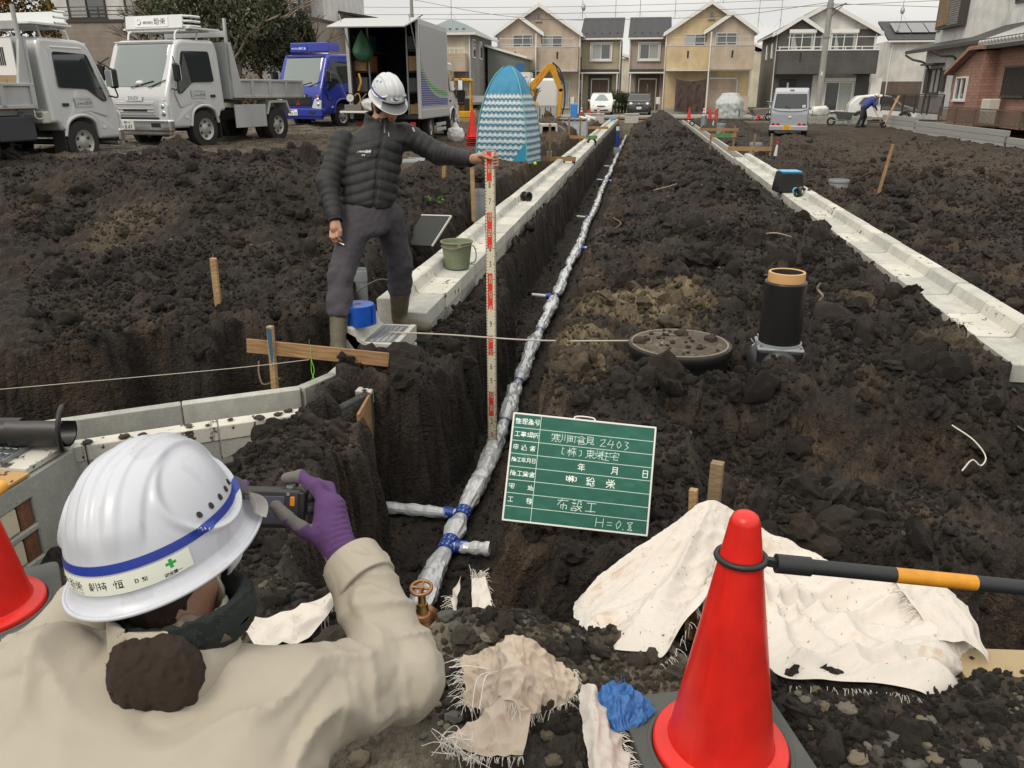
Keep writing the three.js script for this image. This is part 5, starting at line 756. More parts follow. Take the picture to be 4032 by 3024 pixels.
local('hair',[at(new THREE.SphereGeometry(1,28,20).scale(0.088,0.085,0.092),0,0.015,-0.035),at(new THREE.SphereGeometry(1,20,14).scale(0.075,0.085,0.05),0,-0.06,-0.075),...[-1,1].map((s)=>at(new THREE.SphereGeometry(1,12,10).scale(0.016,0.045,0.035),s*0.074,-0.01,0.025))],std([0.012,0.010,0.009],0.7,{bumpMap:withRep(T.fine,20),bumpScale:0.004}));
local('eyebrows',[-1,1].map((s)=>tube([[s*0.016,0.036,0.094],[s*0.035,0.040,0.090],[s*0.054,0.034,0.077]],0.004,5)),std([0.015,0.012,0.010],0.8));local('lips',[tube([[-0.024,-0.064,0.088],[0,-0.063,0.097],[0.024,-0.064,0.088]],0.0045,6)],std([0.36,0.15,0.12],0.5));local('eyes',[-1,1].map((s)=>at(new THREE.SphereGeometry(0.011,14,10),s*0.033,0.012,0.080)),std([0.25,0.22,0.2],0.3));
const S={W:0.108,L:0.132,H:0.132};const dirt=canvasTex(512,512,(k,W,Hh)=>{k.fillStyle='#e9ebea';k.fillRect(0,0,W,Hh);for(let i=0;i<60;i++){k.fillStyle='rgba(150,126,92,'+rr(0.04,0.2)+')';k.beginPath();k.ellipse(rr(40,300),rr(60,330),rr(2,16),rr(2,9),rnd()*3,0,6.3);k.fill();}});dirt.wrapS=THREE.RepeatWrapping;
const hg=new THREE.Group();hg.name='hat_mount';
const hat=hardHat(t,S,hatWhite(dirt),true);hat.applyMatrix4(hq.clone().multiply(new THREE.Matrix4().makeTranslation(0,0.045,-0.005)).multiply(new THREE.Matrix4().makeRotationFromEuler(new THREE.Euler(0.10,Math.PI,0,'YXZ'))));
obj('visor_peak',[hatPatch(0.75,2.39,0.0,0.14,0.003,40,10,S)],phy([0.20,0.21,0.22],0.35,{transmission:0.2}),hat);obj('peak_trim',[hatPatch(0.75,2.39,0.14,0.19,0.0022,40,3,S)],M.blackMatte,hat);
const logo=canvasTex(128,128,(k)=>{k.fillStyle='#e9ebea';k.fillRect(0,0,128,128);swirl(k,64,70,62,'#1d3560','#7d93ad');});obj('front_logo',[hatPatch(1.95,1.19,0.24,0.50,0.002,16,12,{...S,rails:0})],printed(logo,0.4),hat);
obj('blue_sticker',[hatPatch(0.15,0.05,0.62,0.70,0.0035,4,4,S)],std([0.05,0.30,0.70],0.4),hat);obj('blue_sticker',[hatPatch(6.1,5.95,0.52,0.60,0.0035,4,4,S)],std([0.05,0.30,0.70],0.4),hat);
for(let i=0;i<6;i++)obj('vent_hole',[at(new THREE.SphereGeometry(0.003,8,6),...hatPoint(-0.75+i*0.14,0.40-i*0.004,0,S))],M.blackMatte,hat);
obj('chin_strap',[tube([hatPoint(0.1,0.06,-0.006,S),[0.075,-0.085,0.0],[0.03,-0.15,-0.02]],0.004,5),tube([hatPoint(3.04,0.06,-0.006,S),[-0.075,-0.085,0.0],[-0.03,-0.15,-0.02]],0.004,5)],std([0.4,0.4,0.4],0.7),hat);
// jacket print and zips
const chestP=(l,y,o=0.03)=>{const c=spineAt(y);for(let f=0.26;f>0;f-=0.002){const x=c[0]+lat.x*l+fwd.x*f,z=c[2]+lat.z*l+fwd.z*f;if(jacket(x,y,z)<0)return [x+fwd.x*0.004,y,z+fwd.z*0.004];}return [c[0],y,c[2]];};
const jl=canvasTex(256,128,(k,W,Hh)=>{k.fillStyle='#1b1c1e';k.fillRect(0,0,W,Hh);k.strokeStyle='#d8d8d4';swirl(k,26,44,20,'#d8d8d4','#d8d8d4');kan(k,'株式会社',50,32,26,4,0.95);kan(k,'総栄',152,22,44,6,1.05);kan(k,'安全',108,86,24,4,1.2);});
const lp=[[-0.145,1.175],[-0.05,1.175],[-0.145,1.125],[-0.05,1.125]].map(([l,y])=>chestP(l,y));obj('chest_print',[keep(grid(8,4,(u,v)=>lerp3(lerp3(lp[2],lp[3],u),lerp3(lp[0],lp[1],u),v).map((c,i)=>c+[fwd.x,0,fwd.z][i]*0.005)))],printed(jl,0.7),t);
obj('zip',[tube([1.35,1.26,1.16,1.05,0.95,0.87,0.82].map((y)=>chestP(0.005,y)),0.0035,6,60)],std([0.03,0.03,0.032],0.4,{metalness:0.5}),t);obj('zip_pull',[rod(chestP(0.012,1.305),chestP(0.016,1.265),0.004,8),rod(chestP(0.04,1.27),chestP(0.045,1.245),0.003,8)],M.steel,t);
const sl=cap(-1.5,1.3,-5.4,J.shL,J.elbL,0.07,0.06);obj('sleeve_tag',[rb(0.012,0.028,0.012,0.002,-1.505,1.285,-5.40,0,0.4,0.4)],std([0.6,0.6,0.6],0.6),t);
obj('marker_pen',[rod([w[0]+0.02,w[1]-0.155,w[2]+0.04],[w[0]+0.07,w[1]-0.175,w[2]+0.05],0.005,8)],M.steel,t);
}
// ----- crouching photographer seen from behind -----
{
const t=thing('person','crouching person from behind in white hard hat and beige jacket, raising a camera','person',[0,0,0]);
const J={shR:[-0.452,0.688,-0.87],shL:[-0.79,0.722,-0.80],elbR:[-0.340,0.628,-1.025],cuffR:[-0.445,0.752,-1.125],wrR:[-0.487,0.775,-1.152],elbL:[-0.90,0.655,-0.83],wrL:[-0.80,0.76,-1.14],neck:[-0.625,0.765,-0.865],up:[-0.615,0.70,-0.80],mid:[-0.60,0.52,-0.66],hip:[-0.59,0.30,-0.52],head:[-0.665,0.885,-0.95]};
const torso=(x,y,z)=>{let d=cap(x,y,z,J.hip,J.mid,0.175,0.17);d=smin(d,cap(x,y,z,[-0.51,0.60,-0.72],[-0.70,0.61,-0.69],0.125,0.125),0.08);d=smin(d,cap(x,y,z,[-0.505,0.645,-0.80],[-0.715,0.662,-0.755],0.090,0.090),0.08);return d;};
const pleat=(q)=>Math.pow(1-Math.abs(Math.sin(q)),2.2); // sharp ridges with soft valleys between
const armFold=(q,x,y,z,seed,k)=>{const w=n3(x*4+seed,y*4,z*4),u=n3(x*7,y*7+seed,z*7);return -0.017*k*pleat(q*11+1.3*w+(x-z)*6+seed)*(0.6+0.6*w)+0.010*k*pleat(q*9-1.5*u+y*14+1)*(0.5+0.6*u)+0.003*k;};
const folds=(x,y,z)=>{const a=n3(x*3.2,y*3,z*3.2),b=n3(x*5+7,y*4,z*5);const nearL=Math.exp(-(((x+0.82) / 0.16)**2)),nearR=Math.exp(-(((x+0.43) / 0.11)**2)-((y-0.68) / 0.16)**2),nk=Math.exp(-(((x+0.61) / 0.2)**2)-((y-0.72) / 0.07)**2);return -0.020*nearL*pleat(x*11+y*17-z*9+1.6*a)*(0.6+0.6*b)-0.016*nearR*pleat(x*16-y*12+z*10+1.8*b)-0.009*nk*pleat(x*14+1.5*a)-0.008*pleat(x*12+y*4+2.4*a)*(0.4+0.6*b)+0.006*pleat(x*8-y*6+2*b+1)+0.0018*n3(x*13,y*13,z*13)+0.0006*n3(x*50,y*50,z*50);};
const jacket=(x,y,z)=>{
let d=torso(x,y,z);
let rA=cap(x,y,z,J.shR,J.elbR,0.080,0.068);rA+=armFold(capT,x,y,z,1,0.25+0.75*capT);let rF=cap(x,y,z,J.elbR,J.cuffR,0.068,0.050);rF+=armFold(capT,x,y,z,5,1.0-0.8*capT);let rr2=smin(rA,rF,0.03);rr2=smax(rr2,-cap(x,y,z,J.cuffR,[-0.50,0.785,-1.17],0.036,0.036),0.004);const ex=(x-J.cuffR[0])*-0.70+(y-J.cuffR[1])*0.40+(z-J.cuffR[2])*-0.59;rr2=smax(rr2,ex-0.012,0.004);d=smin(d,rr2,0.05);
let lA=cap(x,y,z,J.shL,J.elbL,0.088,0.076);lA+=armFold(capT,x,y,z,9,1);let lF=cap(x,y,z,J.elbL,J.wrL,0.074,0.05);lF+=armFold(capT,x,y,z,13,1-0.6*capT);d=smin(d,smin(lA,lF,0.04),0.06);
d=smin(d,cap(x,y,z,[-0.54,0.715,-0.85],[-0.69,0.725,-0.82],0.062,0.062),0.06);
d=smax(d,0.20-y,0.02);
return d+folds(x,y,z);
};
const beige=std([0.43,0.385,0.315],0.88,{bumpMap:withRep(T.fine,60),bumpScale:0.0005});
obj('jacket',sdfMesh(jacket,[-1.06,0.14,-1.22],[-0.18,0.90,-0.30],0.0068),beige,t);
const colr=(x,y,z)=>{const c=cap(x,y,z,[-0.612,0.765,-0.845],[-0.632,0.845,-0.875],0.088,0.078),i=cap(x,y,z,[-0.612,0.74,-0.845],[-0.635,0.90,-0.885],0.080,0.068);return smax(smax(c,-i,0.003),y-0.842-0.12*(z+0.875),0.004)+0.002*n3(x*20,y*20,z*20);};
obj('collar',sdfMesh(colr,[-0.75,0.74,-1.0],[-0.49,0.90,-0.72],0.0045),beige,t);
// seams
const onBack=(x,y)=>{for(let z=-0.3;z>-1.2;z-=0.002)if(jacket(x,y,z)<0)return [x,y,z+0.0015];return [x,y,-0.8];};
obj('yoke_seam',[tube(Array.from({length:20},(_,i)=>onBack(-0.83+i*0.0215,0.655+0.004*Math.sin(i))),0.0016,5,90)],std([0.36,0.31,0.235],0.9),t);
const cu=V3(-0.70,0.40,-0.59).normalize(),cq=V3(...J.cuffR);obj('cuff',[(()=>{const g=lathe([[0.049,-0.045],[0.0535,-0.044],[0.0525,0.012],[0.050,0.016],[0.046,0.014],[0.045,-0.03]],40);const m=new THREE.Matrix4().compose(cq.clone().addScaledVector(cu,0.008),new THREE.Quaternion().setFromUnitVectors(V3(0,1,0),cu),V3(1,1,1));return g.applyMatrix4(m);})()],beige,t);
obj('cuff_button',[(()=>{const n=V3(0.62,0.55,0.55).normalize();return cy(0.0085,0.0085,0.004,0,0,0,0,0,0,20).applyMatrix4(new THREE.Matrix4().compose(cq.clone().addScaledVector(n,0.0535).addScaledVector(cu,0.002),new THREE.Quaternion().setFromUnitVectors(V3(0,1,0),n),V3(1,1,1)));})()],std([0.16,0.10,0.075],0.4),t);
// trousers and boots below
const legs=(x,y,z)=>{let d=cap(x,y,z,J.hip,[-0.46,0.34,-0.86],0.14,0.085);d=smin(d,cap(x,y,z,J.hip,[-0.76,0.34,-0.84],0.14,0.085),0.06);d=smin(d,cap(x,y,z,[-0.46,0.34,-0.86],[-0.48,0.09,-0.64],0.08,0.06),0.04);d=smin(d,cap(x,y,z,[-0.76,0.34,-0.84],[-0.74,0.09,-0.62],0.08,0.06),0.04);return d+0.006*creases(x,y,z,7,4);};
obj('trousers',sdfMesh(legs,[-0.96,0.0,-1.02],[-0.28,0.5,-0.32],0.011),std([0.07,0.065,0.06],0.9),t);
for(const x of [-0.48,-0.74])obj('shoe',sdfMesh((a,b,c)=>smax(cap(a,b,c,[x,0.05,-0.60],[x,0.045,-0.80],0.05,0.045),0.008-b,0.01),[x-0.08,-0.02,-0.9],[x+0.08,0.14,-0.52],0.008),M.blackMatte,t);
// skin and hair
const Hm=new THREE.Matrix4().makeRotationFromEuler(new THREE.Euler(0.10,-0.32,-0.13,'YXZ')).setPosition(V3(...J.head)),Hi=Hm.clone().invert(),v=V3(); // local -z = face
const headF=(x,y,z)=>{v.set(x,y,z).applyMatrix4(Hi);const X=v.x,Y=v.y,Z=-v.z;let d=ell(X,Y,Z,[0,0.02,-0.01],[0.078,0.10,0.098]);d=smin(d,ell(X,Y,Z,[0,-0.055,0.03],[0.055,0.06,0.06]),0.05);d=smin(d,cap(X,Y,Z,[0,0.0,0.088],[0,-0.03,0.105],0.01,0.013),0.02);for(const s of [-1,1])d=smin(d,ell(X,Y,Z,[s*0.082,-0.015,-0.008],[0.012,0.03,0.02]),0.012);return d;};
obj('body',[sdfMesh((x,y,z)=>smin(headF(x,y,z),cap(x,y,z,J.neck,J.head,0.052,0.05),0.03),[-0.80,0.72,-1.10],[-0.53,1.02,-0.80],0.0055),sdfMesh((x,y,z)=>{let d=torso(x,y,z)+0.03;for(const [a,b,r]of [['shR','elbR',0.04],['elbR','wrR',0.032],['shL','elbL',0.04],['elbL','wrL',0.03],['up','neck',0.05]])d=smin(d,cap(x,y,z,J[a],J[b],r,r),0.03);return d;},[-0.98,0.2,-1.2],[-0.2,0.85,-0.36],0.016)],skinM,t);
const brown=std([0.052,0.030,0.018],0.72,{bumpMap:withRep(T.fine,25),bumpScale:0.003});
const toW=(x,y,z)=>V3(x,y,z).applyMatrix4(Hm).toArray();
const hairF=(x,y,z)=>{v.set(x,y,z).applyMatrix4(Hi);const X=v.x,Y=v.y,Z=v.z;let d=ell(X,Y,Z,[0,0.01,0.02],[0.092,0.10,0.095]);d=smin(d,ell(X,Y,Z,[0.02,-0.05,0.07],[0.07,0.05,0.05]),0.03);return d+0.004*n3(X*60,Y*14,Z*60);};
obj('hair',sdfMesh(hairF,[-0.80,0.72,-1.08],[-0.50,1.0,-0.78],0.006),brown,t);
const B=[-0.600,0.788,-0.785],bunF=(x,y,z)=>{let d=smin(ell(x,y,z,[B[0]-0.026,B[1],B[2]],[0.042,0.055,0.040]),ell(x,y,z,[B[0]+0.020,B[1]+0.004,B[2]-0.004],[0.042,0.056,0.040]),0.022);return d+0.0030*n3(x*45,y*20,z*45)+0.0020*n3(x*110,y*70,z*110);};
obj('hair_bun',sdfMesh(bunF,[B[0]-0.09,B[1]-0.09,B[2]-0.07],[B[0]+0.09,B[1]+0.09,B[2]+0.07],0.0034),std([0.048,0.028,0.018],0.85,{bumpMap:withRep(T.fine,60),bumpScale:0.002}),t);
obj('hair_band',sdfMesh((x,y,z)=>{const d=cap(x,y,z,[-0.575,0.832,-0.826],[-0.535,0.822,-0.845],0.020,0.014);return d+0.006*n3(x*40,y*40,z*40);},[-0.62,0.79,-0.88],[-0.50,0.87,-0.79],0.004),std([0.10,0.075,0.06],0.8),t);
const knit=tex(128,128,(u,w)=>{const s=0.5+0.5*Math.sin((u*16+0.5*Math.sin(w*2*Math.PI*16))*2*Math.PI);return [0.35+0.4*s,0.37+0.42*s,0.36+0.4*s];});
obj('neck_warmer',[grid(72,20,(u,w)=>{const a=u*6.28319,b=w*6.28319,r=0.083+0.016*Math.cos(b);return [-0.615+r*Math.cos(a)*1.02,0.812+0.030*Math.sin(b)+0.012*Math.cos(a-0.5)+0.003*n2(u*20,w*5),-0.885+r*Math.sin(a)];},true)],std([0.045,0.06,0.055],0.95,{map:withRep(knit,14),bumpMap:withRep(knit,14),bumpScale:0.003}),t);
obj('face_mask',sdfMesh((x,y,z)=>{v.set(x,y,z).applyMatrix4(Hi);return smax(ell(v.x,v.y,-v.z,[0,-0.05,0.06],[0.062,0.045,0.055]),-v.z*-1-0.2,0.01);},[-0.72,0.76,-1.10],[-0.54,0.92,-0.92],0.006),std([0.6,0.62,0.63],0.8),t);
obj('ear_strap',[tube([toW(0.088,0.02,0.01),toW(0.090,-0.03,0.0),toW(0.078,-0.07,-0.02),toW(0.05,-0.10,-0.05)],0.0045,6),tube([toW(0.086,0.03,-0.04),toW(0.086,-0.03,-0.03),toW(0.075,-0.075,-0.02)],0.0035,6)],std([0.55,0.56,0.55],0.7),t);
// hard hat
const S={W:0.118,L:0.146,H:0.150};
const dirt=canvasTex(1024,512,(k,W,Hh)=>{k.fillStyle='#e6e8ee';k.fillRect(0,0,W,Hh);for(let i=0;i<240;i++){k.fillStyle=['rgba(150,140,130,','rgba(176,150,120,','rgba(120,118,120,'][i%3]+rr(0.03,0.13)+')';k.beginPath();k.ellipse(rnd()*W,rnd()*Hh,rr(3,46),rr(2,20),rnd()*3,0,6.3);k.fill();}for(let i=0;i<160;i++){k.strokeStyle='rgba(110,104,100,'+rr(0.05,0.28)+')';k.lineWidth=rr(0.5,2);const x=rnd()*W,y=rnd()*Hh;k.beginPath();k.moveTo(x,y);k.lineTo(x+rr(-16,16),y+rr(-10,10));k.stroke();}});dirt.wrapS=THREE.RepeatWrapping;
const hat=hardHat(t,S,hatWhite(dirt),true);
hat.position.set(-0.676,0.880,-0.950);hat.rotation.set(0.0,0.10,0.17,'YXZ');
const st=canvasTex(1024,128,(k,W,Hh)=>{k.fillStyle='#dfe2d6';k.fillRect(0,0,W,Hh);k.strokeStyle='#26282a';swirl(k,60,70,30,'#8a8f94','#a8adb0');kan(k,'株式会社',96,52,26,4,0.9);kan(k,'総栄',220,34,64,6,1.15);kan(k,'劔持',420,34,58,6,1.1);kan(k,'恒',585,34,58,6);k.fillStyle='#26282a';k.font='bold 40px sans-serif';k.fillText('D',700,84);kan(k,'型',745,60,28,4);k.font='24px sans-serif';k.fillText('0467-75-7183',210,122);kan(k,'安全第一',860,98,24,4,1.05);k.fillStyle='#2f9e46';k.fillRect(880,34,60,20);k.fillRect(900,14,20,62);});
obj('name_sticker',[hatPatch(3.72,5.62,0.125,0.225,0.0013,60,6,S)],printed(st,0.45),hat);
for(let i=0;i<5;i++){const p=hatPoint(0.42-i*0.20,0.33+0.002*i,0.0006,S),n=V3(p[0] / S.W**2,p[1] / S.H**2,p[2] / S.L**2).normalize();obj('vent_hole',[new THREE.CylinderGeometry(0.0042,0.0042,0.003,14).applyMatrix4(new THREE.Matrix4().compose(V3(...p),new THREE.Quaternion().setFromUnitVectors(V3(0,1,0),n),V3(1.2,1,0.9)))],M.blackMatte,hat);}
obj('visor_shield',[hatPatch(0.35,2.8,0.0,0.20,0.010,50,10,{...S,W:S.W*1.03,L:S.L*1.08})],phy([0.42,0.40,0.38],0.25,{transmission:0.35}),hat);obj('visor_clip',[rb(0.05,0.008,0.016,0.003,0.045,0.062,-0.142,0.3,0.4)],std([0.05,0.04,0.035],0.5),hat);
// glove on the right hand
const pur=[0.115,0.050,0.165],gry=[0.165,0.155,0.145];
const F={idx:[[-0.517,0.838,-1.190],[-0.543,0.862,-1.205],[-0.575,0.872,-1.218],[-0.603,0.864,-1.222]],thb:[[-0.520,0.790,-1.150],[-0.545,0.812,-1.140],[-0.572,0.830,-1.142],[-0.594,0.845,-1.152]],mid:[[-0.512,0.828,-1.205],[-0.535,0.838,-1.245],[-0.565,0.835,-1.262],[-0.59,0.828,-1.262]],rin:[[-0.510,0.812,-1.208],[-0.532,0.815,-1.248],[-0.560,0.812,-1.262],[-0.583,0.806,-1.260]],lit:[[-0.510,0.796,-1.204],[-0.530,0.792,-1.240],[-0.556,0.788,-1.252],[-0.576,0.784,-1.250]]};
const rad={idx:0.0125,thb:0.0135,mid:0.0122,rin:0.0118,lit:0.0105};
const chainD=(x,y,z,P,r)=>{let d=9;for(let i=0;i<P.length-1;i++)d=smin(d,cap(x,y,z,P[i],P[i+1],r*(1-0.06*i),r*(1-0.06*(i+1))),0.006);return d;};
const gloveF=(x,y,z)=>{let d=cap(x,y,z,[-0.478,0.769,-1.145],[-0.505,0.792,-1.168],0.031,0.031);d=smin(d,cap(x,y,z,[-0.505,0.795,-1.168],[-0.512,0.826,-1.192],0.031,0.028),0.014);d=smin(d,cap(x,y,z,[-0.505,0.790,-1.176],[-0.508,0.800,-1.200],0.028,0.022),0.014);for(const k in F)d=smin(d,chainD(x,y,z,F[k],rad[k]),0.009);return d+0.0009*Math.sin((x*0.5-y*0.6+z*0.5)*700)*ss(-0.50,-0.487,x)+0.0006*n3(x*90,y*90,z*90);};
const gg=sdfMesh(gloveF,[-0.63,0.735,-1.29],[-0.435,0.90,-1.10],0.0026);{const p=gg.attributes.position,C=new Float32Array(p.count*3);for(let i=0;i<p.count;i++){const x=p.getX(i),y=p.getY(i),z=p.getZ(i);const g=(x<-0.572||(x<-0.532&&chainD(x,y+0.006,z-0.0,F.idx,0.009)<0.0035&&y<0.866)||(x<-0.527&&y>0.812&&chainD(x+0.004,y-0.006,z,F.thb,0.010)<0.0025))?1:0;C.set(g?gry:pur,i*3);}gg.setAttribute('color',new THREE.BufferAttribute(C,3));}
obj('glove',gg,std(0xffffff,0.9,{vertexColors:true,bumpMap:withRep(T.fine,60),bumpScale:0.0008}),t);
obj('left_glove',sdfMesh((x,y,z)=>{let d=cap(x,y,z,J.wrL,[-0.77,0.79,-1.19],0.03,0.034);for(let i=0;i<4;i++)d=smin(d,chainD(x,y,z,[[-0.76,0.77+i*0.018,-1.20],[-0.735,0.775+i*0.018,-1.235],[-0.70,0.78+i*0.017,-1.245]],0.0115),0.008);d=smin(d,chainD(x,y,z,[[-0.755,0.80,-1.17],[-0.725,0.805,-1.165],[-0.70,0.80,-1.17]],0.0125),0.008);return d;},[-0.85,0.70,-1.28],[-0.66,0.87,-1.09],0.004),std(pur,0.9),t);
}
{ // the compact camera in the glove
const t=thing('compact_camera','rugged black compact camera with an orange button held by the purple glove','camera',[-0.622,0.818,-1.195],0.28);t.rotation.x=-0.32;const bm=std([0.035,0.036,0.038],0.45);
obj('body',[rb(0.112,0.072,0.032,0.008,0,0,0,0,0,0,3)],bm,t);obj('grip',[rb(0.016,0.066,0.038,0.006,0.052,0,0,0,0,0,2)],M.black,t);obj('screen',[rb(0.068,0.050,0.002,0.001,-0.012,-0.002,0.0165)],std([0.10,0.10,0.13],0.15),t);obj('orange_button',[rb(0.009,0.018,0.004,0.002,0.036,0.014,0.0165)],std([0.62,0.22,0.02],0.4),t);for(const [x,y]of [[0.036,-0.008],[0.036,-0.022],[0.028,0.027]])obj('button',[at(new THREE.CylinderGeometry(0.0032,0.0032,0.003,12),x,y,0.0165,Math.PI / 2)],M.galv,t);obj('shutter_dial',[cy(0.008,0.008,0.005,0.03,0.0385,0)],M.galv,t);obj('lens',[at(new THREE.CylinderGeometry(0.02,0.022,0.02,24),-0.02,0,-0.025,Math.PI / 2)],M.black,t);
}

// ---------- vehicles (front towards +z, origin on the ground under the front axle) ----------
const V={
silver:phy([0.56,0.57,0.575],0.35,{metalness:0.25,clearcoat:0.4}),silverPanel:std([0.50,0.51,0.515],0.5,{metalness:0.15,map:withRep(T.cloud,0.3)}),white:phy([0.72,0.73,0.73],0.35,{clearcoat:0.4}),blue:phy([0.012,0.03,0.34],0.3,{clearcoat:0.6}),blackPaint:phy([0.010,0.010,0.011],0.2,{clearcoat:0.8}),lilac:phy([0.40,0.42,0.47],0.32,{metalness:0.3,clearcoat:0.5}),
glass:phy([0.02,0.027,0.027],0.04,{ior:1.5,clearcoat:1,clearcoatRoughness:0.02}),glassSkyTone:phy([0.14,0.18,0.17],0.05,{ior:1.9,clearcoat:1,clearcoatRoughness:0.02}),tyre:std([0.022,0.021,0.020],0.85),rim:std([0.40,0.39,0.37],0.45,{metalness:0.5}),chassis:std([0.02,0.02,0.021],0.7),chrome:std([0.72,0.73,0.74],0.18,{metalness:1}),lamp:phy([0.62,0.64,0.66],0.1,{clearcoat:1}),amber:std([0.55,0.16,0.02],0.3),redLamp:std([0.42,0.01,0.01],0.25),bedFloor:std([0.40,0.31,0.20],0.8,{map:withRep(T.concDirt,0.5)}),yellow:std([0.72,0.36,0.012],0.45,{map:withRep(T.cloud,1)}),orange:std([0.62,0.26,0.01],0.5,{map:withRep(T.blotch,1)}),mirror:std([0.75,0.77,0.78],0.05,{metalness:1}),  // windscreen glass: reflected sky is put into its paler base colour
};
function wheel(t,x,y,z,r,w,dual=false){const s=Math.sign(x)||1;const m=obj('wheel',[at(lathe([[r*0.56,-w / 2],[r*0.93,-w / 2],[r,-w*0.36],[r,w*0.36],[r*0.93,w / 2],[r*0.56,w / 2]],36),0,0,0,0,0,Math.PI / 2),...(dual?[at(lathe([[r*0.56,-w / 2],[r*0.93,-w / 2],[r,-w*0.36],[r,w*0.36],[r*0.93,w / 2],[r*0.56,w / 2]],28),-s*w*1.15,0,0,0,0,Math.PI / 2)]:[])],V.tyre,t);m.position.set(x,y,z);const o=s*w*(dual?0.18:0.34);obj('rim',[at(new THREE.CylinderGeometry(r*0.57,r*0.57,w*0.3,28),o-s*w*0.1,0,0,0,0,Math.PI / 2),at(lathe([[0,0.03],[r*0.2,0.03],[r*0.24,0],[r*0.46,0],[r*0.53,0.03],[r*0.58,0.035]],28),o+s*0.012,0,0,0,0,-s*Math.PI / 2)],V.rim,m);for(let i=0;i<6;i++){const a=i*1.047;obj('rim_hole',[at(new THREE.CylinderGeometry(r*0.07,r*0.07,0.012,12),o+s*0.022,Math.cos(a)*r*0.38,Math.sin(a)*r*0.38,0,0,Math.PI / 2)],M.blackMatte,m);}return m;}
function cabWarp(g,P){const p=g.attributes.position;for(let i=0;i<p.count;i++){const y=p.getY(i),z=p.getZ(i);let k=1-P.tumble*ss(P.belt,P.top,y);k*=1-0.05*ss(P.zf-0.35,P.zf+0.02,z)*ss(0.5,1.2,y);p.setX(i,p.getX(i)*k);}g.computeVertexNormals();return g;}
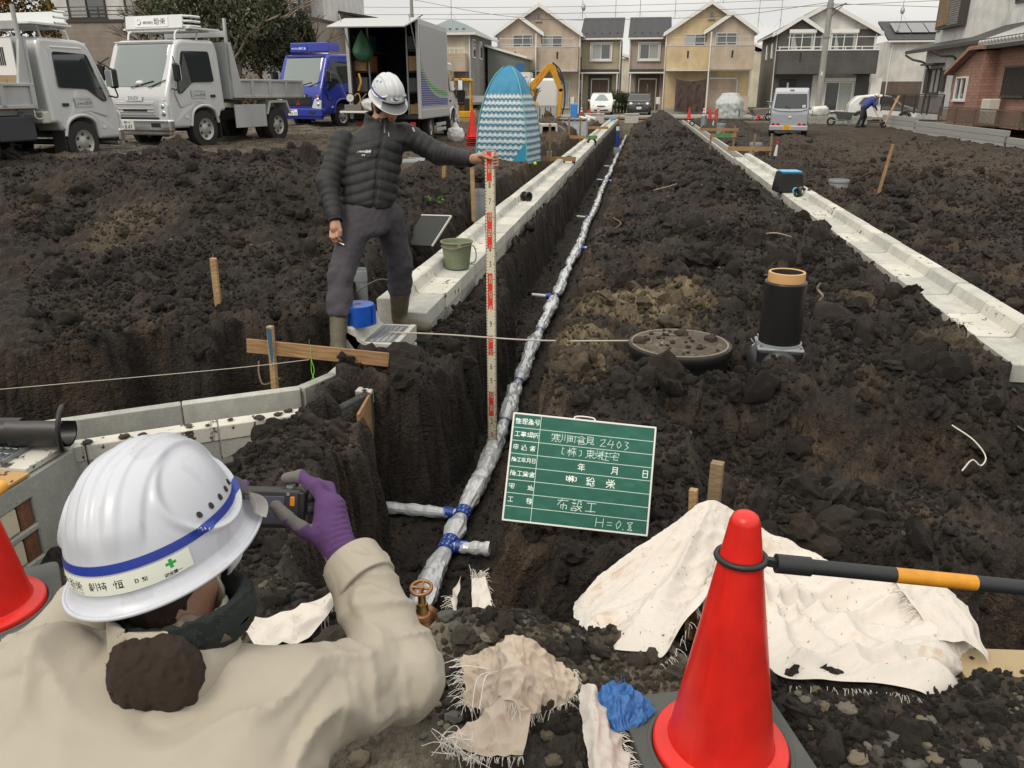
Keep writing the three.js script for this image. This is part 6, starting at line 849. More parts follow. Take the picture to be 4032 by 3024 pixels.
function truckCab(t,o){
const hw=o.hw??0.86,P={tumble:0.07,belt:1.1,top:2.05,zf:0.98};
const prof=roundPoly([[0.96,0.42,0.04],[0.98,0.95,0.1],[0.90,1.16,0.1],[0.52,2.0,0.14],[0.36,2.08,0.1],[-0.58,2.10,0.1],[-0.66,1.9,0.1],[-0.66,0.72,0.05],[-0.52,0.72,0.05],[-0.46,0.60],[-0.40,0.58,0.08],[-0.34,0.78,0.16],[0.0,0.86,0.2],[0.34,0.78,0.16],[0.42,0.42,0.04]],0.05,5);
const shell=at(extr(prof,hw*2-0.12,0.06,[],3),0,0,0,0,-Math.PI / 2).translate(hw-0.06,0,0);
const body=obj('cab',[cabWarp(clean(shell),P)],o.mat,t);
// windscreen
const wy0=1.20,wy1=1.965,zAt=(y)=>mix(0.893,0.536,(y-1.16) / 0.84);
const scr=grid(18,8,(u,v)=>{const y=mix(wy0,wy1,v),x=mix(-1,1,u)*(hw*0.955-0.05*v)*(1-0.07*ss(1.1,2.05,y))*0.985,c=Math.pow(Math.abs(mix(-1,1,u)),6)*0.045;return [x,y,zAt(y)+0.016-c];});
obj('windscreen',[scr],o.glass??V.glassSkyTone,t);
obj('wiper',[rod([-0.1,1.18,0.915],[0.45,1.30,0.865],0.009,6),rod([0.35,1.18,0.915],[0.75,1.32,0.85],0.009,6)],M.blackMatte,t);
for(const s of [-1,1]){
const win=roundPoly([[0.60,1.06,0.05],[0.70,1.08,0.04],[0.42,1.86,0.06],[-0.36,1.88,0.06],[-0.38,1.30,0.05],[0.26,1.28,0.08]],0.04,3);
const g=cabWarp(clean(at(extr(win,0.012,0),0,0,0,0,-Math.PI / 2).translate(s*(hw+0.008)+0.006,0,0)),P);const w=obj('side_window',[g],o.sideGlass??V.glass,t);void w;
const d=cabWarp(clean(at(extr(roundPoly([[0.66,0.80,0.05],[0.76,1.06,0.03],[0.44,1.93,0.06],[-0.42,1.95,0.06],[-0.44,0.62,0.05],[-0.36,0.62,0.05],[-0.2,0.84,0.1],[0.2,0.92,0.1]],0.05,3),0.006,0.002),0,0,0,0,-Math.PI / 2).translate(s*(hw+0.003)+0.003,0,0)),P);const door=obj('door',[d],o.mat,t);
obj('door_handle',[rb(0.03,0.055,0.13,0.01,s*(hw+0.006),1.02,-0.30)],M.blackMatte,door);
obj('wheel_arch',[tube([[s*(hw-0.02),0.50,-0.40],[s*(hw+0.0),0.74,-0.30],[s*(hw+0.005),0.84,0.0],[s*(hw),0.74,0.31],[s*(hw-0.02),0.45,0.40]],0.035,6)],o.archMat??o.mat,t);
const mx=s*(hw+0.13);const mir=obj('mirror',[rb(0.09,0.34,0.16,0.04,mx,1.46,0.80,0,s*0.3)],M.black,t);obj('mirror_glass',[rb(0.012,0.28,0.13,0.006,mx-s*0.02,1.46,0.71,0,s*1.4)],V.mirror,mir);obj('mirror_arm',[tube([[s*(hw-0.02),1.16,0.80],[mx,1.14,0.84],[mx,1.3,0.80]],0.014,6),rod([s*hw*0.95,1.75,0.66],[mx,1.62,0.8],0.012,6)],M.blackMatte,mir);
const hl=obj('headlight',[at(extr(roundPoly(o.lampShape??[[0,0.58],[0.22,0.56],[0.24,0.86],[0.12,0.98],[0.03,0.88]],0.03,3),0.03,0.008,[],2),0,0,0.975).translate(0,0,0).applyMatrix4(new THREE.Matrix4().makeScale(s,1,1)).translate(s*(hw-0.25),0,0)],V.lamp,t);hl.geometry.index||hl.geometry.computeVertexNormals();obj('lamp_reflector',[at(new THREE.SphereGeometry(0.055,14,10).scale(1,1,0.4),s*(hw-0.12),0.70,1.012),at(new THREE.SphereGeometry(0.05,14,10).scale(1,1,0.4),s*(hw-0.13),0.83,1.008)],V.chrome,hl);obj('indicator',[rb(0.10,0.05,0.02,0.008,s*(hw-0.12),0.93,1.0)],V.amber,hl);
obj('side_marker',[rb(0.014,0.05,0.09,0.005,s*(hw+0.008),0.62,0.52)],V.lamp,t);obj('mudguard',[bx(0.26,0.42,0.02,s*(hw-0.13),0.38,-0.44)],M.blackMatte,t);
}
const bump=obj('bumper',[rb(hw*2+0.02,0.24,0.16,0.04,0,0.47,0.95,0,0,0,3)],o.bumper,t);
for(const s of [-1,1])obj('fog_recess',[rb(0.24,0.09,0.03,0.02,s*0.52,0.48,1.025)],M.blackMatte,bump);obj('lower_valance',[rb(hw*2-0.1,0.10,0.1,0.03,0,0.33,0.93)],o.bumper,t);obj('bumper_gap',[bx(hw*1.9,0.05,0.03,0,0.60,0.965)],M.blackMatte,t);
obj('grille',[rb(0.98,0.26,0.03,0.05,0,0.79,0.975,0,0,0,2)],o.grille,t);for(const y of [0.72,0.78,0.87])obj('grille_bar',[rb(0.96,0.018,0.035,0.006,0,y,0.985)],o.bars??V.chrome,t);obj('grille_slot',[rb(0.62,0.05,0.02,0.015,0,0.75,0.99)],M.blackMatte,t);
obj('number_plate',[decal(0.34,0.17,-0.2,0.47,1.036,0,0,0,0.006)],printed(o.plate,0.45),t);
if(o.badge){const bt=canvasTex(256,64,(k)=>{k.fillStyle=o.badgeBg;k.fillRect(0,0,256,64);k.fillStyle=o.badgeFg;k.font='bold 56px sans-serif';k.textAlign='center';k.fillText(o.badge,128,52);});obj('badge',[decal(o.badgeW??0.36,0.10,0,o.badgeY??0.985,0.992,-0.2,0,0,0.004)],printed(bt,0.4),t);}
obj('sun_visor',[rb(hw*1.7,0.03,0.07,0.012,0,2.03,0.52)],o.mat,t);
return body;
}
const companyTex=(bg)=>canvasTex(512,128,(k,w,h)=>{k.fillStyle=bg;k.fillRect(0,0,w,h);swirl(k,66,66,52,'#2b3b74','#8e98b4');k.strokeStyle='#33363c';kan(k,'株式会社',128,58,40,5,0.98);kan(k,'総栄',300,24,82,8,1.12);});
const doorTex=canvasTex(512,192,(k,w,h)=>{k.fillStyle='#b3b5b6';k.fillRect(0,0,w,h);swirl(k,60,120,50,'#2b3b74','#9aa2b8');k.fillStyle='#5b5e62';k.font='bold 34px sans-serif';k.fillText('CHIGASAKI  KANAGAWA',110,54,330);k.strokeStyle='#44474c';kan(k,'株式会社',118,110,44,5,0.98);kan(k,'総栄',300,76,84,8,1.12);});
function dumpBed(t,mat,L,ribs,openRear=false){ // low steel tipper body behind the cab
const hw=0.84,z0=-0.92,z1=z0-L,y0=0.98,h=0.36;
obj('bed_floor',[bx(hw*2-0.06,0.08,L,0,y0,(z0+z1) / 2)],V.bedFloor,t);obj('bed_lining',[bx(hw*2-0.09,0.30,0.03,0,y0+0.2,z0-0.05),bx(hw*2-0.09,0.3,0.03,0,y0+0.2,z1+0.06),bx(0.02,0.3,L-0.1,hw-0.055,y0+0.2,(z0+z1) / 2),bx(0.02,0.3,L-0.1,-hw+0.055,y0+0.2,(z0+z1) / 2)],V.bedFloor,t);
for(const s of [-1,1]){const side=obj('side_gate',[bx(0.03,h,L,s*hw,y0+h / 2,(z0+z1) / 2)],mat,t);obj('top_rail',[rb(0.07,0.05,L,0.01,s*(hw+0.015),y0+h,(z0+z1) / 2)],mat,side);obj('bottom_rail',[rb(0.07,0.06,L,0.01,s*(hw+0.015),y0+0.02,(z0+z1) / 2)],mat,side);for(let i=0;i<=ribs;i++)obj('rib',[rb(0.06,h,0.09,0.008,s*(hw+0.02),y0+h / 2,mix(z0-0.05,z1+0.05,i / ribs))],mat,side);}
obj('tailgate',[bx(hw*2,h,0.05,0,y0+h / 2,z1)],mat,t);const hb=obj('headboard',[bx(hw*2,1.12,0.05,0,y0+0.54,z0+0.02)],mat,t);for(const s of [-1,1])obj('headboard_cheek',[at(extr([[0,0],[0.34,0],[0.06,1.1],[0,1.1]],0.04,0.006),s*hw+0.02,y0,z0-0.0,0,Math.PI / 2)],mat,hb);
return {z0,z1,y0,hw};
}
function roofSign(t,mat,txt){const s=obj('roof_rack',[],mat,t);return s;}
function dumpTruck(label,pos,turn,plate,badge){
const t=thing('dump_truck',label,'truck',pos,turn);
truckCab(t,{mat:V.silver,bumper:V.chrome,grille:V.silver,plate,badge,badgeBg:'#cfd1d2',badgeFg:'#3d4044',badgeW:0.44});
const b=dumpBed(t,V.silverPanel,2.55,4);
for(const s of [-1,1]){wheel(t,s*0.74,0.375,0,0.375,0.2);wheel(t,s*0.70,0.375,-2.5,0.375,0.2,true);obj('rear_fender',[at(extr([[-0.46,0.62],[-0.40,0.62],[-0.28,0.86],[0.28,0.86],[0.40,0.62],[0.46,0.62],[0.33,0.92],[-0.33,0.92]],0.34,0.01),s>0?0.50:-0.84,0,-2.5,0,Math.PI / 2).translate(0,0,0)],V.silverPanel,t);}
obj('chassis',[bx(0.7,0.2,3.9,0,0.62,-1.3),bx(0.3,0.25,0.3,0,0.45,-2.5),rod([-0.7,0.375,0],[0.7,0.375,0],0.05),rod([-0.7,0.375,-2.5],[0.7,0.375,-2.5],0.07)],V.chassis,t);
const lt=canvasTex(16,16,(k)=>{k.fillStyle='#fff';k.fillRect(0,0,16,16);});void lt;
for(const s of [-1,1])obj('door_lettering',[decal(0.42,0.16,s*0.876,1.06,0.12,0,s*Math.PI / 2,0,0.003)],printed(doorTex,0.5),t);
// rack with name board over the cab
obj('roof_rack',[[-0.6,0.6].map((x)=>[tube([[x,2.08,0.3],[x,2.22,0.25],[x,2.26,0.1],[x,2.26,-0.5]],0.02,6),tube([[x,2.08,-0.3],[x,2.26,-0.35]],0.02,6)]).flat(),bx(1.5,0.03,0.05,0,2.26,0.12),bx(1.5,0.03,0.05,0,2.26,-0.2),bx(1.5,0.03,0.05,0,2.26,-0.5)],V.white,t);
const nb=obj('name_board',[bx(1.46,0.24,0.03,0,2.42,0.16,-0.12),...[2.33,2.42,2.51].map((y)=>tube([[-0.73,y,0.17],[-0.82,y,0.08],[-0.84,y,-0.2]],0.022,6)),...[2.33,2.42,2.51].map((y)=>tube([[0.73,y,0.17],[0.82,y,0.08],[0.84,y,-0.2]],0.022,6)),bx(1.7,0.03,0.9,0,2.30,-0.3)],V.white,t);obj('board_lettering',[decal(0.86,0.19,-0.05,2.425,0.182,-0.12,0,0,0.003)],printed(companyTex('#e8e9ea'),0.5),nb);
for(const s of [-1,1])obj('rack_post',[bar([s*0.8,1.3,-0.95],[s*0.8,2.55,-0.98],0.05,0.05)],V.silverPanel,t);obj('rack_crossbar',[bar([-0.82,2.25,-0.97],[0.82,2.25,-0.97],0.05,0.12)],V.silverPanel,t);
return {t,b};
}
{ // middle truck facing the camera
const {t}=dumpTruck('silver dump truck with a white name board on its roof, facing the camera',[-9.80,0.42,-16.45],-0.22,plateTex(['湘南','100'],'6 41'),'ISUZU');
obj('side_guard_panel',[rb(0.03,0.48,1.05,0.008,0.86,0.60,-1.45)],V.silverPanel,t);obj('side_guard_panel',[rb(0.03,0.48,1.05,0.008,-0.86,0.60,-1.45)],V.silverPanel,t);
obj('dash_papers',[rb(0.34,0.14,0.02,0.005,-0.70,1.27,0.82,-0.6)],std([0.10,0.62,0.36],0.6),t);obj('dash_helmet',[at(new THREE.SphereGeometry(0.09,14,10).scale(1,0.6,1),0.1,1.26,0.85)],M.whitePvc,t);
}
{ // truck at the left edge, seen from its rear right
const {t}=dumpTruck('silver dump truck cut by the left edge, seen from behind its bed',[-10.75,0.29,-13.75],Math.PI-0.12,plateTex(['湘南','100'],'15 02'),'ISUZU');
obj('fuel_tank',[rb(0.4,0.40,0.75,0.03,-0.62,0.66,-1.35)],std([0.035,0.038,0.045],0.5),t);obj('tank_cap',[at(new THREE.CylinderGeometry(0.05,0.05,0.04,16),-0.78,0.88,-1.2,0,0,0.7)],M.steel,t);obj('washer_tank',[rb(0.2,0.2,0.3,0.03,-0.72,0.82,-0.66)],std([0.5,0.49,0.43],0.6),t);obj('bed_step',[tube([[-0.86,0.95,-1.0],[-0.88,0.82,-1.0],[-0.88,0.82,-0.85],[-0.86,0.95,-0.85]],0.014,6)],V.silverPanel,t);
const v=obj('bulkhead_vent',[bx(1.3,0.60,0.02,0,1.75,-0.975)],V.white,t);for(let i=0;i<24;i++)obj('vent_slot',[bx(0.022,0.28,0.008,-0.45+i*0.04,1.78,-0.989)],M.blackMatte,v);obj('bulkhead_lining',[bx(1.5,0.42,0.02,0,1.28,-0.98)],V.bedFloor,t);
obj('rain_visor',[rb(0.03,0.07,0.7,0.01,-0.80,1.93,-0.02,0,0,0.5)],V.white,t);
}
{ // blue truck
const t=thing('blue_truck','bright blue truck with a blue sign box on its roof, behind the silver trucks','truck',[-9.75,0.48,-24.6],-0.30);
truckCab(t,{mat:V.blue,bumper:V.blue,grille:M.black,bars:M.black,plate:plateTex(['湘南','400'],'85-33'),badge:'CANTER',badgeBg:'#151517',badgeFg:'#b9bcc0',badgeY:0.93,badgeW:0.66,glass:V.glassSkyTone,lampShape:[[-0.12,0.60],[0.22,0.56],[0.24,0.80],[0.02,0.86]]});
obj('emblem',[[0,1,2].map((i)=>at(extr([[0,0],[0.025,0.04],[0,0.08],[-0.025,0.04]],0.008),0,0.72,1.0,0,0,i*2.094))],std([0.5,0.02,0.02],0.4),t);
const b=obj('roof_sign',[at(extr([[-0.72,2.14],[0.72,2.14],[0.70,2.40],[-0.70,2.40]],0.5,0.02),0,0,-0.2)],V.blue,t);const st=canvasTex(256,48,(k)=>{k.fillStyle='#1b2fa0';k.fillRect(0,0,256,48);k.strokeStyle='#d8dcf0';kan(k,'株式会社',6,10,26,3,0.95);kan(k,'湘南工業',112,8,30,4,1.0);});obj('sign_lettering',[decal(0.62,0.11,-0.36,2.24,0.325,0,0,0,0.004)],printed(st,0.5),b);
for(const s of [-1,1]){wheel(t,s*0.72,0.36,0,0.36,0.2);wheel(t,s*0.68,0.36,-2.6,0.36,0.2,true);}dumpBed(t,V.blue,2.8,4);obj('chassis',[bx(0.7,0.2,3.8,0,0.6,-1.3)],V.chassis,t);
}
{ // box truck with its back open
const t=thing('box_truck','box truck with its tail door raised, green and blue stripes on the ribbed side','truck',[-6.56,0.25,-24.9],Math.PI+0.02);
truckCab(t,{mat:V.silver,bumper:V.silver,grille:V.silver,plate:plateTex(['湘南','100'],'27 18')});
const L=3.35,z0=-0.85,z1=z0-L,hw=0.90,y0=0.62,y1=2.95,al=std([0.50,0.505,0.51],0.45,{metalness:0.4});
obj('box_floor',[bx(hw*2,0.10,L,0,y0+0.05,(z0+z1) / 2)],V.chassis,t);obj('box_roof',[rb(hw*2,0.06,L,0.02,0,y1-0.03,(z0+z1) / 2)],V.white,t);obj('box_bulkhead',[bx(hw*2,y1-y0,0.05,0,(y0+y1) / 2,z0)],al,t);const dk=std([0.05,0.045,0.04],0.85);obj('added_dark_sheets',[bx(0.02,2.2,L-0.2,hw-0.04,(y0+y1) / 2,(z0+z1) / 2),bx(0.02,2.2,L-0.2,-hw+0.04,(y0+y1) / 2,(z0+z1) / 2),bx(1.7,2.2,0.02,0,(y0+y1) / 2,z0-0.06),bx(1.7,0.02,L-0.2,0,y1-0.08,(z0+z1) / 2)],dk,t);  // dark sheets added to deepen the shade inside the open box
const stripe=canvasTex(1024,512,(k,w,h)=>{k.fillStyle='#a9abac';k.fillRect(0,0,w,h);k.fillStyle='#30389a';k.beginPath();k.moveTo(0,h);k.lineTo(w,h);k.lineTo(w,h*0.90);k.bezierCurveTo(w*0.72,h*0.93,w*0.45,h*0.88,w*0.30,h*0.78);k.bezierCurveTo(w*0.12,h*0.66,w*0.05,h*0.58,0,h*0.52);k.fill();k.fillStyle='#3fa33a';k.beginPath();k.moveTo(0,h*0.42);k.bezierCurveTo(w*0.12,h*0.62,w*0.30,h*0.80,w,h*0.82);k.lineTo(w,h*0.875);k.bezierCurveTo(w*0.32,h*0.87,w*0.14,h*0.70,0,h*0.49);k.fill();});
for(const s of [-1,1]){ // side wall with lettered skin and horizontal ribs
const side=obj('box_side',[bx(0.04,y1-y0,L,s*hw,(y0+y1) / 2,(z0+z1) / 2)],al,t);obj('striped_skin',[decal(L-0.24,y1-y0-0.42,s*(hw+0.024),(y0+y1) / 2+0.10,(z0+z1) / 2,0,s*Math.PI / 2,0,0.004)],printed(stripe,0.45,{metalness:0.2}),side);
for(let i=0;i<36;i++)obj('rib',[bx(0.010,0.014,L-0.24,s*(hw+0.030),y0+0.33+i*0.0535,(z0+z1) / 2)],al,side);obj('corner_post',[rb(0.09,y1-y0,0.10,0.02,s*(hw-0.01),(y0+y1) / 2,z1+0.03)],al,side);obj('skirt_rail',[rb(0.05,0.20,L,0.01,s*(hw+0.01),y0+0.12,(z0+z1) / 2)],al,side);for(const y of [0.28,0.42])obj('underrun_rail',[rb(0.03,0.09,1.2,0.008,s*0.84,y,-1.55)],al,side);
wheel(t,s*0.72,0.36,0,0.36,0.2);wheel(t,s*0.70,0.36,-2.6,0.36,0.2,true);
}
const d=obj('tail_door',[at(rb(hw*2+0.06,0.045,1.35,0.015,0,0,-0.67),0,y1+0.0,z1,-0.20)],al,t);obj('gas_strut',[rod([hw-0.05,2.2,z1+0.05],[hw-0.05,3.0,z1-0.6],0.014),rod([-hw+0.05,2.2,z1+0.05],[-hw+0.05,3.0,z1-0.6],0.014)],M.steel,d);
obj('tail_platform',[rb(1.5,0.05,0.6,0.01,0.25,0.80,z1-0.32)],V.white,t);obj('chassis',[bx(0.7,0.2,4.2,0,0.5,-1.8)],V.chassis,t);obj('tail_lamp',[rb(0.14,0.09,0.04,0.01,-0.7,0.50,z1)],V.redLamp,t);obj('tail_lamp',[rb(0.14,0.09,0.04,0.01,0.7,0.50,z1)],V.redLamp,t);
// shelves inside
for(const y of [1.25,1.75,2.25])obj('shelf',[bx(0.34,0.03,2.6,-0.68,y,z0-1.5),bx(0.3,0.03,2.6,0.72,y,z0-1.5)],M.woodOld,t);obj('shelf_post',[0.5,-0.5].map((x)=>bar([x,0.72,z1+0.45],[x,2.85,z1+0.45],0.04)),M.galv,t);
const wz=(x,y,z)=>V3(x,y,z).applyAxisAngle(V3(0,1,0),Math.PI+0.02).add(V3(-6.56,0.25,-24.9)).toArray();
const cols=[[0.35,0.22,0.10],[0.55,0.22,0.05],[0.08,0.09,0.10],[0.45,0.42,0.38],[0.04,0.10,0.20],[0.22,0.12,0.07]].map((c)=>std(c,0.8));let k=0;
const shelfName=['floor','lowest shelf','middle shelf','top shelf'],colName=['cardboard brown','orange','black','pale grey','dark blue','rusty brown'];
for(const s of [-1,1])for(let r=0;r<4;r++)for(let q=0;q<2;q++){const x=s*0.70,y=[0.73,1.27,1.77,2.27][r],z=z1+0.55+q*0.55,h=rr(0.2,0.36),c=thing('storage_case',colName[k%6]+' case on the '+shelfName[r]+(s<0?' at right':' at left')+(q?' deeper':' near the opening')+' inside the box truck','case',wz(x,y,z),0.02+rr(-0.1,0.1));obj('case_body',[rb(0.30,h,0.42,0.01,0,h / 2,0)],cols[k%6],c);obj('case_lid',[rb(0.31,0.04,0.43,0.01,0,h,0)],cols[k%6],c);k+=1+(r%2);}
tag(obj('green_sack',[(()=>{const g=grid(24,20,(u,v)=>{const a=u*6.283,r=0.24*Math.sin(Math.PI*Math.pow(v,0.6))*(1+0.15*n3(Math.cos(a),Math.sin(a),v*3))+0.01;return [r*Math.cos(a),-0.75*(1-v),r*0.8*Math.sin(a)];},true);return g.translate(...wz(0.55,2.72,z1+0.12));})()],std([0.05,0.17,0.09],0.55,{map:withRep(T.cloud,3)})),'green plastic sack hanging inside the left of the open box truck','sack');
tag(obj('yellow_strap',[tube([wz(0.66,1.7,z1+0.05),wz(0.6,1.5,z1),wz(0.68,1.3,z1+0.02)],0.03,6)],V.yellow),'yellow strap hanging below the green sack in the box truck','strap');
{const p=thing('test_pump','hand test pump with a round pressure gauge on the truck tail platform','pump',wz(0.72,0.83,z1-0.35),0.2);obj('trough',[rb(0.42,0.14,0.26,0.02,0,0.07,0)],std([0.16,0.14,0.11],0.7),p);obj('gauge',[at(new THREE.CylinderGeometry(0.11,0.11,0.05,28),-0.06,0.30,0.06,Math.PI / 2)],M.blackMatte,p);obj('gauge_face',[at(new THREE.CylinderGeometry(0.09,0.09,0.01,28),-0.06,0.30,0.09,Math.PI / 2)],M.whitePvc,p);obj('gauge_needle',[bx(0.06,0.008,0.004,-0.05,0.305,0.097,0,0,0.5)],M.red,p);obj('hose',[tube([[-0.06,0.15,0],[0.02,0.32,-0.02],[0.14,0.40,0],[0.18,0.2,0.04],[0.1,0.1,0.06]],0.016,6,30)],std([0.35,0.25,0.10],0.6),p);obj('lever',[rod([0.1,0.14,0],[0.34,0.40,0],0.014)],M.woodGrey,p);}
tag(obj('plastic_bag',[at(lump(31,0.7,false,2),0,0,0).scale(0.22,0.2,0.18).translate(...wz(0.25,0.97,z1-0.3))],std([0.62,0.62,0.60],0.4)),'crumpled clear plastic bag on the truck tail platform','bag');{const c=thing('pail','grey lidded pail on the truck tail platform behind the worker','pail',wz(-0.02,0.83,z1-0.25));obj('body',[lathe([[0,0],[0.13,0],[0.15,0.34],[0.155,0.36],[0,0.36]],28)],std([0.38,0.38,0.38],0.5),c);obj('lid',[cy(0.16,0.16,0.03,0,0.375,0)],std([0.42,0.42,0.42],0.5),c);}
}
function car(name,label,pos,turn,o){ // small car or van lofted from a side profile
const t=thing(name,label,o.cat??'car',pos,turn,o.group);const {L,W,H,hood,ws,roofB}=o;const hw=W / 2;
const prof=roundPoly(o.prof,0.08,5),P=o.P;const warp=(g)=>{const p=g.attributes.position;for(let i=0;i<p.count;i++){const y=p.getY(i),z=p.getZ(i);let k=1-P.tumble*ss(P.belt,H,y);k*=1-P.nose*ss(L*0.28,L*0.52,Math.abs(z-P.zc));p.setX(i,p.getX(i)*k);}g.computeVertexNormals();return g;};
obj('body',[warp(clean(at(extr(prof,W-0.16,0.08,[],4),0,0,0,0,-Math.PI / 2).translate(hw-0.08,0,0)))],o.mat,t);
for(const s of [-1,1]){for(const w of o.windows)obj('side_window',[warp(clean(at(extr(roundPoly(w,0.05,3),0.012),0,0,0,0,-Math.PI / 2).translate(s*(hw+0.004)+0.006,0,0)))],V.glass,t);for(const z of o.axles){wheel(t,s*(hw-0.10),o.r,z,o.r,0.17);}for(const z of o.axles)obj('wheel_arch',[at(new THREE.TorusGeometry(o.r*1.12,0.02,6,24,Math.PI),s*(hw-0.01),o.r,z,0,Math.PI / 2)],M.blackMatte,t);const m=obj('mirror',[rb(0.14,0.11,0.08,0.03,s*(hw+0.06),P.belt+0.08,o.mirrorZ)],o.mirror??o.mat,t);void m;}
if(o.front){const f=o.front;obj('windscreen',[grid(12,6,(u,v)=>{const y=mix(f.ws[0],f.ws[1],v),z=mix(f.ws[2],f.ws[3],v);return [mix(-1,1,u)*(hw*0.86-0.10*v),y,z+0.02-0.08*Math.abs(mix(-1,1,u))**3];})],V.glassSkyTone,t);for(const s of [-1,1]){const h=obj('headlight',[at(new THREE.SphereGeometry(1,20,12).scale(f.lamp[0],f.lamp[1],0.10),s*f.lamp[2],f.lamp[3],f.lamp[4])],V.lamp,t);obj('lamp_bulb',[at(new THREE.SphereGeometry(0.05,12,8),s*f.lamp[2],f.lamp[3],f.lamp[4]+0.07)],V.chrome,h);}obj('grille',[rb(f.gr[0],f.gr[1],0.04,0.015,0,f.gr[2],f.gr[3])],f.grM??M.blackMatte,t);obj('lower_intake',[rb(f.lo[0],f.lo[1],0.04,0.02,0,f.lo[2],f.lo[3])],M.blackMatte,t);obj('number_plate',[decal(0.33,0.165,0,f.pl[0],f.pl[1],0,0,0,0.006)],printed(f.plate,0.45),t);obj('emblem',[at(new THREE.TorusGeometry(0.045,0.01,6,16),0,f.gr[2]+0.1,f.gr[3]+0.01)],V.chrome,t);}
return t;
}
car('white_car','small white hatchback parked in the driveway of the left house',[-3.05,-0.04,-61.8],0.03,{L:3.7,W:1.68,H:1.51,mat:V.white,prof:[[1.75,0.22],[1.82,0.45,0.12],[1.74,0.72,0.14],[0.98,0.94,0.1],[0.35,1.42,0.16],[-0.4,1.51,0.2],[-1.45,1.40,0.16],[-1.82,0.95,0.12],[-1.85,0.35,0.1],[-1.7,0.22]],P:{tumble:0.16,belt:0.9,nose:0.10,zc:0},windows:[[[0.75,0.96],[0.30,1.34],[-0.25,1.38],[-0.25,0.96]],[[-0.32,0.96],[-0.32,1.38],[-1.1,1.32],[-1.35,0.98]]],axles:[1.15,-1.2],r:0.29,mirrorZ:0.7,group:'cars parked in front of the houses',front:{ws:[0.97,1.38,0.95,0.38],lamp:[0.17,0.10,0.58,0.66,1.66],gr:[0.6,0.06,0.62,1.82],lo:[1.0,0.10,0.34,1.80],pl:[0.45,1.86],plate:plateTex(['湘南','500'],'24-51')}});
car('black_car','small black hatchback parked in the driveway of the right house',[-0.35,-0.04,-61.6],0.0,{L:3.65,W:1.66,H:1.53,mat:V.blackPaint,prof:[[1.75,0.22],[1.80,0.45,0.12],[1.72,0.78,0.14],[1.05,0.98,0.1],[0.42,1.44,0.16],[-0.4,1.53,0.2],[-1.5,1.42,0.16],[-1.80,0.95,0.12],[-1.82,0.35,0.1],[-1.7,0.22]],P:{tumble:0.15,belt:0.95,nose:0.10,zc:0},windows:[[[0.8,1.0],[0.35,1.36],[-0.25,1.40],[-0.25,1.0]],[[-0.32,1.0],[-0.32,1.40],[-1.1,1.34],[-1.35,1.0]]],axles:[1.15,-1.2],r:0.29,mirrorZ:0.75,group:'cars parked in front of the houses',front:{ws:[1.0,1.40,1.0,0.44],lamp:[0.14,0.14,0.57,0.74,1.62],gr:[0.5,0.05,0.68,1.79],lo:[1.0,0.14,0.36,1.78],pl:[0.50,1.84],plate:plateTex(['湘南','580'],'33-80')}});
const hatch={L:3.9,W:1.68,H:1.5,mat:V.white,prof:[[1.75,0.22],[1.82,0.45,0.12],[1.74,0.75,0.14],[0.98,0.94,0.1],[0.35,1.42,0.16],[-0.4,1.5,0.2],[-1.45,1.40,0.16],[-1.82,0.95,0.12],[-1.85,0.35,0.1],[-1.7,0.22]],P:{tumble:0.16,belt:0.9,nose:0.10,zc:0},windows:[[[0.75,0.96],[0.30,1.34],[-0.25,1.38],[-0.25,0.96]],[[-0.32,0.96],[-0.32,1.38],[-1.1,1.32],[-1.35,0.98]]],axles:[1.15,-1.2],r:0.29,mirrorZ:0.7,group:'cars parked in front of the houses'};
car('white_car','white car half hidden behind the yellow digger arm',[-7.6,0.02,-58.6],0.5,hatch);
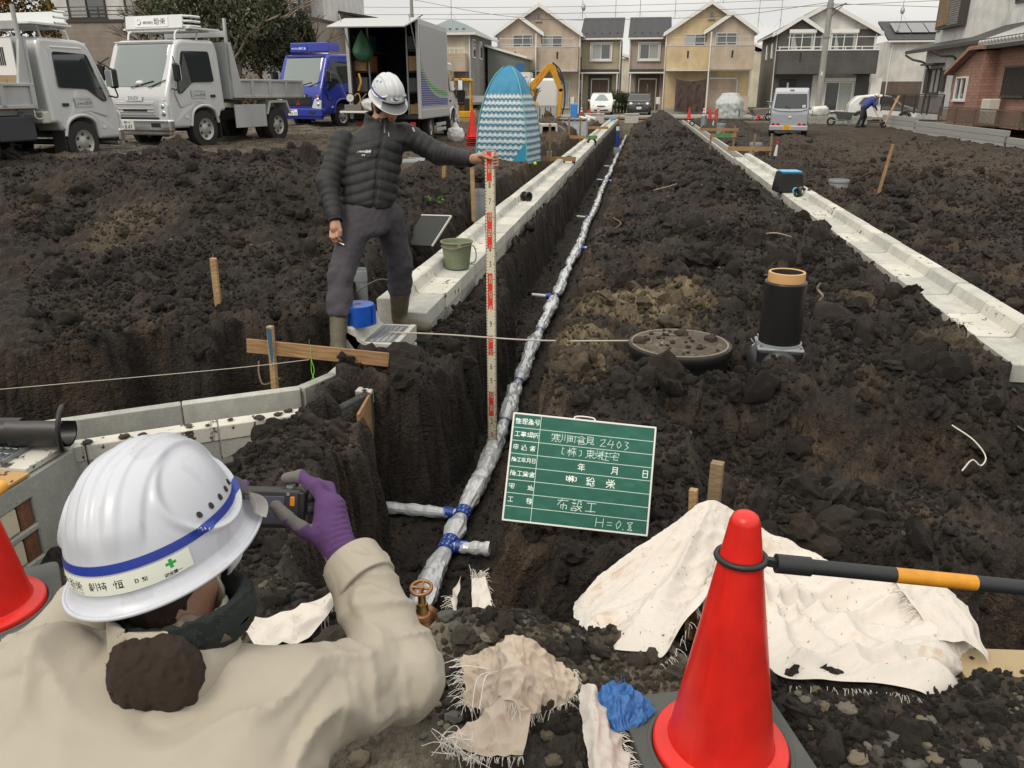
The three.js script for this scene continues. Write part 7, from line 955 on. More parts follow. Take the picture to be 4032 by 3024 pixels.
{ // silver microvan seen from behind
const t=car('silver_van','silver one box van seen from behind with a yellow number plate',[5.95,-0.21,-36.2],Math.PI-0.16,{cat:'van',L:3.4,W:1.47,H:1.88,mat:V.lilac,prof:[[1.68,0.25],[1.70,0.7,0.1],[1.55,1.0,0.1],[1.0,1.72,0.16],[0.5,1.86,0.16],[-1.45,1.88,0.14],[-1.62,1.25,0.1],[-1.70,0.95,0.08],[-1.70,0.35,0.06],[-1.55,0.25]],P:{tumble:0.11,belt:1.0,nose:0.04,zc:0},windows:[[[1.25,1.06],[0.92,1.62],[0.3,1.66],[0.3,1.06]],[[0.22,1.06],[0.22,1.66],[-0.6,1.68],[-0.6,1.06]],[[-0.68,1.06],[-0.68,1.68],[-1.36,1.68],[-1.46,1.08]]],axles:[1.0,-1.15],r:0.28,mirrorZ:1.1});
obj('rear_window',[grid(12,6,(u,v)=>{const y=mix(1.14,1.66,v);return [mix(-1,1,u)*(0.62-0.05*v),y,-mix(1.685,1.545,v)-0.012+0.03*Math.abs(mix(-1,1,u))**4];})],V.glass,t);obj('rear_bumper',[rb(1.46,0.20,0.12,0.04,0,0.38,-1.70)],V.lilac,t);obj('number_plate',[decal(0.33,0.165,0.06,0.41,-1.765,0,Math.PI,0,0.006)],printed(plateTex(['湘南','480'],'9 27','#e8b21c','#1a1a18'),0.45),t);for(const x of [-0.58,-0.40,0.40,0.58])obj('tail_lamp',[at(new THREE.CylinderGeometry(0.07,0.07,0.04,20),x,0.50,-1.705,Math.PI / 2)],V.redLamp,t);obj('wiper',[rod([0.02,1.12,-1.71],[0.2,1.22,-1.69],0.01,6)],M.blackMatte,t);obj('tailgate_handle',[rb(0.12,0.07,0.03,0.015,-0.02,0.80,-1.72)],V.white,t);obj('stop_lamp',[rb(0.16,0.03,0.03,0.008,0,1.80,-1.50)],V.redLamp,t);obj('tailgate_crease',[tube([[-0.66,1.08,-1.70],[-0.4,1.02,-1.72],[0.4,1.02,-1.72],[0.66,1.08,-1.70]],0.012,5)],V.chassis,t);obj('sticker',[rb(0.13,0.10,0.006,0.003,-0.50,1.20,-1.695)],M.whitePvc,t);
}
car('white_car','white car standing behind the bending man in blue',[13.4,-0.10,-51],1.45,{...hatch,mat:V.white});
{ // car under a pale cover
const t=thing('covered_car','car under a pale silvery cover in front of the right hand tan house','car',[5.35,0.0,-55],-0.2,'cars parked in front of the houses');
const g=grid(64,36,(u,v)=>{const a=u*6.2832,y=1.46*Math.pow(v,0.9),k=v<0.55?1:1-0.42*ss(0.55,1,v),e=5,c=Math.cos(a),s=Math.sin(a),r=1 / Math.pow(Math.abs(c)**e+Math.abs(s)**e,1 / e);const w=1+0.03*n3(c*3,s*3,v*4)+0.02*Math.sin(a*24+v*4)*(1-v);const cap0=v>0.97?(1-v) / 0.03:1;return [0.80*r*c*k*w*(0.05+0.95*cap0),y+0.02,1.55*r*s*(v<0.5?1:1-0.40*ss(0.5,1,v))*w*(0.05+0.95*cap0)];},true);
obj('cover',[g],std([0.50,0.54,0.53],0.5,{map:withRep(T.cloud,2)}),t);const ct=canvasTex(256,32,(k)=>{k.fillStyle='#b4bcba';k.fillRect(0,0,256,32);k.fillStyle='#6d7a80';k.font='bold 26px sans-serif';k.textAlign='center';k.fillText('CAR COVER',128,25);});void ct;for(const s of [-1,1])wheel(t,s*0.66,0.26,1.1,0.26,0.15);
}
// ---------- diggers ----------
function slabArm(pts,w,bevel=0.02){return at(extr(pts,w,bevel),0,0,-w / 2);}
{
const t=thing('mini_excavator','yellow mini excavator with folded arm and white canopy beyond the blue tent','excavator',[-6.15,0.0,-43.0],0.0),ym=V.yellow;t.scale.setScalar(0.84);
obj('track',[rb(1.9,0.42,0.32,0.18,-0.5,0.22,0.55,0,0,0,3)],M.blackMatte,t);obj('track',[rb(1.9,0.42,0.32,0.18,-0.5,0.22,-0.55,0,0,0,3)],M.blackMatte,t);obj('undercarriage',[rb(1.0,0.3,0.9,0.05,-0.5,0.45,0)],M.darkSteel,t);
obj('engine_cover',[at(extr(roundPoly([[-0.55,0.60],[0.95,0.60],[0.98,0.95],[0.80,1.25],[-0.50,1.30]],0.12,4),1.3,0.05,[],3),0,0,-0.65)],ym,t);
obj('seat',[rb(0.5,0.14,0.5,0.05,-0.55,1.35,0),rb(0.14,0.6,0.5,0.05,-0.82,1.65,0)],M.blackMatte,t);for(const z of [-0.55,0.55])obj('canopy_post',[bar([-0.95,1.2,z],[-0.95,2.55,z],0.07)],M.blackMatte,t);for(const z of [-0.55,0.55])obj('canopy_post',[bar([-0.05,1.2,z],[-0.05,2.55,z],0.06)],M.blackMatte,t);obj('canopy',[rb(1.35,0.12,1.3,0.05,-0.45,2.6,0,0,0,0.12)],V.white,t);obj('canopy_hatch',[rb(0.6,0.02,0.5,0.01,-0.40,2.672,0,0,0,0.12)],M.darkSteel,t);
obj('boom',[slabArm([[0.30,0.75],[0.55,0.72],[0.78,1.65],[0.80,2.05],[1.75,3.15],[1.78,3.42],[1.55,3.42],[0.52,2.35],[0.38,1.9]],0.24)],ym,t);const bt=canvasTex(256,48,(k)=>{k.fillStyle='#d99a14';k.fillRect(0,0,256,48);k.strokeStyle='#c03018';kan(k,'湘南工業株式',4,6,36,4,1.12);});obj('boom_lettering',[decal(1.0,0.15,1.12,2.72,0.142,0,0,0.87,0.004)],printed(bt,0.5),t);
obj('dipper',[slabArm([[1.55,3.2],[1.70,3.45],[1.95,3.35],[2.32,2.2],[2.45,2.05],[2.42,1.8],[2.2,1.82]],0.2)],ym,t);obj('lower_arm',[slabArm([[2.2,2.0],[2.46,2.02],[2.30,0.25],[2.02,0.18],[2.08,0.5]],0.2)],ym,t);
obj('boom_ram',[rod([0.6,1.0,0.16],[0.9,2.0,0.16],0.06),rod([1.9,3.3,0.0],[2.5,2.3,0.0],0.075)],M.darkSteel,t);obj('hose',[tube([[1.8,3.45,0.1],[2.2,3.1,0.12],[2.52,2.2,0.1],[2.56,1.2,0.06],[2.42,0.5,0.05]],0.05,6,30)],std([0.03,0.03,0.05],0.5),t);obj('bucket',[at(extr(roundPoly([[0,0],[0.30,0.10],[0.38,-0.20],[0.20,-0.42],[-0.05,-0.30]],0.08,4),0.5,0.02),2.05,0.35,-0.25)],M.darkSteel,t);obj('guard_rail',[tube([[0.85,1.25,0.55],[0.9,1.7,0.55],[0.5,1.95,0.55],[0.1,1.9,0.55]],0.025,6)],M.blackMatte,t);
}
{ // small tracked carrier with yellow roof
const t=thing('yellow_carrier','yellow roofed machine with an open driver\'s stand right of the box truck','machine',[-7.45,0.18,-33.6],0.1),ym=V.yellow;t.scale.setScalar(0.78);
obj('chassis',[rb(1.7,0.34,1.2,0.05,0,0.62,0)],ym,t);obj('blade',[rb(1.6,0.34,0.06,0.02,0,0.28,0.75)],std([0.30,0.22,0.10],0.7),t);obj('track',[rb(0.35,0.46,1.5,0.18,-0.6,0.24,0,0,0,0,3)],M.blackMatte,t);obj('track',[rb(0.35,0.46,1.5,0.18,0.6,0.24,0,0,0,0,3)],M.blackMatte,t);obj('roof',[at(extr(roundPoly([[-0.75,2.22],[0.75,2.22],[0.70,2.36],[-0.70,2.36]],0.05,3),1.2,0.03),0,0,-0.6)],ym,t);
for(const [x,z]of [[-0.68,0.5],[0.68,0.5],[-0.68,-0.5],[0.68,-0.5]])obj('roof_post',[bar([x,0.78,z],[x,2.25,z],0.06)],x>0?ym:M.blackMatte,t);obj('seat',[rb(0.5,0.14,0.5,0.05,0.1,1.15,0),rb(0.5,0.6,0.12,0.05,0.1,1.5,-0.25)],M.black,t);obj('console',[rb(0.3,0.6,0.2,0.04,-0.35,1.1,0.3),rb(0.3,0.6,0.2,0.04,0.5,1.1,0.3)],M.blackMatte,t);obj('lever',[rod([-0.35,1.4,0.3],[-0.3,1.75,0.35],0.015),rod([0.5,1.4,0.3],[0.45,1.75,0.35],0.015)],M.blackMatte,t);obj('engine_hood',[rb(1.3,0.6,0.5,0.08,0,1.1,-0.55,0,0,0,2)],ym,t);
}
{const t=thing('excavator_arm','orange excavator seen behind the middle truck bed','excavator',[-12.3,0.5,-30.5],0);obj('boom',[slabArm([[-1.2,2.0],[-0.95,2.35],[-0.75,2.3],[-0.7,1.0],[-0.35,1.1],[-0.1,1.9],[1.3,2.05],[1.3,1.85],[0.1,1.6],[-0.2,0.8],[-1.0,0.8]],0.3)],V.orange,t);obj('engine_cover',[rb(1.9,0.8,1.2,0.1,-0.2,0.7,-0.2,0,0,0,2)],V.orange,t);obj('track',[rb(2.2,0.4,0.4,0.18,-0.2,0.2,0.4,0,0,0,2)],M.blackMatte,t);obj('ram',[rod([-0.7,2.35,0],[-0.1,2.4,0],0.05),rod([-0.1,2.4,0],[0.7,2.3,0],0.09)],M.galv,t);}
{const t=thing('flatbed_truck','white flatbed truck mostly hidden behind the blue tent','truck',[-6.3,0.15,-46],Math.PI / 2+0.05);obj('bed',[bx(1.7,0.32,3.0,0,1.0,-1.9)],V.silverPanel,t);obj('box',[bx(1.7,1.0,1.2,0,1.85,-0.4)],V.white,t);obj('cab',[rb(1.7,1.5,1.5,0.15,0,1.3,0.9,0,0,0,3)],V.white,t);for(const s of [-1,1]){wheel(t,s*0.7,0.35,0.8,0.35,0.2);wheel(t,s*0.7,0.35,-2.4,0.35,0.2);}obj('chassis',[bx(0.7,0.2,4.2,0,0.6,-1)],V.chassis,t);}

// ---------- houses, walls, poles, trees beyond the site ----------
const lap=(p)=>tex(256,256,(u,v)=>{const k=(v*p)%1;return 0.35+0.6*k+0.05*tile(u,v,20,3);},false);
const lapB=lap(6);const siding=(c,rep=1)=>std(c,0.8,{map:withRep(T.cloud,0.25),bumpMap:withRep(lapB,rep),bumpScale:0.015});
const brickT=tex(512,512,(u,v)=>{const row=Math.floor(v*16),k=(u*8+(row%2)*0.5)%1,q=(v*16)%1,e=k<0.05||q<0.10,h=Math.sin(Math.floor(u*8+(row%2)*0.5)*12.9+row*78.2)*43758.5,r=h-Math.floor(h);return e?[0.74,0.70,0.68]:[0.84+0.14*r,0.82+0.14*r,0.82+0.13*r];});
const TH={
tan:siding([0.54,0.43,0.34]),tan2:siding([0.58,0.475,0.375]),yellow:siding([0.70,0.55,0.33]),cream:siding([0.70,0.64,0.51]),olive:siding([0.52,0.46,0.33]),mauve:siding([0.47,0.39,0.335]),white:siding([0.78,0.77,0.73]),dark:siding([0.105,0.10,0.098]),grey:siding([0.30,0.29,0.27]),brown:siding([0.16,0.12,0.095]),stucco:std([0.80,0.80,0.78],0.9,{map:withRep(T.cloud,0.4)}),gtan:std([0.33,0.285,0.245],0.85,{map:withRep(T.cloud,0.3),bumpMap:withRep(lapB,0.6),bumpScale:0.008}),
roof:std([0.055,0.055,0.062],0.7,{map:withRep(T.cloud,0.5),bumpMap:withRep(lapB,0.6),bumpScale:0.02}),roofBlue:std([0.20,0.24,0.25],0.6,{bumpMap:withRep(lapB,0.6),bumpScale:0.02}),roofTile:std([0.05,0.047,0.046],0.7),trim:std([0.72,0.71,0.69],0.6),brownTrim:std([0.055,0.045,0.04],0.6),alu:std([0.55,0.55,0.54],0.4,{metalness:0.4}),brick:std([0.40,0.235,0.18],0.85,{map:withRep(brickT,0.55)}),curtain:phy([0.42,0.43,0.42],0.25,{ior:1.8,map:withRep(T.cloud,2)}),solar:phy([0.02,0.022,0.035],0.15,{clearcoat:1}),door:std([0.17,0.125,0.095],0.6,{map:withRep(T.wood,0.5)}),glass:phy([0.05,0.06,0.062],0.06,{ior:1.8,clearcoat:1,clearcoatRoughness:0.03}),pole:std([0.42,0.42,0.41],0.85,{map:withRep(T.conc,0.5)}),block:std([0.46,0.47,0.46],0.9,{map:withRep(T.conc,1),bumpMap:withRep(T.concBump,2),bumpScale:0.004}),block2:std([0.52,0.53,0.52],0.9,{map:withRep(T.conc,0.8)}),cloth:std([0.075,0.052,0.045],0.9),
};
// window on a wall that faces +z (in its house's own axes): frame with two panes and a sill
function win(t,x0,x1,y0,y1,z,o={}){
const w=x1-x0,h=y1-y0,cx=(x0+x1) / 2,cyy=(y0+y1) / 2,fw=0.06,fm=o.frame??TH.trim;
const f=obj('window',[bx(w,fw,0.09,cx,y1-fw / 2,z+0.03),bx(w,fw,0.09,cx,y0+fw / 2,z+0.03),bx(fw,h-2*fw,0.09,x0+fw / 2,cyy,z+0.03),bx(fw,h-2*fw,0.09,x1-fw / 2,cyy,z+0.03),...(o.single?[]:[bx(0.05,h-2*fw,0.07,cx,cyy,z+0.03)])],fm,t);
const panes=o.single?[[x0,x1]]:[[x0,cx],[cx,x1]];panes.forEach(([a,b],i)=>obj('pane',[bx(b-a-0.05,h-2*fw,0.012,(a+b) / 2,cyy,z+0.012)],(o.curtain??0)&(1<<i)?TH.curtain:TH.glass,f));
if(!o.noSill)obj('sill',[bx(w+0.1,0.05,0.12,cx,y0-0.03,z+0.05)],fm,f);
if(o.box)obj('surround',[bx(w+0.3,0.1,0.16,cx,y1+0.07,z+0.05),bx(w+0.3,0.1,0.16,cx,y0-0.09,z+0.05),bx(0.1,h+0.1,0.16,x0-0.08,cyy,z+0.05),bx(0.1,h+0.1,0.16,x1+0.08,cyy,z+0.05)],TH.trim,f);
return f;
}
function gableRoof(t,xa,xb,ax,ye,yp,zf,depth,over=0.35,mat=TH.roof,trim=TH.trim){ // ridge runs along z
const th=0.14,k1=(yp-ye) / (ax-xa),k2=(yp-ye) / (xb-ax);const xA=xa-over*0.8,xB=xb+over*0.8,yA=ye-k1*over*0.8,yB=ye-k2*over*0.8;
obj('roof',[at(extr([[xA,yA],[ax,yp],[ax,yp+th],[xA,yA+th]],depth+over,0),0,0,zf-depth)],mat,t);obj('roof',[at(extr([[ax,yp],[xB,yB],[xB,yB+th],[ax,yp+th]],depth+over,0),0,0,zf-depth)],mat,t);
obj('barge_board',[at(extr([[xA-0.02,yA-0.10],[ax,yp-0.12],[ax,yp+th+0.03],[xA-0.02,yA+th+0.03]],0.06,0),0,0,zf+over)],trim,t);obj('barge_board',[at(extr([[ax,yp-0.12],[xB+0.02,yB-0.10],[xB+0.02,yB+th+0.03],[ax,yp+th+0.03]],0.06,0),0,0,zf+over)],trim,t);
for(const [x,y]of [[xA,yA],[xB,yB]])obj('eave_gutter',[bx(0.12,0.10,depth+over,x,y+0.02,zf+(over-depth) / 2)],trim,t);
}
const gableWall=(xa,xb,ax,y0,ye,yp,z,d)=>at(extr([[xa,y0],[xb,y0],[xb,ye],[ax,yp-0.02],[xa,ye]],d,0),0,0,z-d);
function downpipe(t,x,y0,y1,z,m=TH.trim){return obj('downpipe',[rod([x,y0,z],[x,y1,z],0.045,8)],m,t);}
function twinHouse(t,sgn,mats){ // two-gabled house; sgn -1: small gable on the left
const X=(a,b)=>(sgn<0?[a,b]:[-b,-a]);
const xs=X(-3.0,3.05),zf=0;
obj('wall',[gableWall(xs[0],xs[1],0.05*sgn*-1,0,5.55,7.5,zf,8)],mats[0],t);gableRoof(t,xs[0],xs[1],0.05*-sgn,5.55,7.5,zf,8,0.3);
const [a,b]=X(-3.02,0.25),c=(a+b) / 2;obj('wall',[gableWall(a,b,c,3.0,5.6,6.72,zf+0.55,0.56)],mats[1],t);gableRoof(t,a,b,c,5.6,6.72,zf+0.55,1.6,0.28);
{const [p,q]=X(-3.05,-0.02),[r,s]=X(0.03,3.05);obj('balcony',[bx(q-p,1.58,1.3,(p+q) / 2,3.80,zf+0.75)],mats[1],t);obj('balcony',[bx(s-r,1.58,1.05,(r+s) / 2,3.80,zf+0.55)],mats[2],t);obj('balcony_cap',[bx(q-p+0.06,0.07,1.36,(p+q) / 2,4.62,zf+0.75),bx(s-r+0.06,0.07,1.1,(r+s) / 2,4.62,zf+0.55)],TH.alu,t);for(const [x,z]of [[(p+q) / 2,1.41],[(r+s) / 2,1.085]]){obj('drain_slot',[bx(0.12,0.48,0.02,x,4.05,zf+z)],M.blackMatte,t);obj('balcony_rail',[bx(2.6,0.05,0.05,x,4.80,zf+z-0.1),...[-1.2,-0.4,0.4,1.2].map((k)=>bx(0.04,0.2,0.04,x+k,4.72,zf+z-0.1))],TH.alu,t);obj('laundry_pole',[rod([x-1.2,5.2,zf+z-0.2],[x+1.2,5.2,zf+z-0.2],0.02,6),rod([x-1.1,4.7,zf+z-0.2],[x-1.1,5.3,zf+z-0.2],0.02,6),rod([x+1.1,4.7,zf+z-0.2],[x+1.1,5.3,zf+z-0.2],0.02,6)],TH.alu,t);}}
{const [p,q]=X(-1.85,-0.35),[r,s]=X(0.32,1.8);win(t,p,q,4.45,5.5,zf+0.56,{frame:TH.alu,curtain:0});win(t,r,s,4.45,5.45,zf,{frame:TH.alu,curtain:1});const e=0.0;win(t,-0.2+e,0.2+e,6.45,6.98,zf,{frame:TH.tan2,single:true});}
for(const x of [xs[0]-0.06,X(-0.0,0.02)[0],xs[1]+0.06])downpipe(t,x,0,5.5,zf+(x===X(-0.0,0.02)[0]?1.45:0.1));
obj('soffit_shadow_board',[bx(6.0,0.05,1.2,(xs[0]+xs[1]) / 2,2.97,zf+0.6)],TH.trim,t);
for(const y of [1.9,4.5])for(const z of [-1.6,-4]){const s=sgn<0?xs[1]:xs[0],w=obj('window',[bx(0.08,1.0,0.7,s+0.02*-sgn,y,z)],TH.alu,t);obj('pane',[bx(0.06,0.86,0.56,s+0.045*-sgn,y,z)],TH.glass,w);}
const wx=sgn<0?[1.0,2.4]:[-1.4,-0.2];win(t,wx[0],wx[1],0.4,2.3,zf,{frame:TH.alu,curtain:3});obj('meter_box',[rb(0.3,0.5,0.2,0.03,xs[sgn<0?1:0]-0.4,0.9,zf+0.1)],TH.trim,t);obj('foundation',[bx(6.1,0.4,8.02,(xs[0]+xs[1]) / 2,0.15,zf-3.99)],M.concGrey,t);
}
function wing(t,x0,x1,wall,doorM,mirror){ // lower range with slate roof between the houses, front at z = 0
obj('wall',[bx(x1-x0,5.4,5,(x0+x1) / 2,2.7,-2.5)],wall,t);const d=3.6,rise=1.65;obj('roof',[at(extr([[-0.4,5.26],[d,5.28+rise],[d,5.42+rise],[-0.4,5.40]],x1-x0+0.3,0),x0-0.15,0,0,0,Math.PI / 2)],TH.roof,t);
obj('eave_gutter',[bx(x1-x0+0.3,0.12,0.12,(x0+x1) / 2,5.30,0.38)],TH.trim,t);for(let i=0;i<5;i++)obj('snow_guard',[bx(0.12,0.10,0.05,mix(x0+0.3,x1-0.3,i / 4),5.72,-0.35)],M.darkSteel,t);
const c=(x0+x1) / 2;win(t,c-0.72,c+0.72,3.85,4.95,0,{box:true,curtain:mirror?2:1});
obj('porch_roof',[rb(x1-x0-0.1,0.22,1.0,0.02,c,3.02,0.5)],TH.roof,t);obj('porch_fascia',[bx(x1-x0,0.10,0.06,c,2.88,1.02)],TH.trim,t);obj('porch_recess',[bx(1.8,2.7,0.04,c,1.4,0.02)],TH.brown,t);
const dr=obj('door',[rb(1.15,2.25,0.08,0.01,c,1.25,0.08)],TH.door,t);obj('door_glass',[bx(0.10,1.6,0.03,c,1.3,0.12)],TH.glass,dr);obj('door_handle',[rod([c+0.28,0.9,0.15],[c+0.28,1.5,0.15],0.018,6)],TH.alu,dr);obj('door_frame',[bx(0.08,2.4,0.1,c-0.66,1.25,0.07),bx(0.08,2.4,0.1,c+0.66,1.25,0.07),bx(1.4,0.08,0.1,c,2.45,0.07)],TH.alu,dr);
downpipe(t,mirror?x0:x1,0,5.25,0.2);for(const x of [x0+0.15,x1-0.15])obj('porch_post',[bar([x,0,0.95],[x,2.9,0.95],0.09)],TH.trim,t);obj('porch_step',[bx(1.8,0.16,1.0,c,0.08,0.6)],M.concGrey,t);
}
{const t=thing('house','tan house with two white edged gables left of the gap, behind the excavator','house',[-8.05,0.0,-64.4]);twinHouse(t,-1,[TH.tan2,TH.tan,TH.tan2]);}
{const t=thing('house','house with a yellowish left half and two gables right of the gap','house',[4.45,0.0,-64.4]);twinHouse(t,1,[TH.yellow,TH.tan2,TH.yellow]);const c=grid(30,16,(u,v)=>[mix(-2.25,-0.1,u),0.15+2.25*v-0.15*Math.sin(u*3.1)*(v>0.9?1:0),1.15+0.10*Math.sin(u*22)*(1-0.5*v)+0.06*n2(u*5,v*3)]);obj('dark_curtain',[c],TH.cloth,t);const s=obj('roller_shutter',[bx(1.95,2.35,0.06,1.15,1.25,0.05)],TH.tan,t);obj('shutter_frame',[bx(2.15,0.12,0.12,1.15,2.45,0.06),bx(0.1,2.4,0.12,0.12,1.25,0.06),bx(0.1,2.4,0.12,2.18,1.25,0.06)],TH.alu,s);obj('storage_cabinet',[rb(0.95,1.2,0.6,0.02,2.5,0.62,0.8)],TH.tan,t);}
{const t=thing('house','olive walled house range with slate roof behind the white car','house',[0,0,-66.6]);wing(t,-4.95,-2.0,TH.olive,TH.door,false);}
{const t=thing('house','mauve walled house range with slate roof behind the black car','house',[0,0,-66.6]);wing(t,-1.30,1.62,TH.mauve,TH.door,true);}
{ // dark and white house
const t=thing('house','charcoal and white gabled house behind the utility pole','house',[12.5,0.05,-64.4]);
obj('wall',[gableWall(-3.3,3.3,-0.05,0,5.4,7.2,0,8)],TH.white,t);gableRoof(t,-3.4,3.4,-0.05,5.4,7.2,0,8,0.4,TH.roof,TH.trim);
obj('wall',[gableWall(-3.3,-0.45,-1.9,2.6,5.45,6.35,0.5,0.5)],TH.dark,t);gableRoof(t,-3.3,-0.45,-1.9,5.45,6.35,0.5,1.4,0.25,TH.roof,TH.trim);obj('wall',[bx(1.15,3.0,0.06,2.72,4.1,0.03)],TH.dark,t);
obj('balcony',[bx(6.7,1.52,1.3,0,3.42,0.75)],TH.dark,t);obj('balcony_cap',[bx(6.8,0.07,1.36,0,4.21,0.75)],TH.trim,t);obj('balcony_rail',[bx(6.8,0.06,0.06,0,4.42,1.38),...[-3.3,-2.2,-1.1,0,1.1,2.2,3.3].map((x)=>bx(0.05,0.2,0.05,x,4.32,1.38))],TH.trim,t);obj('laundry_pole',[rod([-2.8,5.05,1.2],[3.1,5.05,1.2],0.025,6),...[-2.5,0.1,3.0].map((x)=>bar([x,4.25,1.2],[x,5.1,1.2],0.06))],TH.alu,t);obj('drain_slot',[bx(0.10,0.6,0.02,-1.85,3.75,1.41)],M.blackMatte,t);
for(const [x0,x1]of [[-2.6,-0.85],[0.35,2.1]]){win(t,x0,x1,4.25,5.35,x0<-0.5?0.51:0.0,{curtain:0});obj('roller_box',[rb(x1-x0+0.1,0.24,0.2,0.02,(x0+x1) / 2,5.48,x0<-0.5?0.6:0.1)],TH.trim,t);for(const s of [-1,1])obj('curtain',[at(extr([[0,0],[0.34,0],[0.08,0.95],[0,0.95]],0.01),(x0+x1) / 2+s*0.62,4.32,(x0<-0.5?0.51:0)+0.025).applyMatrix4(new THREE.Matrix4().identity())],TH.curtain,t);}
obj('wall',[bx(2.7,2.62,0.06,-1.95,1.32,0.03)],TH.dark,t);const d=obj('door',[rb(1.1,2.2,0.08,0.01,-2.3,1.2,0.10)],std([0.02,0.02,0.022],0.5),t);obj('door_wreath',[at(new THREE.TorusGeometry(0.12,0.04,6,16),-2.3,1.6,0.16),bx(0.14,0.5,0.02,-2.3,1.85,0.15)],TH.trim,d);
win(t,0.35,2.25,0.15,2.15,0,{curtain:2});obj('roller_box',[rb(2.1,0.26,0.2,0.02,1.3,2.30,0.1)],TH.trim,t);obj('wall',[bx(0.9,2.62,0.06,2.85,1.32,0.03)],TH.dark,t);obj('side_fence',[bx(0.7,2.4,0.1,3.6,1.2,0.8)],TH.trim,t);for(const x of [-3.36,3.36])downpipe(t,x,0,5.3,0.1);obj('side_wall',[bx(0.04,5.4,7.9,-3.32,2.7,-4.0)],TH.grey,t);for(const z of [-1.8,-4.5]){const w=obj('window',[bx(0.08,1.1,0.6,-3.36,4.3,z)],TH.trim,t);obj('pane',[bx(0.06,0.95,0.46,-3.385,4.3,z)],TH.glass,w);}obj('foundation',[bx(6.7,0.4,8.0,0,0.12,-4.0)],M.concGrey,t);
}
{ // white house with solar roof
const t=thing('house','white house with solar panels on a dark roof, far right behind','house',[21.5,0.2,-72]);
obj('wall',[bx(5.2,3.0,7,0,3.6,-3.5)],TH.white,t);obj('lower_wall',[bx(5.22,2.1,7.02,0,1.05,-3.5)],TH.brown,t);obj('roof',[at(extr([[-0.35,5.0],[3.6,6.6],[3.6,6.75],[-0.35,5.15]],5.8,0),2.9,0,0,0,Math.PI / 2).applyMatrix4(new THREE.Matrix4().makeTranslation(-5.8+0,0,0))],TH.roof,t);obj('eave_gutter',[bx(5.9,0.12,0.12,0,5.02,0.36)],TH.trim,t);
for(let i=0;i<3;i++)obj('solar_panel',[at(bx(1.2,0.05,2.2),-1.6+i*1.27,6.12,-1.75,0.385)],TH.solar,t);win(t,0.3,1.7,3.4,4.4,0,{curtain:3});downpipe(t,-2.5,0,5,0.1);obj('balcony_rail',[bx(2.2,0.06,0.06,1.4,3.3,0.7),...Array.from({length:12},(_,i)=>bx(0.03,0.8,0.03,0.4+i*0.18,2.9,0.7))],TH.brownTrim,t);
}
{ // white stuccoed house on the right, long side towards the site (faces -x)
const t=thing('house','white stuccoed house with brown eaves and boarded upper window at right','house',[13.4,0.3,-44.5],-Math.PI / 2); // local +z faces -x, local x runs towards +z
obj('wall',[bx(6.6,3.3,7,3.3,1.65,-3.5)],TH.stucco,t);obj('upper_wall',[bx(4.8,3.2,6,2.6,4.9,-3.2)],TH.stucco,t);obj('upper_wall',[bx(9,3.0,6,9.6,4.9,-4.4)],TH.stucco,t);
const lr=obj('lower_roof',[at(extr([[0.6,3.02],[-1.4,3.75],[-1.4,3.85],[0.6,3.11]],17,0),-1.3,0,0,0,-Math.PI / 2).applyMatrix4(new THREE.Matrix4().makeScale(1,1,1))],TH.roofTile,t);lr.position.x=17;obj('eave_gutter',[bx(17,0.14,0.12,7.4,3.05,0.64)],TH.brownTrim,t);
win(t,1.2,2.6,1.15,2.25,0,{frame:TH.brownTrim,curtain:3});obj('window_hood',[rb(1.9,0.08,0.5,0.01,1.9,2.42,0.25)],TH.brownTrim,t);obj('storm_shutter',[bx(0.55,1.1,0.08,0.85,1.7,0.06)],TH.brownTrim,t);obj('storm_shutter',[bx(0.5,0.9,0.08,3.1,1.7,0.06)],TH.brownTrim,t);
const sb=obj('shutter_box',[bx(2.9,1.65,0.35,2.6,4.75,0.0)],TH.brownTrim,t);obj('plywood',[bx(1.35,1.6,0.03,2.05,4.85,0.195,0,0,0.02)],std([0.34,0.24,0.15],0.8,{map:withRep(T.wood,0.4)}),sb);for(let i=0;i<16;i++)obj('slat',[bx(1.2,0.06,0.03,3.4,4.05+i*0.09,0.19)],TH.grey,sb);obj('narrow_window',[bx(0.5,1.4,0.06,0.5,4.6,-0.18)],TH.glass,t);
const up=obj('dark_upper_cladding',[bx(7.5,2.0,0.06,9.5,5.6,-1.36)],TH.dark,t);for(let i=0;i<14;i++)obj('slat',[bx(7.5,0.05,0.03,9.5,4.75+i*0.13,-1.32)],TH.brownTrim,up);obj('downpipe',[tube([[0.1,2.9,1.0],[0.2,2.7,0.7],[0.9,2.5,0.3],[1.0,2.2,0.1],[1.0,0.2,0.1]],0.05,6)],TH.brownTrim,t);obj('downpipe',[tube([[4.0,2.9,1.0],[4.1,2.7,0.6],[4.6,2.6,0.2],[4.6,1.2,0.1]],0.05,6)],TH.brownTrim,t);
}
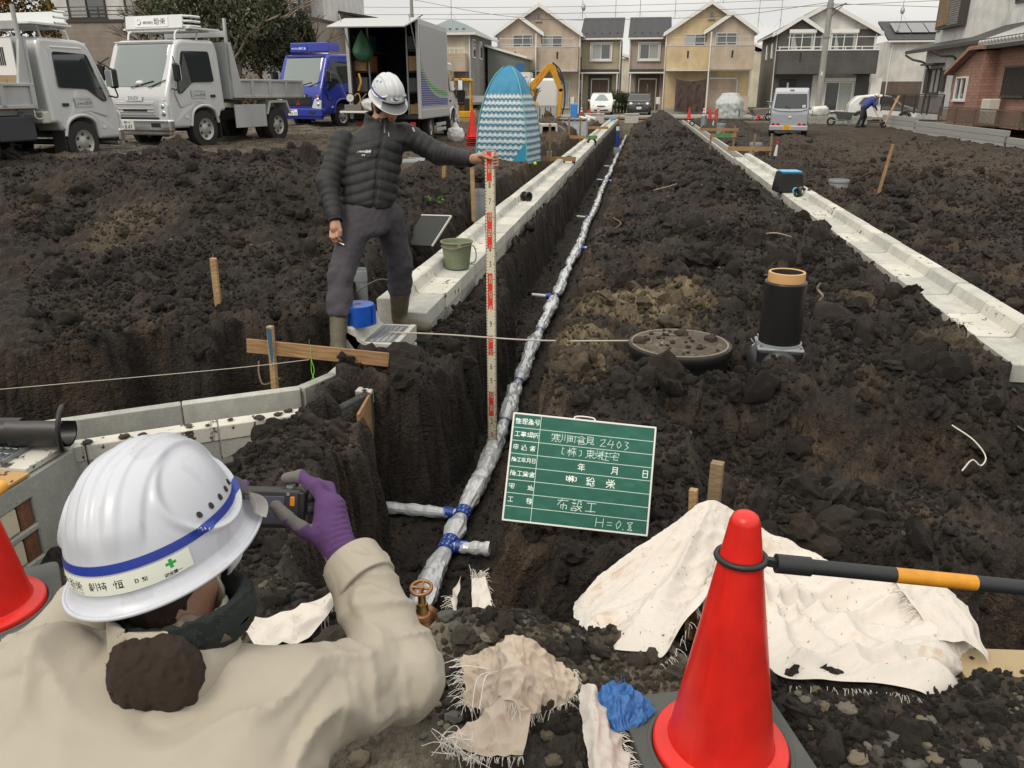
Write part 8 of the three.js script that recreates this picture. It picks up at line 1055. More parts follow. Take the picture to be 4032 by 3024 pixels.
{ // red brick house nearer on the right
const t=thing('house','red brick house with a pent gable at the right edge','house',[12.9,0.25,-38.2],-Math.PI / 2);
obj('annex_wall',[at(extr([[0,0],[3.0,0],[3.0,2.75],[2.0,2.72],[0,1.98]],2.4,0),0,0,-2.2)],TH.brick,t);obj('annex_roof',[at(extr([[-0.3,1.92],[2.1,2.80],[3.1,2.80],[3.1,2.94],[2.05,2.94],[-0.3,2.06]],2.8,0),0,0,-2.3)],TH.brick,t);win(t,0.55,1.75,0.95,1.85,0.2,{single:false});
obj('main_wall',[bx(9,2.9,5,7.5,1.45,-2.8)],TH.brick,t);obj('eave',[bx(10,0.12,0.8,7.4,2.85,-0.15)],TH.brownTrim,t);const tr=obj('tiled_roof',[at(extr([[0.0,2.92],[-2.6,3.85],[-2.6,4.0],[0.0,3.06]],10.2,0),0,0,0.25,0,-Math.PI / 2).applyMatrix4(new THREE.Matrix4().makeTranslation(12.4,0,0))],std([0.36,0.36,0.35],0.5),t);for(let i=0;i<34;i++)obj('tile_roll',[rod([2.35+i*0.3,3.04,0.28],[2.35+i*0.3,3.98,-2.3],0.07,8)],std([0.42,0.42,0.41],0.5),tr);
win(t,4.0,6.0,1.15,2.05,-0.3,{frame:TH.brownTrim});const lat=obj('lattice',[bx(2.1,0.06,0.05,5.0,2.12,-0.20),bx(2.1,0.06,0.05,5.0,1.1,-0.20)],TH.brownTrim,t);for(let i=0;i<16;i++)obj('lattice_bar',[bx(0.035,1.0,0.03,4.05+i*0.127,1.6,-0.20)],TH.brownTrim,lat);win(t,6.3,8.6,0.3,2.1,-0.3,{frame:TH.brownTrim,curtain:3});obj('air_unit',[rb(0.75,0.95,0.4,0.04,4.1,0.55,0.1)],std([0.55,0.53,0.47],0.6),t);
}
function railing(label,x,z0,z1,y,h,mat){const t=thing('railing',label,'railing',[x,y,(z0+z1) / 2]);const L=Math.abs(z1-z0);obj('top_rail',[bx(0.05,0.05,L,0,h,0)],mat,t);obj('bottom_rail',[bx(0.05,0.05,L,0,0.08,0)],mat,t);const n=Math.floor(L / 1.8);for(let i=0;i<=n;i++)obj('post',[bx(0.06,h,0.06,0,h / 2,-L / 2+L*i / n)],mat,t);const m=Math.floor(L / 0.11),bars=[];for(let i=0;i<m;i++)bars.push(bx(0.02,h-0.1,0.02,0,h / 2,-L / 2+L*(i+0.5) / m));stuff(obj('balusters',bars,mat,t));return t;}
railing('brown metal railing in front of the red brick house',12.25,-37.8,-24,0.34,0.58,TH.brown);railing('dark railing in front of the white stuccoed house',12.6,-48,-38.6,0.55,0.85,TH.brownTrim);
{ // block wall on the right boundary and low block footing at the back
const t=thing('block_wall','stepped grey concrete block wall along the right boundary','wall',[11.9,0,0]),g=[rb(0.15,0.19,0.39,0.006),rb(0.15,0.19,0.39,0.006)];
let i=0;for(let z=-44.4;z<-20;z+=0.4){const top=z<-39.4?3:z<-30?3:3;for(let c=0;c<top;c++){const y=-0.12+c*0.2+(z<-39.4?0.08:z<-30?-0.06:-0.26);const m=obj('block',g[i%2],i%3?TH.block:TH.block2,t);m.position.set(0,y,z+(c%2)*0.2);i++;}}
const f=thing('block_footing','low unfinished block footing with upright rebars behind the bending man','wall',[0,0,-46.5]);for(let x=7.0;x<11.8;x+=0.4)for(let c=0;c<2;c++){const m=obj('block',g[0],TH.block,f);m.rotation.y=Math.PI / 2;m.position.set(x+(c%2)*0.2,0.02+c*0.2,0);}for(let x=7.2;x<11.7;x+=0.8)obj('rebar',[rod([x,0.2,0],[x,0.75,0],0.012,6)],std([0.12,0.07,0.05],0.8),f);
}
{ // large house on the left
const t=thing('house','large house with white upper floor and tan lower wall behind the left trucks','house',[-15.2,0.4,-38]);
obj('lower_wall',[bx(14,4.25,8,-7,2.12,-4)],TH.gtan,t);obj('upper_wall',[bx(12.6,3.2,7.2,-7.2,5.8,-4.4)],TH.stucco,t);obj('belt_trim',[bx(14.1,0.12,8.1,-7,4.28,-4)],TH.brownTrim,t);obj('upper_side',[bx(0.9,3.2,6.0,-0.5,5.8,-4.8)],TH.stucco,t);
obj('eave',[bx(15.5,0.18,9.4,-7,7.45,-4.4)],TH.brownTrim,t);obj('side_eave',[at(bx(2.6,0.10,7.5),0.6,4.75,-7.5,0,0,-0.16)],TH.brownTrim,t);
for(const [x0,x1]of [[-12.6,-10.6],[-9.6,-8.2],[-2.9,-1.2]]){const w=win(t,x0,x1,4.45,6.5,-0.8,{frame:TH.brownTrim,curtain:x0<-5?1:2});void w;}win(t,-1.0+0.2,-0.25,4.6,6.0,-0.7,{frame:TH.brownTrim});
const r=obj('balcony_rail',[4.55,4.72,4.89].map((y)=>bx(13.8,0.035,0.035,-7,y,-0.05)),TH.brownTrim,t);for(let i=0;i<10;i++)obj('rail_post',[bx(0.05,0.62,0.05,-13.5+i*1.48,4.6,-0.05)],TH.brownTrim,r);downpipe(t,0.02,0,7,0.06,TH.brownTrim);downpipe(t,-0.4,2.3,3.2,0.06,TH.brownTrim);
const cn=obj('window_canopy',[rb(1.25,0.45,0.5,0.03,-2.1,2.85,0.25)],TH.brownTrim,t);void cn;win(t,-2.7,-1.55,1.2,2.6,0,{frame:TH.brownTrim,curtain:3});
}
{ // hip roofed house behind the box truck
const t=thing('house','house with a grey hipped roof behind the box truck','house',[-12.9,0.3,-55]);
obj('wall',[bx(3.0,2.3,8,0,3.65,-4)],TH.cream,t);obj('lower_wall',[bx(3.02,2.5,8.02,0,1.25,-4)],TH.gtan,t);obj('side_cladding',[bx(0.05,4.7,8,1.52,2.35,-4)],TH.grey,t);
const P=[[-1.9,4.75,0.4],[1.95,4.75,0.4],[1.95,4.75,-8.4],[-1.9,4.75,-8.4],[0,5.75,-1.5],[0,5.75,-6.5]].map((p)=>V3(...p));const tri=(a,b,c)=>[P[a],P[b],P[c]];const faces=[...tri(0,1,4),...tri(1,2,5),...tri(1,5,4),...tri(2,3,5),...tri(3,0,4),...tri(3,4,5)];const hg=new THREE.BufferGeometry().setFromPoints(faces);hg.computeVertexNormals();hg.setAttribute('uv',new THREE.BufferAttribute(new Float32Array(faces.length*2),2));obj('roof',[hg],TH.roofBlue,t);obj('eave_gutter',[bx(3.95,0.14,0.12,0.02,4.72,0.42),bx(0.12,0.14,8.9,1.98,4.72,-4)],TH.trim,t);
for(let i=0;i<6;i++)obj('snow_guard',[bx(0.14,0.10,0.1,-1.1+i*0.45,5.02,-0.1)],M.darkSteel,t);obj('balcony',[rb(1.3,1.1,0.9,0.02,0.75,3.0,0.4)],TH.tan2,t);obj('balcony_rail',[bx(1.3,0.05,0.05,0.75,3.85,0.82),...[0.1,0.4,0.7,1.0,1.35].map((x)=>bx(0.03,0.3,0.03,x,3.7,0.82))],TH.trim,t);for(const z of [-1.2,-3.6]){const w=obj('window',[bx(0.1,1.15,0.8,1.56,3.9,z)],TH.trim,t);obj('pane',[bx(0.08,0.98,0.6,1.59,3.9,z)],TH.glass,w);}downpipe(t,1.55,0,4.7,0.1);
}
{const t=thing('house','low green grey shed roof house end between the hipped house and the tan house','house',[-9.9,0.2,-60]);obj('wall',[at(extr([[-1.2,0],[1.4,0],[1.4,3.6],[-1.2,4.3]],5,0),0,0,-5)],std([0.16,0.18,0.16],0.85),t);obj('roof',[at(extr([[-1.4,4.32],[1.6,3.5],[1.6,3.66],[-1.4,4.48]],5.4,0),0,0,-5.2)],TH.trim,t);obj('blue_panel',[bx(0.5,2.0,0.06,1.1,2.2,0.03)],std([0.03,0.13,0.35],0.6),t);}
{ // background roof lines far behind
const far=[[-24,-90,8,5.2],[-6,-96,9,5.0],[9.5,-92,6,5.4],[25,-88,8,5.2],[33,-70,9,6]];const lab=['distant pale house behind the left roofs','distant house behind the olive range','distant house between the yellow and the charcoal house','distant house at far right behind the solar roof','distant house behind the stuccoed house'];
far.forEach(([x,z,w,h],i)=>{const t=thing('house',lab[i],'house',[x,0,z]);obj('wall',[bx(w,h,6,0,h / 2,-3)],TH.cream,t);gableRoof(t,-w / 2,w / 2,0,h,h+1.2,0,6,0.3,TH.roof);win(t,-1,0.6,3.4,4.4,0,{});});
}
{ // paving in front of the houses
struct(obj('pavement',[bx(40,0.08,2.6,0,-0.02,-54.2)],std([0.26,0.25,0.235],0.9,{map:withRep(T.conc,0.4)})));struct(obj('driveway',[bx(26,0.06,9,2,-0.045,-60)],std([0.40,0.38,0.35],0.9,{map:withRep(T.conc,0.3)})));
const t=thing('fence','dark slatted entrance fence between the white and the black car','fence',[-1.65,0,-64.6]);for(let i=0;i<7;i++)obj('post',[rb(0.16,rr(0.9,1.2),0.16,0.02,-0.75+i*0.25,0.5,0)],std([0.09,0.095,0.10],0.8),t);
}
// ---------- poles, wires, aerials ----------
function utilityPole(label,x,z,y0,h,r){const t=thing('utility_pole',label,'utility pole',[x,y0,z]);obj('shaft',[cy(r*0.7,r,h,0,h / 2,0,0,0,0,20)],TH.pole,t);obj('clamp',[cy(r*1.0,r*1.0,0.3,0,h*0.62,0),cy(r*1.05,r*1.05,0.12,0,h*0.45,0)],M.galv,t);obj('cross_arm',[bar([-0.9,h-0.7,0],[0.9,h-0.7,0],0.09),bar([-0.7,h-1.4,0],[0.7,h-1.4,0],0.08)],M.galv,t);for(const s of [-0.8,-0.3,0.3,0.8])obj('insulator',[cy(0.05,0.07,0.16,s,h-0.58,0,0,0,0,10)],M.whitePvc,t);obj('number_sign',[rb(0.12,0.24,0.02,0.004,-0.05,2.6,r)],M.whitePvc,t);obj('stay_bracket',[rod([0.1,h*0.60,r*0.8],[0.9,h*0.63,r],0.03),rod([0.1,h*0.56,r*0.8],[0.8,h*0.63,r],0.025)],M.darkSteel,t);return t;}
utilityPole('grey concrete utility pole standing right of the silver van',11.0,-56.6,0,10.5,0.2);utilityPole('thin grey pole above the roofs left of the open tail door',-17.6,-64,0,11,0.16);utilityPole('grey pole above the cab of the left edge truck',-33.0,-46,0,10,0.17);
const wires=[[[-40,7.4,-66],[0,6.6,-60],[40,8.2,-66],'upper sagging wire over the roofs'],[[-40,7.0,-62],[4.5,6.1,-58],[11,6.7,-56.6],'wire running to the utility pole across the yellow house'],[[11,6.6,-56.6],[24,6.0,-54],[40,7,-50],'wire running right from the utility pole'],[[11,9.2,-56.6],[20,7.6,-64],[34,6.4,-70],'slanting wire from the pole top down to the right'],[[-40,8.6,-72],[-4,7.9,-70],[40,9.2,-72],'highest wire across the sky'],[[-17.6,8.0,-64],[-10,6.6,-62],[-3,6.2,-62],'short wire from the thin pole to the tan gable'],[[11,9.4,-56.6],[-2,8.2,-60],[-17.6,9.4,-64],'long wire between the two poles'],[[-33,6.4,-46],[-24,5.7,-50],[-17.6,6.6,-64],'wire behind the left house']];
wires.forEach(([a,b,c,l])=>tag(obj('power_line',[tube([a,b,c],0.016,5,40)],std([0.10,0.10,0.10],0.7)),l,'wire'));
function aerial(x,y,z,h,label,dish){const t=thing('tv_aerial',label,'aerial',[x,y,z],rr(-0.3,0.3));obj('mast',[rod([0,0,0],[0,h,0],0.022,6),rod([0,h*0.3,0],[0.4,0,0.2],0.008,4),rod([0,h*0.3,0],[-0.4,0,0.2],0.008,4)],M.galv,t);obj('boom',[rod([-0.5,h*0.93,0],[0.5,h*0.93,0],0.014,5)],M.galv,t);for(let i=0;i<7;i++)obj('element',[rod([-0.45+i*0.15,h*0.93,-0.3],[-0.45+i*0.15,h*0.93,0.3],0.008,4)],M.galv,t);if(dish)obj('dish',[at(new THREE.SphereGeometry(0.45,16,8,0,6.3,0,0.7).scale(0.6,1,1),0,h*0.35,0,1.3)],M.galv,t);}
aerial(-5.2,6.9,-69.5,2.2,'aerial with a dish on the olive range roof',true);aerial(-2.6,6.9,-69.5,1.7,'aerial at the right end of the olive range roof');aerial(-0.7,6.9,-69.5,1.7,'aerial at the left end of the mauve range roof');aerial(2.0,6.9,-69.5,1.8,'aerial beside the yellow gable');aerial(8.4,6.2,-70,2.2,'aerial between the yellow and the charcoal house');aerial(10.2,6.2,-71,2.4,'tall aerial left of the charcoal gable');aerial(20.2,6.9,-75,1.9,'aerial with a dish on the solar roof house',true);aerial(-13.2,6.0,-58,2.0,'aerial on the grey hipped roof');aerial(5.3,7.6,-66,1.2,'short mast at the peak of the yellow house');
// ---------- trees and shrubs ----------
const leafG=(()=>{const g=new THREE.BufferGeometry();const v=new Float32Array([0,0,0,0.5,0.12,0.28,1,0,0,0,0,0,1,0,0,0.5,0.12,-0.28]);g.setAttribute('position',new THREE.BufferAttribute(v,3));g.computeVertexNormals();return metreUV(g);})();
function tree(name,label,[x,y,z],h,rad,o={}){
const t=thing(name,label,o.cat??'tree',[x,y,z]);const r=mulberry(o.seed??5),R2=(a,b)=>a+(b-a)*r();const tips=[],wood=[];
const grow=(p,d,len,rd,lvl)=>{const q=p.clone().addScaledVector(d,len);wood.push(tube([p,p.clone().lerp(q,0.5).add(V3(R2(-0.06,0.06)*len,0,R2(-0.06,0.06)*len)),q],rd,5,4));if(lvl===0){tips.push(q);return;}const n=lvl>1?4:4;for(let i=0;i<n;i++){const a=R2(0,6.28),e=R2(0.35,0.95);const nd=V3(d.x+Math.cos(a)*e,d.y*0.8+R2(0.0,0.35),d.z+Math.sin(a)*e).normalize();tips.push(q.clone().lerp(p,0.3));grow(q,nd,len*R2(0.6,0.8),rd*0.55,lvl-1);}};
for(let s=0;s<(o.stems??3);s++){const a=s*2.1+r();grow(V3(Math.cos(a)*0.15,0,Math.sin(a)*0.15),V3(Math.cos(a)*0.35,1,Math.sin(a)*0.35).normalize(),h*0.38,0.05*h / 3,o.levels??3);}
obj('trunk',wood,std(o.bark??[0.13,0.105,0.075],0.9),t);
const N=o.leaves??9000,m=new THREE.InstancedMesh(leafG,std(0xffffff,0.75),N),d=new THREE.Object3D(),c=new THREE.Color();m.name='crown';m.castShadow=m.receiveShadow=true;const cs=o.cols??[[0.035,0.055,0.022],[0.055,0.075,0.028],[0.025,0.04,0.018]];
for(let i=0;i<N;i++){const p=tips[Math.floor(r()*tips.length)],s=(o.leaf??0.16)*R2(0.6,1.4),sp=rad*0.24;let px=p.x+(r()+r()+r()-1.5)*sp*1.3,py=p.y+(r()+r()+r()-1.5)*sp*1.1,pz=p.z+(r()+r()+r()-1.5)*sp*1.3;const k=Math.hypot(px / rad,(py-h*0.55) / (h*0.52),pz / rad);if(k>1){px /=k;pz /=k;py=h*0.55+(py-h*0.55) / k;}d.position.set(px,Math.max(0.1,py),pz);d.rotation.set(R2(0,6.3),R2(0,6.3),R2(0,6.3));d.scale.setScalar(s);d.updateMatrix();m.setMatrixAt(i,d.matrix);const q=cs[Math.floor(r()*cs.length)],b=R2(0.75,1.3);m.setColorAt(i,c.setRGB(q[0]*b,q[1]*b,q[2]*b));}
stuff(m);t.add(m);return t;
}
tree('evergreen_tree','dark bushy evergreen tree with bare limbs behind the middle dump truck',[-15.4,0.45,-29.5],5.6,2.6,{leaves:11000,seed:9,leaf:0.15,stems:5,bark:[0.24,0.20,0.15],cols:[[0.06,0.075,0.04],[0.11,0.12,0.06],[0.05,0.06,0.03],[0.09,0.10,0.055]]});
tree('evergreen_tree','dark evergreen tree right of the branchy one beside the tan wall',[-13.7,0.45,-30.5],4.3,1.5,{leaves:14000,seed:29,leaf:0.13,stems:3,cols:[[0.045,0.055,0.028],[0.065,0.075,0.04]]});
tree('fruit_tree','fruit tree with orange fruit at the top left corner',[-26.5,0.4,-31],6.4,3.0,{leaves:14000,seed:41,leaf:0.2,cols:[[0.05,0.06,0.015],[0.09,0.085,0.02],[0.03,0.04,0.012],[0.40,0.16,0.02]]});
tree('bare_shrub','leafless twiggy shrub left of the name board against the tan wall',[-18.2,0.5,-33],4.4,1.4,{leaves:300,seed:13,levels:4,stems:4,cat:'shrub',leaf:0.07,bark:[0.10,0.08,0.065]});
tree('brown_shrub','rusty brown shrub beside the orange digger',[-12.9,0.5,-27.5],1.3,1.0,{leaves:3600,seed:17,levels:2,leaf:0.09,cat:'shrub',cols:[[0.11,0.07,0.04],[0.14,0.09,0.045],[0.07,0.06,0.03]]});
tree('potted_shrub','small dark shrub right of the white car',[-2.0,0,-63.6],2.0,0.6,{leaves:2500,seed:19,levels:2,leaf:0.11,cat:'shrub'});tree('potted_shrub','small dark shrub left of the black car',[-1.25,0,-64.2],1.7,0.6,{leaves:2500,seed:23,levels:2,leaf:0.11,cat:'shrub'});
tree('bare_sapling','bare sapling beside the white flatbed box',[-5.6,0.1,-40],2.2,0.6,{leaves:10,seed:37,levels:2,stems:2,cat:'shrub',leaf:0.04});
tag(tree('grass_tuft','small green weed tuft on the earth bank behind the staff',[-2.45,0.20,-9.6],0.10,0.08,{leaves:260,seed:51,levels:1,stems:2,leaf:0.04,cat:'weed',cols:[[0.10,0.20,0.04],[0.14,0.25,0.05]],bark:[0.1,0.16,0.04]}),'small green weed tuft on the earth bank behind the staff','weed');
// ---------- site clutter in the middle distance ----------
{ // pop-up tent
const t=thing('popup_tent','tall blue pop-up changing tent with patterned lower walls','tent',[-2.80,0.10,-17.55],-0.15);
const pat=canvasTex(512,1024,(k,w,h)=>{k.fillStyle='#1d7fa6';k.fillRect(0,0,w,h);const y0=290;for(let y=y0;y<h;y+=66){k.fillStyle='#a8bcc6';k.fillRect(0,y,w,50);k.fillStyle='#2a86ad';k.fillRect(0,y+50,w,16);}k.strokeStyle='#3c4650';k.lineWidth=9;for(let i=-4;i<14;i++){k.beginPath();for(let y=y0;y<=h;y+=11){const x=i*54+27*Math.sin((y-y0) / 33*Math.PI / 2);if(y===y0)k.moveTo(x,y);else k.lineTo(x,y);}k.stroke();k.beginPath();for(let y=y0;y<=h;y+=11){const x=i*54-27*Math.sin((y-y0) / 33*Math.PI / 2);if(y===y0)k.moveTo(x,y);else k.lineTo(x,y);}k.stroke();}k.fillStyle='#c6d3d8';for(let y=y0+25;y<h;y+=66)for(let i=0;i<10;i++){k.beginPath();k.arc(i*54+27,y,15,0,6.3);k.fill();}});
const tm=printed(pat,0.55),Hh=1.93,b=0.52;
const half=(v)=>b*Math.pow(1-Math.pow(v,2.3),0.62)+0.03; // width of a wall at height v
const faceG=(ang,sc,bulge)=>{const g=grid(18,36,(u,v)=>{const w=half(v)*sc,x=mix(-w,w,u),y=v*Hh,z=half(v)*0.98+bulge*Math.sin(u*Math.PI)*Math.sin(v*Math.PI)+0.012*n2(u*4+ang,v*6);return [x,y,z];});return keep(g.rotateY(ang));};
obj('front_wall',[faceG(0,1,0.02)],tm,t);obj('side_wall',[faceG(Math.PI / 2,1,0.04)],tm,t);obj('side_wall',[faceG(-Math.PI / 2,1,0.04)],tm,t);obj('back_wall',[faceG(Math.PI,1,0.02)],tm,t);
const hem=std([0.12,0.42,0.42],0.6);for(const s of [-1,1])obj('piping',[tube(Array.from({length:14},(_,i)=>{const v=i / 13*0.985,w=half(v);return [s*w,v*Hh,w+0.005];}),0.011,6,50)],hem,t);obj('piping',[tube([[-0.54,0.02,0.54],[0.54,0.02,0.54]],0.012,6),tube([[0.54,0.02,0.54],[0.54,0.02,-0.54]],0.012,6)],hem,t);obj('corner_gusset',[at(extr([[0.20,0.0],[0.55,0.0],[0.53,0.45]],0.006),0,0.01,0.55)],std([0.02,0.24,0.40],0.6),t);obj('peg_flag',[at(new THREE.SphereGeometry(0.035,10,8),0.72,0.03,0.50)],std([0.55,0.65,0.05],0.6),t);
}
trafficCone('traffic_cone','red traffic cone on a stack left of the blue tent',[-4.28,0.42,-20.9],1.05);{const t=thing('cone_stack','stack of red cone collars under the cone left of the tent','cone stack',[-4.28,0.14,-20.9]);for(let i=0;i<6;i++)obj('cone_foot',[lathe([[0.10,0.06+i*0.045],[0.19,0.045+i*0.045],[0.19,0.03+i*0.045],[0.10,0.03+i*0.045]],24)],i%2?redCone:std([0.12,0.05,0.04],0.7),t);}
const farCones=[[2.65,-50.9,0],[3.45,-50.2,1],[3.75,-49.4,0],[3.95,-47.6,0],[-3.75,-51.5,1],[-3.25,-51.5,0],[-2.8,-53.0,1],[6.6,-50.5,1]],coneLab=['red cone in front of the dark curtain','banded cone left of the covered car','plain cone beside the covered car','nearest cone in front of the covered car','banded cone leftmost before the white car','plain red cone before the white car','small banded cone before the white car bonnet','cone beside the wheelbarrow left of the silver van'];farCones.forEach(([x,z,b],i)=>trafficCone('traffic_cone',coneLab[i],[x,0.0,z],1.0,redCone,!!b));
{const t=thing('sand_bag','tied white sandbag on the ground right of the box truck','sandbag',[-5.1,0.18,-22.6]);obj('bag',[grid(28,24,(u,v)=>{const a=u*6.2832,r=(v<0.75?0.24*Math.pow(Math.sin(Math.PI*(0.12+v*0.9)),0.7):mix(0.10,0.03,(v-0.75) / 0.25))*(1+0.10*n3(Math.cos(a)*1.5,Math.sin(a)*1.5,v*4));return [r*Math.cos(a),v*0.56,r*Math.sin(a)];},true)],std([0.66,0.66,0.67],0.7),t);obj('tie',[tube([[0,0.5,0],[0.02,0.6,0.02],[-0.01,0.66,0]],0.012,5)],threadM,t);}
{ // concrete blocks on pallets, U-shaped precast pieces, plastic-wrapped stack
const t=thing('block_stack','stack of hollow concrete blocks on a pallet right of the tent','block stack',[-4.25,0.02,-36.4]);for(let i=0;i<5;i++)obj('pallet_board',[bx(0.14,0.03,1.1,-0.5+i*0.25,0.15,0)],M.woodGrey,t);for(const z of [-0.45,0,0.45])obj('pallet_bearer',[bx(1.2,0.1,0.1,0,0.08,z)],M.woodGrey,t);const bg=at(extr([[-0.1,0],[0.1,0],[0.1,0.39],[0.035,0.39],[0.035,0.30],[-0.035,0.30],[-0.035,0.39],[-0.1,0.39]],0.19,0.005),0,0,0);for(let j=0;j<2;j++)for(let k=0;k<2;k++)for(let i=0;i<5;i++){const m=obj('block',bg,i%2?TH.block:TH.block2,t);m.position.set(-0.5+i*0.235,0.17+j*0.40,0.3-k*0.25);}
const p=thing('block_stack','plastic wrapped block stack with planks on top near the left gutter','block stack',[-2.55,0.0,-30.5]);obj('wrapped_blocks',[rb(1.1,0.55,0.8,0.03,0,0.28,0)],phy([0.50,0.55,0.60],0.3,{map:withRep(T.cloud,2)}),p);for(let i=0;i<5;i++)obj('plank',[rb(0.2,0.04,0.9,0.005,-0.44+i*0.22,0.60,0)],M.woodGrey,p);
for(const [x,z,l]of [[-3.45,-26.9,'upturned concrete channel piece beside the tent'],[-2.95,-26.3,'second concrete channel piece right of the tent']]){const u=thing('channel_piece',l,'concrete piece',[x,0.08,z],0.2);obj('channel',[at(extr([[-0.28,0],[-0.22,0],[-0.2,0.42],[0.2,0.42],[0.22,0],[0.28,0],[0.26,0.5],[-0.26,0.5]],0.6,0.008),0,0,-0.3)],M.conc,u);obj('lifting_wire',[tube([[0.3,0.45,0.25],[0.5,0.3,0.35],[0.36,0.18,0.3]],0.012,5)],M.galv,u);}
const bl=[[-2.55,-44.5,1.0,0.48,'white precast box left of the far end of the left gutter'],[-0.62,-45.4,0.72,0.46,'white precast box standing across the end of the trench']];for(const [x,z,w,h,l]of bl){const b=thing('precast_box',l,'concrete piece',[x,-0.05,z]);obj('box',[rb(w,h,0.5,0.015,0,h / 2,0)],M.conc,b);obj('rim',[rb(w+0.05,0.07,0.55,0.01,0,h,0)],M.conc2,b);}
const rk=thing('timber','brown timber lying across the road end before the driveways','timber',[-0.2,0.1,-49.5]);obj('beam',[rb(3.4,0.10,0.1,0.01)],M.wood2,rk);obj('peg',[bx(0.05,0.4,0.05,-1.2,-0.05,0.07),bx(0.05,0.4,0.05,1.2,-0.05,0.07)],M.woodOld,rk);
const pv=thing('pipe_marker','blue capped pipe end standing in the far end of the trench','pipe',[-0.98,-0.8,-33.5]);obj('riser',[cy(0.05,0.05,0.9,0,0.45,0)],M.blueTape,pv);obj('cap',[cy(0.07,0.06,0.15,0,0.95,0)],M.whitePvc,pv);obj('collar',[rb(0.26,0.26,0.12,0.02,0,0.10,0.1)],M.greyPvc,pv);
tag(obj('blue_sheet',[rb(0.34,0.12,0.6,0.04,-1.68,0.12,-46.5,0,0.1,0,2)],std([0.05,0.24,0.60],0.5)),'crumpled blue sheet on the far end of the left gutter','sheet');tag(obj('blue_sheet',[rb(0.3,0.9,0.3,0.08,-3.35,0.55,-41.0,0,0.3,0,2)],std([0.04,0.25,0.70],0.5)),'bright blue sheet behind the block stack by the digger arm','sheet');
tag(obj('white_pipes',[rod([-3.0,0.35,-40.2],[-2.5,0.25,-40.0],0.1,12),rod([-2.75,0.42,-40.3],[-2.3,0.3,-40.4],0.09,12)],M.whitePvc),'pile of short white pipes beside the digger bucket','pipes');tag(obj('steel_plate',[bx(1.9,0.03,1.0,-5.0,0.22,-16.2,0,0.2)],std([0.42,0.45,0.46],0.35,{metalness:0.4})),'wet grey steel plate on the yard behind the worker','plate');tag(obj('steel_plate',[bx(3.4,0.03,1.6,-14.2,0.44,-25.6,0,0.1)],std([0.42,0.45,0.46],0.4,{metalness:0.3})),'grey steel plate on the gravel between the silver and blue trucks','plate');
}
function wheelbarrow(label,pos,turn,mat){const t=thing('wheelbarrow',label,'wheelbarrow',pos,turn);obj('tray',[at(extr([[-0.45,0.62],[0.5,0.68],[0.28,0.30],[-0.28,0.34]],0.6,0.02),0,0,-0.3)],mat,t);obj('frame',[tube([[-1.0,0.60,0.25],[-0.3,0.32,0.25],[0.6,0.22,0.08]],0.02,6),tube([[-1.0,0.60,-0.25],[-0.3,0.32,-0.25],[0.6,0.22,-0.08]],0.02,6)],M.galv,t);obj('leg',[tube([[-0.2,0.34,0.24],[-0.28,0.02,0.26],[-0.1,0.30,0.24]],0.018,6)],M.galv,t);obj('leg',[tube([[-0.2,0.34,-0.24],[-0.28,0.02,-0.26],[-0.1,0.30,-0.24]],0.018,6)],M.galv,t);obj('wheel',[at(new THREE.TorusGeometry(0.16,0.045,8,24),0.6,0.2,0)],V.tyre,t);return t;}
wheelbarrow('dark wheelbarrow beside the bending man in blue',[9.75,-0.05,-43.4],2.9,std([0.05,0.06,0.055],0.6));wheelbarrow('muddy wheelbarrow left of the silver van',[6.3,0.0,-48.6],0.2,std([0.18,0.15,0.12],0.7));
{ // bicycle behind it
const t=thing('bicycle','bicycle parked behind the muddy wheelbarrow','bicycle',[7.0,0.0,-50.4],0.9);for(const x of [-0.5,0.5]){const w=obj('wheel',[at(new THREE.TorusGeometry(0.31,0.022,6,28),x,0.33,0)],V.tyre,t);obj('spokes',Array.from({length:8},(_,i)=>rod([x,0.33,0],[x+0.3*Math.cos(i*0.785),0.33+0.3*Math.sin(i*0.785),0],0.006,4)),M.galv,w);}obj('frame',[rod([-0.5,0.33,0],[-0.05,0.32,0],0.018),rod([-0.05,0.32,0],[-0.2,0.8,0],0.018),rod([-0.05,0.32,0],[0.38,0.82,0],0.02),rod([0.5,0.33,0],[0.38,0.95,0],0.018)],M.galv,t);obj('saddle',[rb(0.24,0.06,0.14,0.03,-0.22,0.86,0)],M.blackMatte,t);obj('handlebar',[tube([[0.25,1.0,-0.26],[0.38,0.97,0],[0.25,1.0,0.26]],0.016,6)],M.galv,t);obj('basket',[rb(0.26,0.22,0.34,0.02,0.52,0.90,0)],M.galv,t);
}
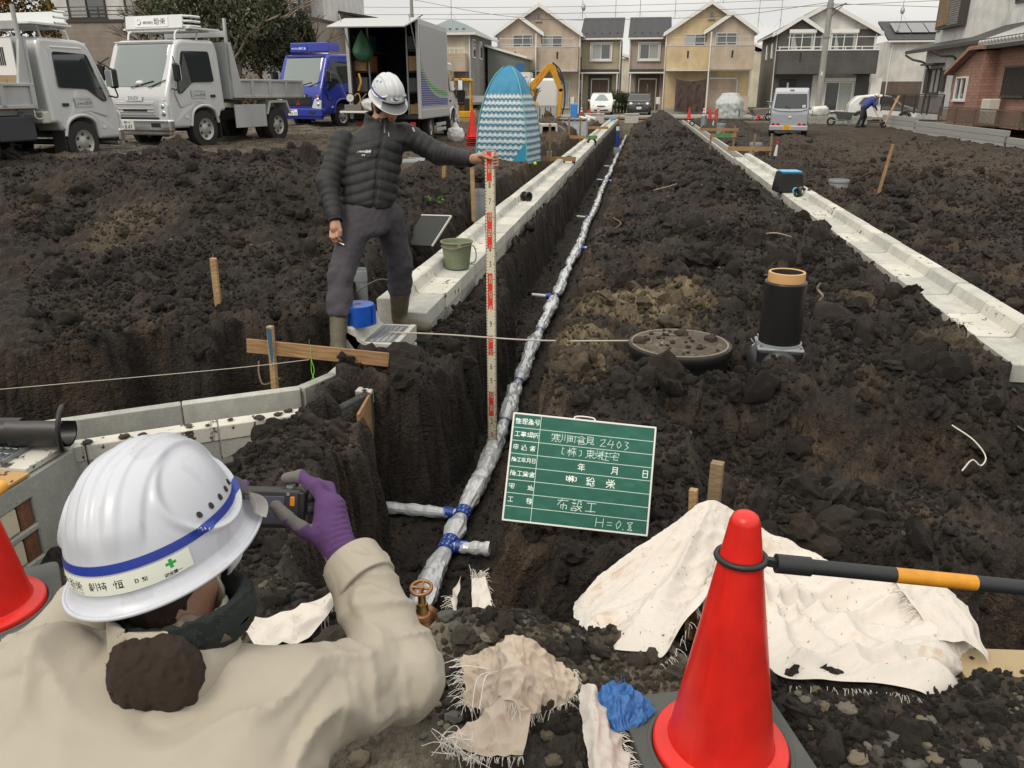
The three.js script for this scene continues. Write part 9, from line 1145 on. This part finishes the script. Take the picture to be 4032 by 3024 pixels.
{ // bending man
const t=thing('person','man in a blue jacket bending over a shovel far at right','person',[10.35,-0.08,-42.4]);
const f=(x,y,z)=>{let d=cap(x,y,z,[0,0.90,0],[0.30,1.22,0],0.16,0.19);d=smin(d,cap(x,y,z,[0.34,1.25,0.16],[0.42,0.98,0.22],0.065,0.055),0.05);d=smin(d,cap(x,y,z,[0.34,1.25,-0.16],[0.45,1.0,-0.2],0.065,0.055),0.05);d=smin(d,cap(x,y,z,[0.42,0.98,0.22],[0.55,0.82,0.1],0.055,0.045),0.03);d=smin(d,cap(x,y,z,[0.45,1.0,-0.2],[0.50,0.92,0.0],0.055,0.045),0.03);return d+0.01*creases(x,y,z,7,2);};
obj('jacket',sdfMesh(f,[-0.25,0.62,-0.35],[0.7,1.5,0.35],0.02),std([0.035,0.055,0.26],0.7),t);
const l=(x,y,z)=>{let d=cap(x,y,z,[0,0.9,0.08],[-0.08,0.5,0.14],0.12,0.09);d=smin(d,cap(x,y,z,[-0.08,0.5,0.14],[-0.26,0.05,0.16],0.085,0.06),0.05);d=smin(d,cap(x,y,z,[0,0.9,-0.08],[0.14,0.48,-0.14],0.12,0.09),0.05);d=smin(d,cap(x,y,z,[0.14,0.48,-0.14],[0.06,0.05,-0.16],0.085,0.06),0.05);d=smin(d,cap(x,y,z,[-0.26,0.05,0.16],[-0.12,0.04,0.18],0.055,0.05),0.03);d=smin(d,cap(x,y,z,[0.06,0.05,-0.16],[0.20,0.04,-0.16],0.055,0.05),0.03);return d;};
obj('trousers',sdfMesh(l,[-0.42,-0.04,-0.32],[0.34,1.1,0.34],0.02),std([0.022,0.022,0.03],0.85),t);
obj('body',sdfMesh((x,y,z)=>{let d=ell(x,y,z,[0.50,1.38,0],[0.105,0.12,0.085]);d=smin(d,cap(x,y,z,[0.3,1.24,0],[0.46,1.34,0],0.06,0.055),0.03);d=smin(d,ell(x,y,z,[0.60,1.35,0],[0.02,0.025,0.015]),0.01);for(const [a,b,c]of [[0.56,0.80,0.09],[0.51,0.90,0.0]]){d=Math.min(d,ell(x,y,z,[a,b,c],[0.04,0.05,0.035]));for(let i=0;i<4;i++)d=Math.min(d,cap(x,y,z,[a+0.02,b-0.03+i*0.02,c],[a+0.055,b-0.045+i*0.02,c-0.02],0.011,0.009));}d=smin(d,cap(x,y,z,[0,0.9,0],[0.28,1.2,0],0.1,0.1),0.05);return d;},[-0.15,0.7,-0.2],[0.75,1.56,0.2],0.012),skinM,t);
obj('cap',[at(new THREE.SphereGeometry(0.125,20,12,0,6.3,0,1.6),0.49,1.41,0,0,0,-0.5),rb(0.12,0.02,0.16,0.01,0.61,1.38,0,0,0,-0.5)],M.whitePvc,t);
const s=thing('shovel','long handled shovel in the hands of the bending man','shovel',[10.35,-0.08,-42.4]);obj('shaft',[rod([0.28,1.1,-0.02],[0.82,0.25,0.16],0.018)],M.wood,s);obj('blade',[at(rb(0.24,0.30,0.02,0.02),0.92,0.12,0.19,0.3,0,0.55)],M.darkSteel,s);
tag(obj('plank',[bar([11.3,0,-42.2],[11.9,1.35,-42.6],0.12,0.03)],M.wood),'long pale plank leaning beside the bending man','plank');tag(obj('sack',[at(lump(41,0.8,false,2).clone(),0,0,0).scale(0.5,0.36,0.4).translate(9.3,0.5,-47.6)],std([0.62,0.63,0.60],0.7)),'pale filled sack behind the dark wheelbarrow','sack');
}

renderer.render(scene,camera);
